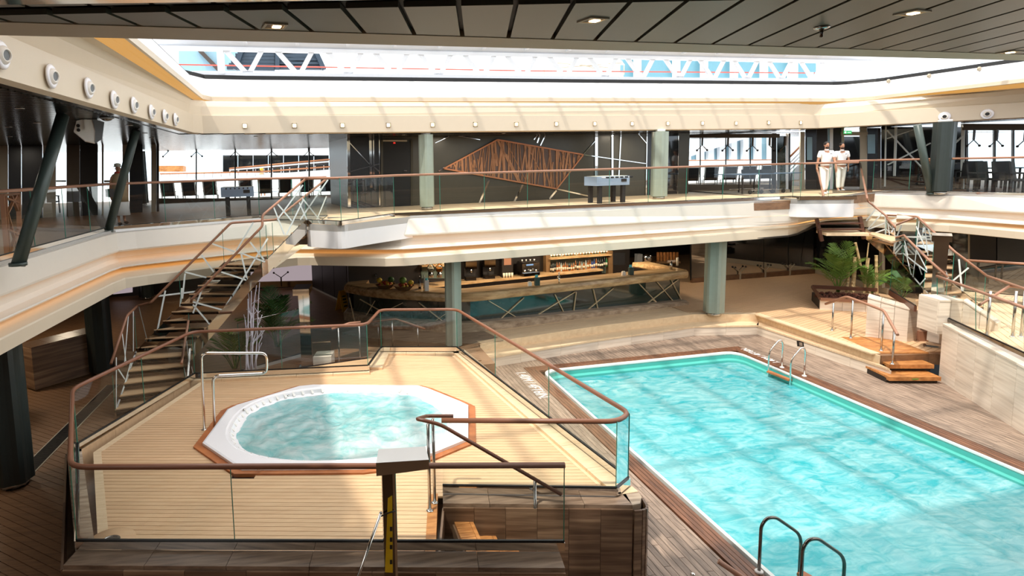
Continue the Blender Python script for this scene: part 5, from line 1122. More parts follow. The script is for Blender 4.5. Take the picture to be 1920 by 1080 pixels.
cn = sky_thing('sun_canopy', 'pale folding sun canopy with thin crossing struts behind the roof girder', 'canopy', DY(1090, 140, 32))
part('cloth', MB().add([DY(1020, 128, 32), DY(1048, 116, 32), DY(1110, 110, 32), DY(1165, 113, 32), DY(1172, 122, 32), DY(1100, 120, 31.5)], [(0, 1, 2, 5), (5, 2, 3, 4)]), 'canopy', cn)
for a in [(1040,128,1165,118),(1045,118,1150,128),(1070,116,1120,130),(1020,128,1020,140),(1170,122,1170,140)]: part('pole', MB().tube([DY(a[0],a[1],31.8), DY(a[2],a[3],31.8)], .03, 5), 'beige_trim', cn)
wh = sky_thing('deck_wall', 'plain white deck house wall behind the middle of the roof girder', 'wall', DY(850, 140, 33.7)); ybox(640, 92, 1185, 150, 33.7, .3, 'ship_white', 'panel', wh)
def down(par, Y, *pxs):
    for x in pxs:
        p = DY(x, 140, Y); part('support', MB().b2((p.x-.08, Y-.08, 8.04), (p.x+.08, Y+.08, max(8.3, p.z+.1))), 'ship_white', par)
down(tw, 30.2, 450, 600); down(tb, 33, 340, 465); down(t2, 33.2, 1200, 1480); down(cn, 32, 1030, 1165); down(wh, 33.8, 650, 1180)
rl = sky_thing('deck_rail', 'thin red rail line running behind the whole roof girder', 'railing', DY(900, 132, 28))
down(rl, 28, 340, 1000, 1520); part('red_rail', MB().tube([DY(330, 121, 28), DY(1000, 133, 28), DY(1530, 137, 28)], .03, 6), 'red_paint', rl)
# ================================================================= BAR
def lipline(px, py): return G(px, py, 1.1)
Bp = [(646, 546), (700, 557), (868, 566), (1290, 519.5)]   # lower edge of the counter lip
Bw = [G(x, y, 1.0) for x, y in Bp]
Bw = [Vector((Bw[0].x+.8, Bw[0].y+3.5, 1.0))]+roundp(Bw, .7, 4)+[Vector((Bw[-1].x-.2, Bw[-1].y+2.2, 1.0))]
def offs(line, o, z):
    q = []
    for i, p in enumerate(line):
        a, b = line[max(0, i-1)], line[min(len(line)-1, i+1)]; d = Vector((b.x-a.x, b.y-a.y, 0)).normalized(); q.append(Vector((p.x, p.y, z))+Vector((-d.y, d.x, 0))*o)
    return q
bar = thing('bar_counter', 'long bar with a polished stone top and green glass front crossed by gold strips', 'bar counter', tuple(G(1000, 600, 0)))
part('counter_top', MB().loft([offs(Bw, .12, .96), offs(Bw, .03, .96), offs(Bw, 0, 1.0), offs(Bw, -.02, 1.1), offs(Bw, 0, 1.2), offs(Bw, .06, 1.25), offs(Bw, .75, 1.25), offs(Bw, .78, 1.1), offs(Bw, .6, .98)]), 'bar_stone', bar)
fl_ = offs(Bw, .30, 0)
zb_ = lambda p: max(.14, min(.30, .30-(p.x-4)*.018))
part('glass_front', MB().loft([[Vector((p.x, p.y, zb_(p)-.05)) for p in fl_], [Vector((p.x, p.y, .99)) for p in fl_]]), 'glass_green', bar)
part('plinth', MB().loft([[Vector((p.x, p.y, zb_(p))) for p in offs(Bw, .32, 0)], [Vector((p.x, p.y, zb_(p))) for p in offs(Bw, .02, 0)], [Vector((p.x, p.y, zb_(p)-.06)) for p in offs(Bw, -.06, 0)], [Vector((p.x, p.y, 0)) for p in offs(Bw, -.06, 0)]]), 'travertine_top', bar)
part('back_panel', MB().loft([offs(Bw, .7, 0), offs(Bw, .7, 1.05)]), 'bar_dark', bar)
bl0, bl1 = G(868, 566, 1.0), G(1290, 519.5, 1.0); bd = (bl1-bl0).normalized(); bn_ = Vector((-bd.y, bd.x, 0)); FA, FB = bl0+bn_*.27, bl1+bn_*.27
bl2 = G(700, 557, 1.0); bd2 = (bl0-bl2).normalized(); bn2 = Vector((-bd2.y, bd2.x, 0)); FA2, FB2 = bl2+bn2*.27, bl0+bn2*.27
for x1, y1, x2, y2 in [(916,564,974,598),(982,558,936,600),(1000,595,1078,547),(1040,552,1058,588),(1080,547,1075,586),(1112,542,1121,581),(1150,540,1099,583),(1198,532,1232,568),(1232,529,1262,565),(1271,524,1212,570),(1222,561,1232,568),(1258,525,1277,562)]:
    p, q = PL(x1, y1, FA, FB), PL(x2, y2, FA, FB); part('gold_strip', MB().bar(p, q, .02, .055, up=bn_), 'strip_gold', bar)
for x1, y1, x2, y2 in [(675,555,710,575),(703,558,680,597),(755,562,728,575),(785,561,835,600),(835,583,805,603),(655,552,665,597)]:
    p, q = PL(x1, y1+6, FA2, FB2), PL(x2, y2+6, FA2, FB2); part('gold_strip', MB().bar(p, q, .02, .055, up=bn2), 'strip_gold', bar)
# travertine strip and foot step in front of the bar
fs = struct('floor_bar_strip', label='brown stone floor strip in front of the bar')
st_ = offs(Bw, -1.25, 0); m = MB()
for i in range(3, len(Bw)-3):
    a, b, c, d = offs(Bw, -.06, 0)[i], offs(Bw, -.06, 0)[i+1], st_[i+1], st_[i]; part('floor_tile', MB().prism([tuple(v[:2]) for v in (a, b, c, d)], .0, .012), 'travertine_kerb', fs)
# back bar wall
BA, BB = FA+bn_*3.4, FB+bn_*3.4
bw = struct('wall_back_bar', label='dark rear wall behind the bar with lit bottle niches')
part('wall_panel', MB().quadth([Vector((BA.x-2.6*bd.x, BA.y-2.6*bd.y, 0)), Vector((BB.x+bd.x*.6, BB.y+bd.y*.6, 0)), Vector((BB.x+bd.x*.6, BB.y+bd.y*.6, 2.56)), Vector((BA.x-2.6*bd.x, BA.y-2.6*bd.y, 2.56))], .2), 'bar_dark', bw)
def BX(px, py, o=0.0): a = BA-bn_*o; b = BB-bn_*o; return PL(px, py, a, b)
def bq(x1, y1, x2, y2, th, o=0.0): return MB().quadth([BX(x1, y1, o), BX(x2, y1, o), BX(x2, y2, o), BX(x1, y2, o)], th)
part('niche_back', bq(1028, 470, 1142, 512, .02, .03), 'back_teal', bw); part('niche_back', bq(790, 490, 836, 522, .02, .03), 'back_teal', bw)
for x in (1024, 1141): part('niche_post', bq(x, 470, x+8, 516, .2, .2), 'shelf_wood', bw)
part('niche_shelf', MB().bar(BX(1028, 485, .16), BX(1142, 477, .16), .32, .05), 'bar_stone', bw); part('niche_shelf', MB().bar(BX(788, 498, .16), BX(836, 497, .16), .32, .05), 'bar_stone', bw)
# glowing strip of the niches
part('niche_light', MB().bar(BX(1030, 479, .1), BX(1140, 471, .1), .05, .02), 'lamp_warm', bw); part('niche_light', MB().bar(BX(790, 491, .1), BX(836, 490, .1), .05, .02), 'lamp_warm', bw)
for x in range(0, 7): part('slat', bq(1232+x*6, 473, 1236+x*6, 491, .03, .05), 'teak_warm', bw)
part('slat_rail', bq(1230, 490, 1276, 494, .15, .1), 'shelf_wood', bw); part('opening', bq(1148, 474, 1172, 497, .02, .02), 'wall_charcoal', bw)
for k in range(4): part('switch_plate', bq(1192+k*6, 478, 1196+k*6, 483, .01, .03), 'grille_grey', bw)
sh = thing('back_counter', 'stone-topped work counter against the wall behind the bar', 'counter', tuple(BX(1000, 520, .5)))
cz = .95
c0, c1 = BA-bd*.5, BB-bd*1.3
part('worktop', MB().prism([tuple((c0-bn_*.7)[:2]), tuple((c1-bn_*.7)[:2]), tuple(c1[:2]), tuple(c0[:2])], cz-.06, cz), 'bar_stone', sh); part('cabinet', MB().prism([tuple((c0-bn_*.62)[:2]), tuple((c1-bn_*.62)[:2]), tuple(c1[:2]), tuple(c0[:2])], 0, cz-.06), 'bar_dark', sh)
CD = -bn_*.4
def on_counter(px, o=.38): p = BX(px, 505, o); return Vector((p.x, p.y, cz))
rb = random.Random(5); bots = {}
def bottle(loc, h, m, key, grp, lab):
    if key in bots: return dup(bots[key], loc, group=grp, label=lab, scale=(1, 1, h/.3))
    o = thing('bottle', lab, 'bottle', tuple(loc), group=grp); part('glass_body', MB().lathe([(.036, 0), (.038, .02), (.038, .17), (.015, .21), (.013, .27)], (0, 0, 0), 8), m, o, local=True); part('cap', MB().lathe([(.016, .265), (.016, .30)], (0, 0, 0), 8), 'bar_dark', o, local=True); part('paper_label', MB().lathe([(.039, .05), (.039, .13)], (0, 0, 0), 8), 'label_cream', o, local=True); bots[key] = o; o.scale = (1, 1, h/.3); return o
cols = ['bottle_green', 'bottle_amber', 'bottle_clear', 'bottle_dark', 'bottle_blue']; nm = ['green', 'amber', 'clear', 'dark', 'blue']
for k in range(28):
    x = 1033+k*3.85; i = 0 if k == 27 else (4 if k in (20, 21) else rb.choice([1, 1, 2, 2, 3, 3])); p = BX(x, 500, rb.uniform(.2, .34)); p.z = cz
    bottle(p, rb.uniform(.3, .42), cols[i], i, nm[i]+' bottles on the back bar counter', nm[i]+' glass bottle in the row on the back bar counter under the shelf')
for k in range(20):
    x = 1031+k*5.5; i = rb.choice([1, 1, 3, 2]); p = BX(x, 482-k*.42, .16); bottle(p, .26, cols[i], i, nm[i]+' bottles on the niche shelf', nm[i]+' glass bottle on the upper niche shelf right of the espresso machine')
for k in range(6):
    x = 793+k*7.5; i = rb.choice([1, 3]); p = BX(x, 497.5, .16); bottle(p, .24, cols[i], i, nm[i]+' bottles on the left niche shelf', nm[i]+' glass bottle on the small niche shelf left of the front column')
# machines
em = thing('espresso_machine', 'chrome espresso machine on the back bar counter', 'coffee machine', tuple(on_counter(990)))
e0 = on_counter(990, .36)
part('body', MB().box((e0.x, e0.y, cz+.3), (.75, .4, .36), math.atan2(bd.y, bd.x)), 'steel', em); part('drip_tray', MB().box((e0.x-.0, e0.y-.08, cz+.07), (.7, .46, .1), math.atan2(bd.y, bd.x)), 'dark_chrome', em); part('cup_rail', MB().box((e0.x, e0.y, cz+.52), (.72, .36, .04), math.atan2(bd.y, bd.x)), 'bar_dark', em)
for k in range(3): part('group_head', MB().lathe([(.035, 0), (.035, .08)], (e0.x-.22+k*.22, e0.y-.26, cz+.16), 8), 'chrome', em)
for k in range(4): part('cup', MB().lathe([(.02, 0), (.035, .06)], (e0.x-.25+k*.16, e0.y-.05, cz+.545), 8), 'plastic_white', em)
part('display', MB().box((e0.x, e0.y-.21, cz+.42), (.3, .02, .05), math.atan2(bd.y, bd.x)), 'screen_blue', em)
for i, x in enumerate((882, 917)):
    p = on_counter(x, .3); o = thing('juice_dispenser', ['left', 'right'][i]+' steel drink dispenser in the pair on the counter behind the front column', 'dispenser', tuple(p)); 
    part('housing', MB().box((p.x, p.y, cz+.62), (.42, .3, .36)), 'dark_chrome', o); part('back_plate', MB().box((p.x, p.y+.1, cz+.25), (.42, .06, .5)), 'bar_dark', o); part('tap', MB().lathe([(.05, 0), (.03, .14)], (p.x, p.y-.12, cz+.3), 10), 'steel', o); part('tray', MB().box((p.x, p.y-.06, cz+.16), (.46, .32, .03)), 'steel', o); part('stand', MB().box((p.x, p.y, cz+.07), (.38, .24, .14)), 'bar_dark', o)
p = on_counter(949, .3); o = thing('drink_machine', 'dark drinks machine with an amber screen and four pale cup stacks', 'coffee machine', tuple(p))
part('body', MB().box((p.x, p.y, cz+.4), (.42, .35, .8)), 'bar_dark', o); part('screen', MB().box((p.x, p.y-.18, cz+.6), (.28, .01, .25)), 'rail_brown', o)
for k in range(4): part('cup_stack', MB().lathe([(.035, 0), (.045, .18)], (p.x-.16+k*.105, p.y-.24, cz), 8), 'label_cream', o)
mx_ = on_counter(1212, .3); o = thing('glass_washer_basket', 'round wire basket machine on the back counter at the right', 'mixer', tuple(mx_)); part('basket', MB().ball((mx_.x, mx_.y, cz+.22), .22, 14, 8, (1, 1, 1.0)), 'steel', o); part('housing', MB().box((mx_.x-.36, mx_.y, cz+.2), (.22, .24, .4)), 'grille_grey', o)
# things on the bar top
TZ = 1.25
def bt(px, py): return G(px, py, TZ)
def fruit_basket(px, py, lab, n, sd, melon):
    b = bt(px, py); o = thing('fruit_basket', lab, 'basket', tuple(b)); r = random.Random(sd)
    part('basket', MB().lathe([(.2, 0), (.34, .14), (.35, .15), (.33, .14), (.19, .02)], (0, 0, 0), 18), 'basket', o, local=True)
    for k in range(n):
        a = r.uniform(0, 6.28); d = r.uniform(0, .25); q = (b.x+math.cos(a)*d, b.y+math.sin(a)*d, b.z+.13+(.25-d)*.35*r.uniform(.6, 1)); mm = r.choice(['orange_fruit', 'orange_fruit', 'yellow_fruit', 'red_paint']); R_ = r.uniform(.038, .05)
        single('fruit', MB().ball(q, R_, 9, 6), mm, {'orange_fruit': 'orange', 'yellow_fruit': 'yellow', 'red_paint': 'red'}[mm]+' fruit heaped in the '+('left' if px < 730 else 'right')+' basket on the bar', 'fruit', group={'orange_fruit': 'oranges', 'yellow_fruit': 'lemons', 'red_paint': 'red apples'}[mm]+' in the '+('left' if px < 730 else 'right')+' bar basket')
    for mm, dx, dz, R_, lb in melon: single('fruit', MB().ball((b.x+dx, b.y, b.z+dz), R_, 12, 8, (1.1, 1, .95)), mm, lb, 'fruit')
fruit_basket(722, 540, 'left wicker basket piled with small fruit on the bar', 26, 1, [('yellow_fruit', -.18, .27, .085, 'round yellow melon on top of the left fruit basket'), ('leaf', .2, .27, .1, 'dark green melon on the right side of the left fruit basket')])
fruit_basket(757, 543, 'right wicker basket piled with small fruit on the bar', 20, 2, [('green_fruit', -.02, .31, .11, 'round green melon on top of the right fruit basket'), ('yellow_fruit', .24, .22, .085, 'yellow oblong melon at the right edge of the right fruit basket')])
for px, py, sc_, lb in ((1007, 535, 1, 'dark green menu holder with cyan paper on the bar, left of centre'), (1183, 515, 1, 'dark green menu holder with cyan paper near the right end of the bar')):
    b = bt(px, py); o = thing('menu_holder', lb, 'menu holder', tuple(b)); part('card_box', MB().box((b.x, b.y, b.z+.13), (.16, .1, .26)), 'menu_green', o); part('paper', MB().box((b.x-.02, b.y, b.z+.30), (.1, .02, .1), .3), 'paper_cyan', o)
    c = bt(px-14, py+1); o = thing('napkin_box', 'white napkin box beside the '+('left' if px < 1100 else 'right')+' menu holder on the bar', 'napkin box', tuple(c)); part('box', MB().box((c.x, c.y, c.z+.06), (.11, .1, .12)), 'plastic_white', o); part('napkins', MB().box((c.x, c.y, c.z+.13), (.08, .07, .03)), 'label_cream', o)
for px, py, hh, m, lb in ((787, 541, .42, 'bottle_dark', 'dark bottle with a pale label on the bar left of the front column'), (796, 540, .44, 'bottle_clear', 'clear bottle on the bar left of the front column'), (651, 505, .4, 'bottle_dark', 'dark bottle at the left end of the bar')):
    b = bt(px, py); o = thing('bottle', lb, 'bottle', tuple(b)); part('glass_body', MB().lathe([(.045, 0), (.045, .22), (.018, .3), (.016, hh)], (0, 0, 0), 10), m, o, local=True); part('paper_label', MB().lathe([(.046, .06), (.046, .17)], (0, 0, 0), 10), 'label_cream', o, local=True)
b = bt(800, 545); o = thing('cup_dispenser', 'tall white cup sleeve standing beside the bottles on the bar', 'dispenser', tuple(b)); part('tube', MB().box((b.x, b.y, b.z+.17), (.13, .13, .34)), 'uniform', o); part('top_cup', MB().lathe([(.04, 0), (.05, .06)], (b.x, b.y, b.z+.34), 10), 'paper_cyan', o)
for px, m, lb in ((808, 'label_cream', 'glass drink jar with a pale content left of the front column'), (824, 'orange_fruit', 'glass jar of orange drink left of the front column')):
    b = Vector((bt(px, 520).x, bt(px, 520).y, TZ)); o = thing('drink_jar', lb, 'jar', tuple(b)); part('jar', MB().lathe([(.09, .2), (.12, .24), (.12, .40), (.07, .46), (.03, .52)], (0, 0, 0), 14), 'clear_glass', o, local=True); part('drink', MB().lathe([(.085, .21), (.112, .24), (.112, .34)], (0, 0, 0), 14), m, o, local=True); part('stand', MB().lathe([(.1, 0), (.09, .2)], (0, 0, 0), 12), 'steel', o, local=True)
for k in range(14):
    px = 675+k % 7*5; py = 518+(k//7)*6; b = bt(px, py); single('drinking_glass', MB().lathe([(.03, 0), (.012, .02), (.01, .09), (.04, .13), (.035, .2)], tuple(b), 8), 'clear_glass', 'stemmed drinking glass in the '+('rear' if k < 7 else 'front')+' row at the left end of the bar', 'glass', 'stemmed glasses at the left end of the bar')
tp = bt(1048, 531); o = thing('beer_tap', 'small chrome beer tap on the inner edge of the bar', 'tap', (tp.x, tp.y, TZ)); part('column', MB().lathe([(.035, 0), (.03, .25)], (0, 0, 0), 10), 'chrome', o, local=True); part('spout', MB().bar((0, 0, .2), (.0, .12, .18), .03, .03), 'chrome', o, local=True); part('handle', MB().lathe([(.015, .25), (.02, .36)], (0, 0, 0), 8), 'plastic_white', o, local=True)
b = bt(1270, 498); o = thing('cup_stack', 'stack of pale paper cups at the right end of the bar', 'cups', tuple(b)); part('stack', MB().lathe([(.04, 0), (.05, .3)], (0, 0, 0), 10), 'label_cream', o, local=True)
b = bt(1258, 505); o = thing('mixer_tap', 'tall steel tap fitting at the right end of the bar', 'tap', tuple(b)); part('body', MB().lathe([(.05, 0), (.04, .3)], (0, 0, 0), 10), 'steel', o, local=True); part('crossbar', MB().box((0, 0, .3), (.3, .06, .08)), 'steel', o, local=True)
# wet floor sign
def wet(px, py, label, z=0, s=1.0, rz=0):
    b = G(px, py, z); o = thing('wet_sign_or_reflection', label, 'sign', tuple(b), rz)
    for sy in (-1, 1):
        mb = MB(); mb.add([(-.15*s, sy*.18*s, 0), (.15*s, sy*.18*s, 0), (.11*s, sy*.02*s, .62*s), (-.11*s, sy*.02*s, .62*s)], [(0, 1, 2, 3)]); mb.v += [v+Vector((0, .012, 0)) for v in mb.v[:4]]; mb.f += [(4, 7, 6, 5), (0, 4, 5, 1), (1, 5, 6, 2), (2, 6, 7, 3), (3, 7, 4, 0)]
        part('panel', mb, 'yellow_sign', o, local=True)
    for k, z_ in enumerate((.45, .36, .27, .16)): part('printed_mark', MB().box((0, (-.18+z_/.62*.16)*s-.012, z_*s), (.12*s, .008, .045*s)), 'bar_dark', o, local=True)
    return o
wet(643, 582, 'yellow wet floor sign at the left end of the bar', s=1.2, rz=.6)
# ================================================================= LOWER LEFT AND RIGHT
lw0, lw1 = G(44, 727, 0), G(171, 690, 0)
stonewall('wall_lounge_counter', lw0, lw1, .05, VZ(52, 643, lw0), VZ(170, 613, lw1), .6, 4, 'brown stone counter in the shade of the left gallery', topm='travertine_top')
for o in [x for x in bpy.data.objects if x.parent and x.parent.name == 'wall_lounge_counter']: o.data.materials[0] = M['travertine_shaded']
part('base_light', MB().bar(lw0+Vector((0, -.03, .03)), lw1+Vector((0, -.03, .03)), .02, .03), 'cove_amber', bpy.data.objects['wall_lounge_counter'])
E_ = E('curtain_glow', (208, 190, 196), .55)  # daylight behind the curtain put in as its own glow
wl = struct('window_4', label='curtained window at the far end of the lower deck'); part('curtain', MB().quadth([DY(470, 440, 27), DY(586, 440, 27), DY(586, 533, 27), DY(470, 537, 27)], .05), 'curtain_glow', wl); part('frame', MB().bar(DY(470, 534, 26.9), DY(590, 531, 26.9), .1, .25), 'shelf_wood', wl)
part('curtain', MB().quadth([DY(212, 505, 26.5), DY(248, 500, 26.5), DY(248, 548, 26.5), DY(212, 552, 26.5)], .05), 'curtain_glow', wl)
fitting(528, 536, Vector((-3, 26.6, 0)), Vector((3, 26.6, 0)), wl, up=False, m='dark_chrome')
dk = struct('wall_bar_side', label='dark panelled wall at the left end of the bar'); ga_, gb_ = G(586, 541, 0), G(652, 571, 0)
for k in range(3): part('wall_panel', wallbox(ga_.lerp(gb_, k/3), ga_.lerp(gb_, (k+1)/3-.01), 0, 2.56, .1), 'bar_dark', dk)
part('skirting', MB().bar(ga_+Vector((0, -.05, .05)), gb_+Vector((-.05, -.05, .05)), .03, .08), 'steel_band', dk)
struct('wall_back_left', MB().b2((-14, 27.2, -.2), (ga_.x, 27.4, 2.6)), 'bar_dark', 'dark rear wall of the left lower deck')
# drain grate on the lower left deck
g0, g1 = G(20, 915, 0), G(212, 722, 0); gdn = (g1-g0).normalized(); gn = Vector((-gdn.y, gdn.x, 0)); gr = thing('floor_grate', 'long dark drain grate crossing the brown lower deck at left', 'grate', tuple(g0))
part('channel', MB().prism([tuple((g0-gn*.14)[:2]), tuple((g1-gn*.14)[:2]), tuple((g1+gn*.14)[:2]), tuple((g0+gn*.14)[:2])], .0, .006), 'bar_dark', gr)
for s in (-1, 1): part('edge_strip', MB().bar(g0+gn*.15*s+Vector((0,0,.006)), g1+gn*.15*s+Vector((0,0,.006)), .02, .012), 'beige_trim', gr)
mb = MB(); L_ = (g1-g0).length
for k in range(int(L_/.05)): c = g0+gdn*(k*.05+.02); mb.bar(c-gn*.14+Vector((0,0,.008)), c+gn*.14+Vector((0,0,.008)), .015, .008)
part('grate_bars', mb, 'ceiling_dark', gr, kind='stuff')
# lower right dark glass wall
DA, DB = G(1296, 530, 0), G(1528, 512, 0); DC = G(1665, 552, 0)
dg = struct('window_5', label='dark glass wall at the rear of the lower deck right of the bar')
xs = [1296, 1345, 1432, 1478, 1526]
for a, b in zip(xs, xs[1:]): pane(a+.4, 430, b-.4, 515+(1526-(a+b)/2)*.055, DA, DB, dg, 'smoke_glass')
for a in xs: part('mullion', quadpx(a-.8, 430, a+.8, 512+(1526-a)*.06, DA, DB, .05), 'ceiling_dark', dg)
part('sill', MB().bar(DA+Vector((0, 0, .1)), DB+Vector((0, 0, .1)), .15, .2), 'deck_brown', dg)
for x in (1385, 1432, 1478): fitting(x, 526-(x-1385)*.07, DA, DB, dg, up=False, m='beige_trim', L=.26)
for a, b in ((1530, 1545), (1545, 1600), (1600, 1655)): part('dark_pane', quadpx(a, 400, b-.6, 522+(b-1530)*.12, DB, DC, .05), 'glass_dark', dg)
part('frame', MB().bar(DB+Vector((0, 0, .12)), DC+Vector((0, 0, .12)), .1, .22), 'beige_trim', dg); part('frame', quadpx(1648, 470, 1654, 540, DB, DC, .1, .1), 'beige_trim', dg)
def stool(p, label, s=1.0):
    o = thing('bar_stool', label, 'stool', tuple(p), group='bar stools behind the dark glass')
    part('seat', MB().lathe([(.05, .74), (.2, .76), (.21, .82), (.17, .85)], (0, 0, 0), 18), 'black_fabric', o, local=True); part('pole', MB().lathe([(.035, .03), (.035, .75)], (0, 0, 0), 10), 'dark_chrome', o, local=True); part('foot_ring', MB().tube([(.15*math.cos(t*.5236), .15*math.sin(t*.5236), .3) for t in range(12)], .012, 6, closed=True), 'chrome', o, local=True); part('base', MB().lathe([(.22, 0), (.22, .02), (.04, .04)], (0, 0, 0), 18), 'chrome', o, local=True); return o
for px, py, lb in ((1409, 512, 'black bar stool behind the dark glass, left of the pair'), (1427, 508, 'black bar stool behind the dark glass, taller right one'), (1397, 500, 'half hidden black bar stool behind the first one')):
    g = G(px, py-14, 0); stool(g, lb)
tg = G(1440, 492, 0); o = thing('lounge_table', 'round pale stone table behind the dark glass beside the stools', 'table', tuple(tg)); part('table_top', MB().lathe([(.02, .68), (.75, .7), (.77, .74), (.7, .76)], (0, 0, 0), 26), 'bar_stone', o, local=True); part('pedestal', MB().lathe([(.3, 0), (.08, .05), (.08, .7)], (0, 0, 0), 14), 'dark_chrome', o, local=True)
wr = struct('wall_terrace_rear', label='dark glass wall behind the raised terrace')
TRa, TRb = Vector((20.5, 21.5, 0)), Vector((25.5, 15.5, 0))
for a, b, m in ((1690, 1815, 'glass_dark'), (1818, 1868, 'bar_dark'), (1870, 1990, 'wall_charcoal')): part('wall_panel', quadpx(a, 410, b, 560, TRa, TRb, .08), m, wr)
part('frame', quadpx(1815, 415, 1818.5, 500, TRa, TRb, .1, .03), 'beige_trim', wr)
# ================================================================= PEOPLE
def skin(name, nodes, edges, m, parent, levels=1, label=None):
    """nodes: (x,y,z,r); one continuous skinned surface"""
    me = bpy.data.meshes.new(name); me.from_pydata([n[:3] for n in nodes], edges, []); me.update()
    o = bpy.data.objects.new(name, me); C.objects.link(o); me.materials.append(M[m])
    sk = o.modifiers.new('skin', 'SKIN'); sk.use_smooth_shade = True
    if not me.skin_vertices: me.attributes.new('skin', 'FLOAT', 'POINT')
    for i, n in enumerate(nodes):
        r = n[3]; me.skin_vertices[0].data[i].radius = (r, r) if not isinstance(r, tuple) else r
    me.skin_vertices[0].data[0].use_root = True
    s = o.modifiers.new('sub', 'SUBSURF'); s.levels = levels; s.render_levels = levels
    o.parent = parent
    if label: o['label'] = label
    return o
def person(px, py, h, face, label, stride=.16, arm=(.1, -.1), robe=False, z=3.8, beard=True):
    b = G(px, py, z); k = h/1.78; o = thing('person', label, 'person', (b.x, b.y, z), face)   # local -Y is the way the person faces
    def S(x, y, zz, r): return (x*k, y*k, zz*k, r*k if not isinstance(r, tuple) else (r[0]*k, r[1]*k))
    st = stride
    fl, frr = (-.09, -st, 0), (.10, st, 0)
    nodes = [S(0,0,.95,(.13,.10)), S(0,.0,1.15,(.125,.09)), S(0,0,1.35,(.15,.10)), S(0,0,1.47,(.07,.06)), S(0,-.01,1.54,.05), S(0,-.015,1.62,(.072,.085)), S(0,-.01,1.72,(.07,.085)), S(0,0,1.765,.04),
             S(-.095,-st*.05,.90,.085), S(-.10,-st*.55,.50,.055), S(-.10,-st*.8,.10,.036), S(-.105,-st-.10,.035,.035),
             S(.095,st*.05,.90,.085), S(.10,st*.25,.50,.055), S(.10,st*.8,.12,.036), S(.105,st*.8-.14,.05,.035),
             S(-.19,0,1.42,.052), S(-.24,-.02+arm[0]*.3,1.15,.040), S(-.25,-.05+arm[0],.92,.028), S(-.25,-.07+arm[0],.84,(.02,.032)),
             S(.19,0,1.42,.052), S(.24,-.02+arm[1]*.3,1.15,.040), S(.25,-.05+arm[1],.92,.028), S(.25,-.07+arm[1],.84,(.02,.032))]
    ed = [(0,1),(1,2),(2,3),(3,4),(4,5),(5,6),(6,7),(0,8),(8,9),(9,10),(10,11),(0,12),(12,13),(13,14),(14,15),(2,16),(16,17),(17,18),(18,19),(2,20),(20,21),(21,22),(22,23)]
    for side, idx in ((-1, 19), (1, 23)):
        hx, hy, hz = [c/k for c in nodes[idx][:3]]
        for f, (dy, L) in enumerate(((-.024, .075), (-.008, .085), (.008, .08), (.022, .065))):
            n0 = len(nodes); nodes += [S(hx, hy+dy, hz-.035, .009), S(hx-side*.008, hy+dy-.004, hz-.035-L*.55, .0085), S(hx-side*.02, hy+dy-.006, hz-.035-L, .007)]; ed += [(idx, n0), (n0, n0+1), (n0+1, n0+2)]
        n0 = len(nodes); nodes += [S(hx-side*.004, hy-.035, hz-.01, .010), S(hx-side*.01, hy-.05, hz-.045, .009)]; ed += [(idx, n0), (n0, n0+1)]
    body = skin('body', nodes, ed, 'skin', o, 2)
    # face
    f = MB(); f.ball((0, -.10*k, 1.625*k), .014*k, 8, 5, (.8, 1.2, 1.5)); part('nose', f, 'skin', o, local=True)
    for s in (-1, 1):
        part('eye', MB().ball((s*.03*k, -.088*k, 1.655*k), .010*k, 8, 5), 'bar_dark', o, local=True); part('ear', MB().ball((s*.078*k, 0, 1.645*k), .02*k, 8, 5, (.4, .8, 1.3)), 'skin', o, local=True)
    part('mouth', MB().box((0, -.097*k, 1.585*k), (.045*k, .01*k, .009*k)), 'rail_brown', o, local=True)
    if not robe:
        hm = MB(); hm.ball((0, .012*k, 1.70*k), .088*k, 14, 8, (.95, 1.08, .92)); part('hair', hm, 'hair', o, local=True)
        if beard: part('beard', MB().ball((0, -.045*k, 1.575*k), .058*k, 12, 7, (1, .9, .75)), 'hair', o, local=True)
        sh_n = [S(0,0,.98,(.155,.12)), S(0,0,1.15,(.15,.115)), S(0,0,1.36,(.175,.125)), S(0,0,1.46,(.09,.075)), S(-.19,0,1.42,.075), S(-.228,-.015+arm[0]*.2,1.22,.066), S(.19,0,1.42,.075), S(.228,-.015+arm[1]*.2,1.22,.066)]
        skin('shirt', sh_n, [(0,1),(1,2),(2,3),(2,4),(4,5),(2,6),(6,7)], 'uniform', o, 2, label='white short-sleeved uniform shirt')
        tr_n = [S(0,0,.98,(.15,.118)), S(-.095,-st*.05,.86,.105), S(-.10,-st*.55,.50,.078), S(-.10,-st*.8,.12,.066), S(.095,st*.05,.86,.105), S(.10,st*.25,.50,.078), S(.10,st*.78,.14,.066)]
        skin('trousers', tr_n, [(0,1),(1,2),(2,3),(0,4),(4,5),(5,6)], 'uniform', o, 2, label='white uniform trousers')
        part('belt', MB().lathe([(.158*k, .975*k), (.158*k, 1.005*k)], (0, 0, 0), 20), 'frame_white', o, local=True)
        for s in (-1, 1): part('epaulette', MB().box((s*.14*k, 0, 1.515*k), (.11*k, .06*k, .012*k)), 'hair', o, local=True)
        part('name_badge', MB().box((.09*k, -.128*k, 1.36*k), (.06*k, .01*k, .018*k)), 'bar_dark', o, local=True); part('collar', MB().lathe([(.075*k, 1.47*k), (.06*k, 1.52*k)], (0, -.01*k, 0), 14), 'uniform', o, local=True)
    else:
        part('robe', MB().lathe([(.25*k, .28*k), (.22*k, .7*k), (.17*k, 1.0*k), (.2*k, 1.3*k), (.12*k, 1.48*k), (.06*k, 1.52*k)], (0, 0, 0), 20), 'uniform', o, local=True, label='long white skirt')
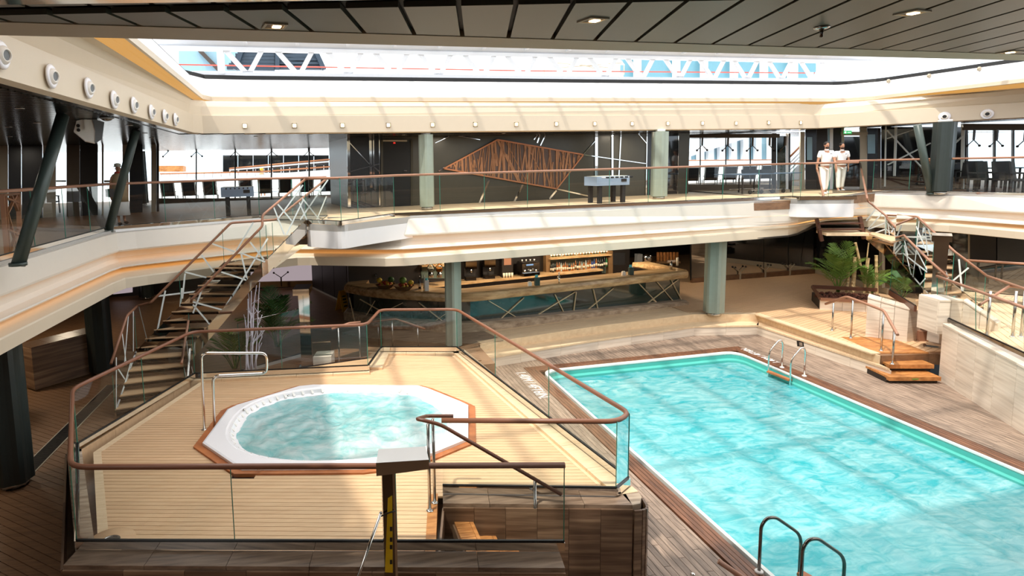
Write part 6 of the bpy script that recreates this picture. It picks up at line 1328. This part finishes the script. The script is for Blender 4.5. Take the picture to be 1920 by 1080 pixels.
        part('top', MB().lathe([(.24*k, .68*k), (.21*k, 1.0*k), (.235*k, 1.3*k), (.17*k, 1.47*k), (.07*k, 1.53*k)], (0, 0, 0), 20), 'shirt_tan', o, local=True, label='loose tan top'); part('hat', MB().lathe([(.17*k, 1.70*k), (.10*k, 1.715*k), (.09*k, 1.79*k), (.03*k, 1.81*k)], (0, 0, 0), 20), 'label_cream', o, local=True); part('scarf', MB().ball((0, 0, 1.52*k), .10*k, 12, 6, (1.1, 1.1, .6)), 'red_paint', o, local=True)
        part('handbag', MB().box((-.3*k, -.02, .95*k), (.12*k, .3*k, .24*k)), 'shoe', o, local=True)
    for s, (fx, fy, fz) in ((-1, (-.105, -st-.02, .03)), (1, (.105, st*.8-.06, .045))):
        part('shoe', MB().ball((fx*k, (fy-.04)*k, fz*k+.01), .12*k, 12, 6, (.42, 1.05, .36)), 'frame_white' if not robe else 'shoe', o, local=True)
    return o
person(1545, 364, 1.88, -.25, 'man in a white short-sleeved uniform walking ahead, hand lowered at his side', .17, (.1, -.12))
person(1574, 359.5, 1.86, -.3, 'bearded man in a white uniform walking just behind the first man', .12, (-.08, .08))
person(229, 421, 1.66, .7, 'person in a pale hat, tan top and long white skirt behind the left gallery rail', .05, (.12, .1), robe=True)
dpz = DY(491, 329, 38); 
def tiny(p, label):
    o = thing('person', label, 'person', tuple(p)); 
    skin('body', [(0,0,.9,(.15,.1)),(0,0,1.3,(.17,.12)),(0,0,1.5,.06),(0,0,1.62,.1),(-.09,0,.5,.07),(-.1,0,.04,.05),(.09,.1,.5,.07),(.1,.2,.04,.05),(-.2,0,1.35,.05),(-.26,0,.9,.035),(.2,0,1.35,.05),(.26,0,.9,.035)], [(0,1),(1,2),(2,3),(0,4),(4,5),(0,6),(6,7),(1,8),(8,9),(1,10),(10,11)], 'skin', o, 1)
    part('shirt', MB().lathe([(.2, .85), (.21, 1.3), (.1, 1.48)], (0, 0, 0), 12), 'shirt_tan', o, local=True); part('hair', MB().ball((0, .02, 1.68), .11, 10, 6), 'yellow_fruit', o, local=True)
tiny((dpz.x, dpz.y, 3.6), 'small figure walking on the outdoor ramp beyond the left windows')
# ================================================================= UPPER DECK FURNITURE
def foosball(px, py, rz, L, label, s=1.0):
    b = G(px, py, 3.8); o = thing('football_table', label, 'game table', tuple(b), rz)
    part('cabinet', MB().box((0, 0, .74), (L, .72, .30)), 'table_grey', o, local=True); part('playfield', MB().box((0, 0, .83), (L-.1, .6, .14)), 'label_cream', o, local=True)
    for sx in (-1, 1):
        for sy in (-1, 1): part('leg', MB().box((sx*(L/2-.18), sy*.26, .3), (.12, .12, .6)), 'black_fabric', o, local=True)
    for k in range(6):
        x = -L/2+.18+k*(L-.36)/5; part('rod', MB().tube([(x, -.62, .86), (x, .62, .86)], .012, 6), 'chrome', o, local=True); part('handle', MB().tube([(x, -.62, .86), (x, -.74, .86)], .025, 8), 'black_fabric', o, local=True)
    part('goal_slot', MB().box((L/2-.22, -.365, .75), (.2, .02, .1)), 'bar_dark', o, local=True); return o
foosball(1137, 380, .15, 1.25, 'white and grey table football game on dark legs right of the copper artwork')
foosball(448, 403, .1, 1.0, 'grey table football game on dark legs in front of the left windows')
b = G(1418, 362.5, 3.8); o = thing('table_tennis_table', 'blue folding table tennis table on a wheeled frame at the right windows', 'game table', tuple(b), .1)
part('table_top', MB().box((-.68, 0, .76), (1.36, 1.4, .03)), 'table_blue', o, local=True); part('table_top', MB().box((.69, 0, .76), (1.36, 1.4, .03)), 'table_blue', o, local=True)
part('net', MB().box((0, 0, .85), (.01, 1.6, .14)), 'black_fabric', o, local=True)
for x in (-1.1, -.35, .35, 1.1): 
    for y in (-.5, .5): part('leg', MB().box((x, y, .4), (.04, .04, .74)), 'bar_dark', o, local=True)
for x in (-.75, -.25, .25, .75):
    part('wheel', MB().lathe([(.08, -.02), (.08, .02)], (x, -.5, .09), 12, mat=Matrix.Rotation(math.pi/2, 3, 'X')), 'rubber', o, local=True)
part('frame', MB().bar((-.8, -.5, .16), (.8, -.5, .16), .03, .03).bar((-.8, .5, .16), (.8, .5, .16), .03, .03), 'steel', o, local=True)
lg = None
def lounger(loc, rz, label, grp):
    global lg
    if lg is not None: return dup(lg, loc, rz, label, grp)
    lg = thing('deck_lounger', label, 'lounger', loc, rz, grp)
    part('backrest', MB().quadth([(-.3, .35, .42), (.3, .35, .42), (.3, .75, 1.12), (-.3, .75, 1.12)], .03), 'black_fabric', lg, local=True); part('seat', MB().box((0, -.25, .40), (.6, 1.2, .03)), 'black_fabric', lg, local=True)
    for s in (-1, 1):
        part('side_rail', MB().bar((s*.33, -.85, .4), (s*.33, .4, .4), .05, .05), 'frame_white', lg, local=True); part('back_rail', MB().bar((s*.33, .35, .42), (s*.33, .77, 1.16), .05, .05), 'frame_white', lg, local=True)
        part('leg', MB().bar((s*.33, -.7, .4), (s*.33, -.7, 0), .05, .05), 'frame_white', lg, local=True); part('leg', MB().bar((s*.33, .3, .4), (s*.33, .3, 0), .05, .05), 'frame_white', lg, local=True); part('armrest', MB().bar((s*.36, -.2, .62), (s*.36, .45, .62), .05, .04), 'frame_white', lg, local=True)
    return lg
for k, px in enumerate((318, 357, 396, 462, 498, 535, 575, 612)):
    p = DY(px, 370, 33.5-.0); lounger((p.x, 33.5, 3.6), math.pi+.1, 'dark mesh lounger with white frame on the deck outside the left windows', 'loungers outside the left windows')
for k, px in enumerate((1300, 1335, 1370, 1405, 1440)):
    p = DY(px, 350, 31.9); lounger((p.x, 32.1, 3.6), math.pi-.5, 'dark mesh lounger with white frame on the deck outside the right windows', 'loungers outside the right windows')
ch = None
def chair(loc, rz, label):
    global ch
    if ch is not None: return dup(ch, loc, rz, label)
    ch = thing('patio_chair', label, 'chair', loc, rz, 'dark woven chairs on the right upper deck')
    part('seat', MB().box((0, 0, .43), (.56, .54, .06)), 'black_fabric', ch, local=True); part('backrest', MB().box((0, .28, .73), (.56, .05, .62), mat=Matrix.Rotation(-.15, 3, 'X')), 'black_fabric', ch, local=True)
    for s in (-1, 1):
        part('armrest', MB().bar((s*.29, -.25, .64), (s*.29, .28, .66), .05, .04), 'black_fabric', ch, local=True)
        for y in (-.24, .24): part('leg', MB().box((s*.27, y, .32 if y < 0 else .2), (.045, .045, .64 if y < 0 else .42)), 'black_fabric', ch, local=True)
    return ch
for px, py, D_, rz, lb in [(1790, 352, 0, 2.4, 'dark woven chair just right of the right dark column'), (1813, 358, 0, -1.2, 'dark woven chair seen edge-on beside the far table'), (1838, 362, 0, .3, 'dark woven chair, left one of the pair with high backs to the rail'), (1857, 362, 0, .2, 'dark woven chair, right one of the pair with high backs to the rail'), (1888, 364, 0, -.2, 'large dark woven chair right of the pair'), (1918, 366, 0, .5, 'dark woven chair at the right picture edge')]:
    g = G(px, py-3, 3.8); chair((g.x, g.y, 3.8), rz, lb)
for px, py, lb in ((1812, 352, 'dark square table between the chairs by the bright windows'), (1872, 353, 'dark square table behind the chair pair at the far right')):
    g = G(px, py-1, 3.8); o = thing('patio_table', lb, 'table', tuple(g)); part('table_top', MB().box((0, 0, .74), (.9, .9, .04)), 'black_fabric', o, local=True)
    for sx in (-1, 1):
        for sy in (-1, 1): part('leg', MB().box((sx*.38, sy*.38, .36), (.05, .05, .72)), 'black_fabric', o, local=True)
for px, py, lb in ((92, 400, 'dark chair half hidden behind the left balustrade'), (1, 1, None)):
    if lb: g = G(px, py, 3.8); chair((g.x, g.y, 3.8), 1.0, lb)
g = G(62, 742, 0); c_ = chair((g.x-.25, g.y-1.1, 0), -1.3, 'dark chair partly hidden by the large left column on the lower deck'); c_['group'] = ''
del c_['group']
# copper lattice screens
def lattice(A, B_, corners, bars, label):
    c = [PL(x, y, A, B_) for x, y in corners]; o = thing('lattice_screen', label, 'screen', tuple(c[3])); n = Vector((-(B_-A).y, (B_-A).x, 0)).normalized()
    for i in range(4): part('frame_bar', MB().bar(c[i], c[(i+1) % 4], .04, .07, up=n), 'copper', o)
    for x1, y1, x2, y2 in bars: part('lattice_bar', MB().bar(PL(x1, y1, A, B_), PL(x2, y2, A, B_), .03, .05, up=n), 'copper', o)
a, b = G(2, 492, 3.82), G(40, 480, 3.82); a2 = a+(a-b)*2; a3 = b+(b-a)*1; off_ = Vector((-.25, 0, 0))
lattice(a+off_, b+off_, [(4, 366), (34, 363), (38, 478), (14, 490)], [(10,368,18,484),(30,366,14,400),(34,380,12,372),(14,400,33,470),(32,430,17,480),(20,365,33,395),(12,430,36,440)], 'copper lattice screen behind the balustrade at the left picture edge')
a, b = G(1738, 362, 3.82), G(1766, 363, 3.82)
lattice(a+Vector((.3, .3, 0)), b+Vector((.3, .3, 0)), [(1739, 301), (1765, 301), (1761, 353), (1737, 354)], [(1742,303,1758,352),(1757,303,1746,335),(1763,332,1748,343),(1744,301,1763,312),(1745,320,1740,350)], 'copper lattice screen beside the slanting strut on the right upper deck')
# loudspeaker
sp = G(165, 222, 6.25); sp = Vector((sp.x, sp.y, 6.25)); lt_ = ray(165, 245); kk = math.hypot(sp.x, sp.y)/math.hypot(lt_.x, lt_.y); zs = CZ+lt_.z*kk
o = thing('loudspeaker', 'white angular loudspeaker hanging from the dark ceiling of the left gallery', 'loudspeaker', (sp.x, sp.y, zs-.22), .35)
w3_ = [(-.26, -.02), (-.20, .17), (.05, .24), (.25, .14), (.20, -.16), (.08, -.24), (-.08, -.20)]
cab = MB(); cab.v = [Vector((x, -.16, z+.22)) for x, z in w3_]+[Vector((x, .16, z+.22)) for x, z in w3_]; n = 7
cab.f = [tuple(range(n)), tuple(range(n, 2*n))[::-1]]+[((i+1) % n, i, n+i, n+(i+1) % n) for i in range(n)]
part('cabinet', cab, 'plastic_white', o, local=True); part('grille', MB().add([(.06, -.17, .44), (.27, -.17, .37), (.21, -.17, .05), (.08, -.17, -.03), (.10, -.17, .2)], [(0, 1, 2, 3, 4)]).add([(.255, -.16, .36), (.255, .16, .36), (.205, .16, .06), (.205, -.16, .06)], [(0, 1, 2, 3)]), 'grille_grey', o, local=True)
for z in (.30, .22): part('port', MB().lathe([(.032, 0), (.032, .02)], (-.18, -.16, z), 12, mat=Matrix.Rotation(math.pi/2, 3, 'X')), 'bar_dark', o, local=True)
part('bracket', MB().bar((-.05, -.19, .22), (-.05, -.19, 6.24-(zs-.22)), .05, .02).bar((-.05, .19, .22), (-.05, .19, 6.24-(zs-.22)), .05, .02), 'plastic_white', o, local=True); part('ceiling_plate', MB().box((.0, 0, 6.23-(zs-.22)), (.3, .42, .03)), 'bar_dark', o, local=True)
# gallery ceiling lamps
gl = None; QG = 1
for px, py in [(16,238),(18,256),(37,203),(70,230),(243,235),(272,250),(284,258),(480,256),(583,252),(756,253),(944,250),(1150,250),(1377,247),(1589,238)]:
    p = G(px, py, 6.22) if py < 262 else None
    if gl is None: 
        gl = thing('ceiling_lamp', 'small round warm downlight in the dark gallery ceiling, leftmost in the picture', 'light', tuple(p), group='small downlights in the dark gallery ceiling'); part('ring', MB().lathe([(.05, -.012), (.07, -.006), (.07, 0)], (0, 0, 0), 14), 'steel', gl, local=True); part('lamp', MB().lathe([(.001, -.006), (.048, -.006), (.048, -.002)], (0, 0, 0), 14), 'lamp_warm', gl, local=True)
    else: dup(gl, p, label='small round warm downlight in the dark gallery ceiling, '+NTH[QG]+' from the left'); QG += 1
g = G(200, 220, 6.22); o = thing('ceiling_speaker', 'round dark ceiling speaker grille right of the hanging loudspeaker', 'speaker', tuple(g)); part('ring', MB().lathe([(.10, -.03), (.13, -.015), (.13, 0)], (0, 0, 0), 20), 'grille_grey', o, local=True); part('dome', MB().ball((0, 0, -.02), .1, 14, 6, (1, 1, .5)), 'dark_chrome', o, local=True)
# ================================================================= POOL LADDERS
def ladder(base1, base2, reach, hgt, label, m, zb=-.55, tm='teak_rim', dirx=-1, z_rim=-.5):
    o = thing('pool_ladder', label, 'ladder', tuple(base1)); c = []
    for b in (base1, base2):
        w_ = b+Vector((dirx*reach, 0, 0)); c.append(w_)
        pts = [b, b+Vector((0, 0, hgt*.86)), b+Vector((dirx*reach*.12, 0, hgt)), b+Vector((dirx*reach*.34, 0, hgt*1.0)), w_+Vector((0, 0, hgt*.62)), Vector((w_.x, w_.y, -1.7))]
        part('handrail', MB().tube(roundp(pts, .14, 5), .022, 12), m, o); part('foot_ring', MB().lathe([(.055, 0), (.055, .03), (.03, .04)], (b.x, b.y, zb), 16), 'plastic_white', o)
    for k in range(4):
        z = -.62-k*.26; part('tread', MB().bar(c[0]+Vector((0, 0, z-c[0].z)), c[1]+Vector((0, 0, z-c[1].z)), .12, .04), tm, o)
    return o
f1, f2 = G(1466, 690, -.55), G(1508, 706, -.55)
ladder(f1, f2, max(.4, f1.x-(PW1-.25)), .78, 'chrome pool ladder at the far right side of the pool, teak treads', 'chrome')
n1_, n2_ = G(1423, 1074, -.55), G(1500, 1120, -.55)
ladder(n1_, n2_, .62, .80, 'dark chrome pool ladder at the near left side of the pool', 'dark_chrome', dirx=1)
# ================================================================= DEPTH MARKINGS
def text(name, s, loc, rz, size, m, label, parent=None, rx=0):
    cu = bpy.data.curves.new(name, 'FONT'); cu.body = s; cu.size = size; cu.extrude = .0015; cu.align_x = 'CENTER'; cu.align_y = 'CENTER'; cu.materials.append(M[m])
    o = bpy.data.objects.new(name, cu); C.objects.link(o); bpy.context.view_layer.update(); me = bpy.data.meshes.new_from_object(o.evaluated_get(bpy.context.evaluated_depsgraph_get())); bpy.data.objects.remove(o); o = bpy.data.objects.new(name, me); C.objects.link(o); o.location = loc; o.rotation_euler = (rx, 0, rz); o.scale = (.72, 1, 1); return o
a, b = G(975, 702, -.55), G(1020, 742, -.55); mid = (a+b)/2
o = text('depth_marking', '1.40M / 4FT6IN.', (mid.x, mid.y, -.5465), -math.pi/2-.02, .42, 'uniform', ''); o['label'] = 'white depth lettering on the deck left of the pool'; o['category'] = 'lettering'
a, b = G(1392, 651, -.55), G(1462, 683, -.55); mid = (a+b)/2
o = text('depth_marking', '1.40M / 4FT6IN.', (mid.x-.02, mid.y, -.5435), math.pi/2, .3, 'uniform', ''); o['label'] = 'white depth lettering on the deck at the far right pool corner'; o['category'] = 'lettering'
o = text('depth_marking', '1.40M/4FT6IN.', (PW1-.085, 15.0, -.64), math.pi/2, .13, 'bar_dark', '', rx=0); o.rotation_euler = (math.pi/2, 0, -math.pi/2); o['label'] = 'dark depth lettering on the teal gutter near the far right pool corner'; o['category'] = 'lettering'
# ================================================================= FOREGROUND
def NR_(x, y, D): return DY(x, y, D)
D0 = 6.35
bp = DY(727, 900, D0); zt_ = DY(755, 872, D0).z
o = thing('pool_shower', 'polished steel shower post in front of the whirlpool platform, nearest the viewer', 'shower', (bp.x, bp.y, -.55), 0, 'steel pool showers')
part('post', MB().b2((DY(716.5, 900, D0).x, D0, -.55), (DY(736.5, 900, D0).x, D0+.10, zt_)), 'dark_chrome', o); part('side_trim', MB().b2((DY(737, 900, D0).x, D0+.02, -.55), (DY(741.5, 900, D0).x, D0+.10, zt_-.02)), 'steel', o)
hx0, hx1 = DY(705, 880, D0-.08), DY(804, 880, D0-.08)
hd = MB(); zl, zr_ = DY(705, 893, D0-.1).z, DY(803, 880, D0-.1).z; tl, trr = DY(705, 868, D0-.1).z, DY(803, 862, D0-.1).z
hd.add([(hx0.x, D0-.1, zl), (hx1.x, D0-.1, zr_), (hx1.x, D0-.1, trr), (hx0.x, D0-.1, tl), (hx0.x+.06, D0+.22, zl), (hx1.x+.02, D0+.22, zr_), (hx1.x+.02, D0+.22, trr), (hx0.x+.06, D0+.22, tl)], [(0,1,2,3),(5,4,7,6),(4,0,3,7),(1,5,6,2),(3,2,6,7),(4,5,1,0)])
part('head_box', hd, 'steel', o); part('base_plate', MB().b2((bp.x-.2, D0-.1, -.55), (bp.x+.2, D0+.2, -.53)), 'steel', o)
part('cable', MB().tube([DY(714, 968, D0-.02), DY(728, 962, D0-.03), DY(741, 958, D0-.02)], .008, 6), 'bar_dark', o)
sign_reflection = thing('wet_sign_or_reflection', 'narrow yellow wet floor sign hanging against the nearest shower post', 'sign', tuple(DY(731, 1072, D0-.02)))  # thin strip modelled as the sign's yellow reflection in the chrome
mb = MB().quadth([DY(727.5, 935, D0-.012), DY(735.5, 930, D0-.012), DY(736.5, 1074, D0-.012), DY(722, 1073, D0-.012)], .012); part('panel', mb, 'yellow_sign', sign_reflection)
for y in (988, 1008, 1022, 1050): part('printed_mark', MB().quadth([DY(731, y, D0-.03), DY(735.6, y, D0-.03), DY(735.6, y+8, D0-.03), DY(731, y+8, D0-.03)], .003), 'bar_dark', sign_reflection)
hr2 = thing('entry_handrail', 'slim bright steel rail slanting up to the nearest shower post', 'handrail', tuple(DY(672, 1085, D0-.15)))
part('tube', MB().tube([DY(655, 1130, D0-.3), DY(672, 1080, D0-.25), DY(714, 962, D0-.06)], .016, 10), 'chrome', hr2); part('end_cap', MB().ball(DY(714, 962, D0-.06), .018, 10, 6), 'steel', hr2)
e1_ = G(1347, 1052, .35); e2_ = G(1392, 1083, .22)
hh = thing('entry_handrail', 'short brown handrail end above the dark pool deck at the bottom picture edge', 'handrail', (e2_.x+.35, e2_.y-.55, -.55))
part('handrail', MB().tube([e1_, e2_, e2_+(e2_-e1_)*2], .032, 12), 'rail_brown', hh); pe = e2_+(e2_-e1_)*1.2; part('post', MB().tube([(pe.x, pe.y, -.55), pe], .02, 10), 'steel', hh)
c = G(1299, 1078, -.5); o = thing('post_cap', 'small chrome post cap at the bottom edge left of the near pool ladder', 'cap', (c.x, c.y, -.55)); part('cap', MB().ball((c.x, c.y, -.5), .035, 12, 8), 'chrome', o); part('stem', MB().tube([(c.x, c.y, -.55), (c.x, c.y, -.49)], .02, 10), 'steel', o)
# handrail posts right behind the platform (steps down to the bar deck)
bh = thing('stair_handrail', 'pale handrail on steel posts on the steps behind the whirlpool platform', 'handrail', tuple(G(735, 645, 0)))
ba, bb_ = G(735, 652, 0), G(783, 652, 0)
pp = [PL(690, 604, ba, bb_), PL(742, 598, ba, bb_), PL(797, 617, ba, bb_)]
part('handrail', MB().tube(roundp(pp, .05, 3), .03, 8), 'rail_brown', bh)
for px in (735, 783): t = PL(px, 601 if px < 750 else 614, ba, bb_); part('post', MB().tube([(t.x, t.y, 0), t], .02, 8), 'steel', bh)
bh2 = thing('stair_handrail', 'short pale handrail on two steel posts behind the rear balustrade of the whirlpool platform', 'handrail', tuple(G(635, 690, 0)))
ba, bb_ = G(634, 694, 0), G(674, 690, 0); part('handrail', MB().tube([PL(622, 617, ba, bb_), PL(655, 606, ba, bb_), PL(676, 604, ba, bb_)], .03, 8), 'rail_brown', bh2)
for px, y in ((634, 613), (673, 604)): t = PL(px, y, ba, bb_); part('post', MB().tube([(t.x, t.y, 0), t], .02, 8), 'steel', bh2)
# ================================================================= ADDED FILL LAMPS OVER THE BAR AND GALLERIES
def lamp(x, y, z, e, col=(1, .82, .6), size=.5, name='fill_lamp', sx=None):
    l = bpy.data.lights.new(name, 'AREA'); l.energy = e; l.color = col; l.size = size
    if sx: l.shape = 'RECTANGLE'; l.size = sx; l.size_y = size
    o = bpy.data.objects.new(name, l); C.objects.link(o); o.location = (x, y, z); return o
for k in range(5):
    p = BA.lerp(BB, (k+.5)/5)-bn_*1.6; lamp(p.x, p.y, 2.54, 60)
for x, y in ((-8, 10), (-8, 15), (-8, 20), (-4, 24), (1, 25)): lamp(x, y, 2.55, 36)
for x, y in ((16, 23), (20, 24), (22, 20), (24, 17)): lamp(x, y, 2.54, 14)
for x, y in ((-8, 8), (-8, 14), (-9, 19), (-4, 24), (20, 24), (24, 21), (5, 20.5), (12, 22)): lamp(x, y, 6.2, 28, (1, .88, .72))
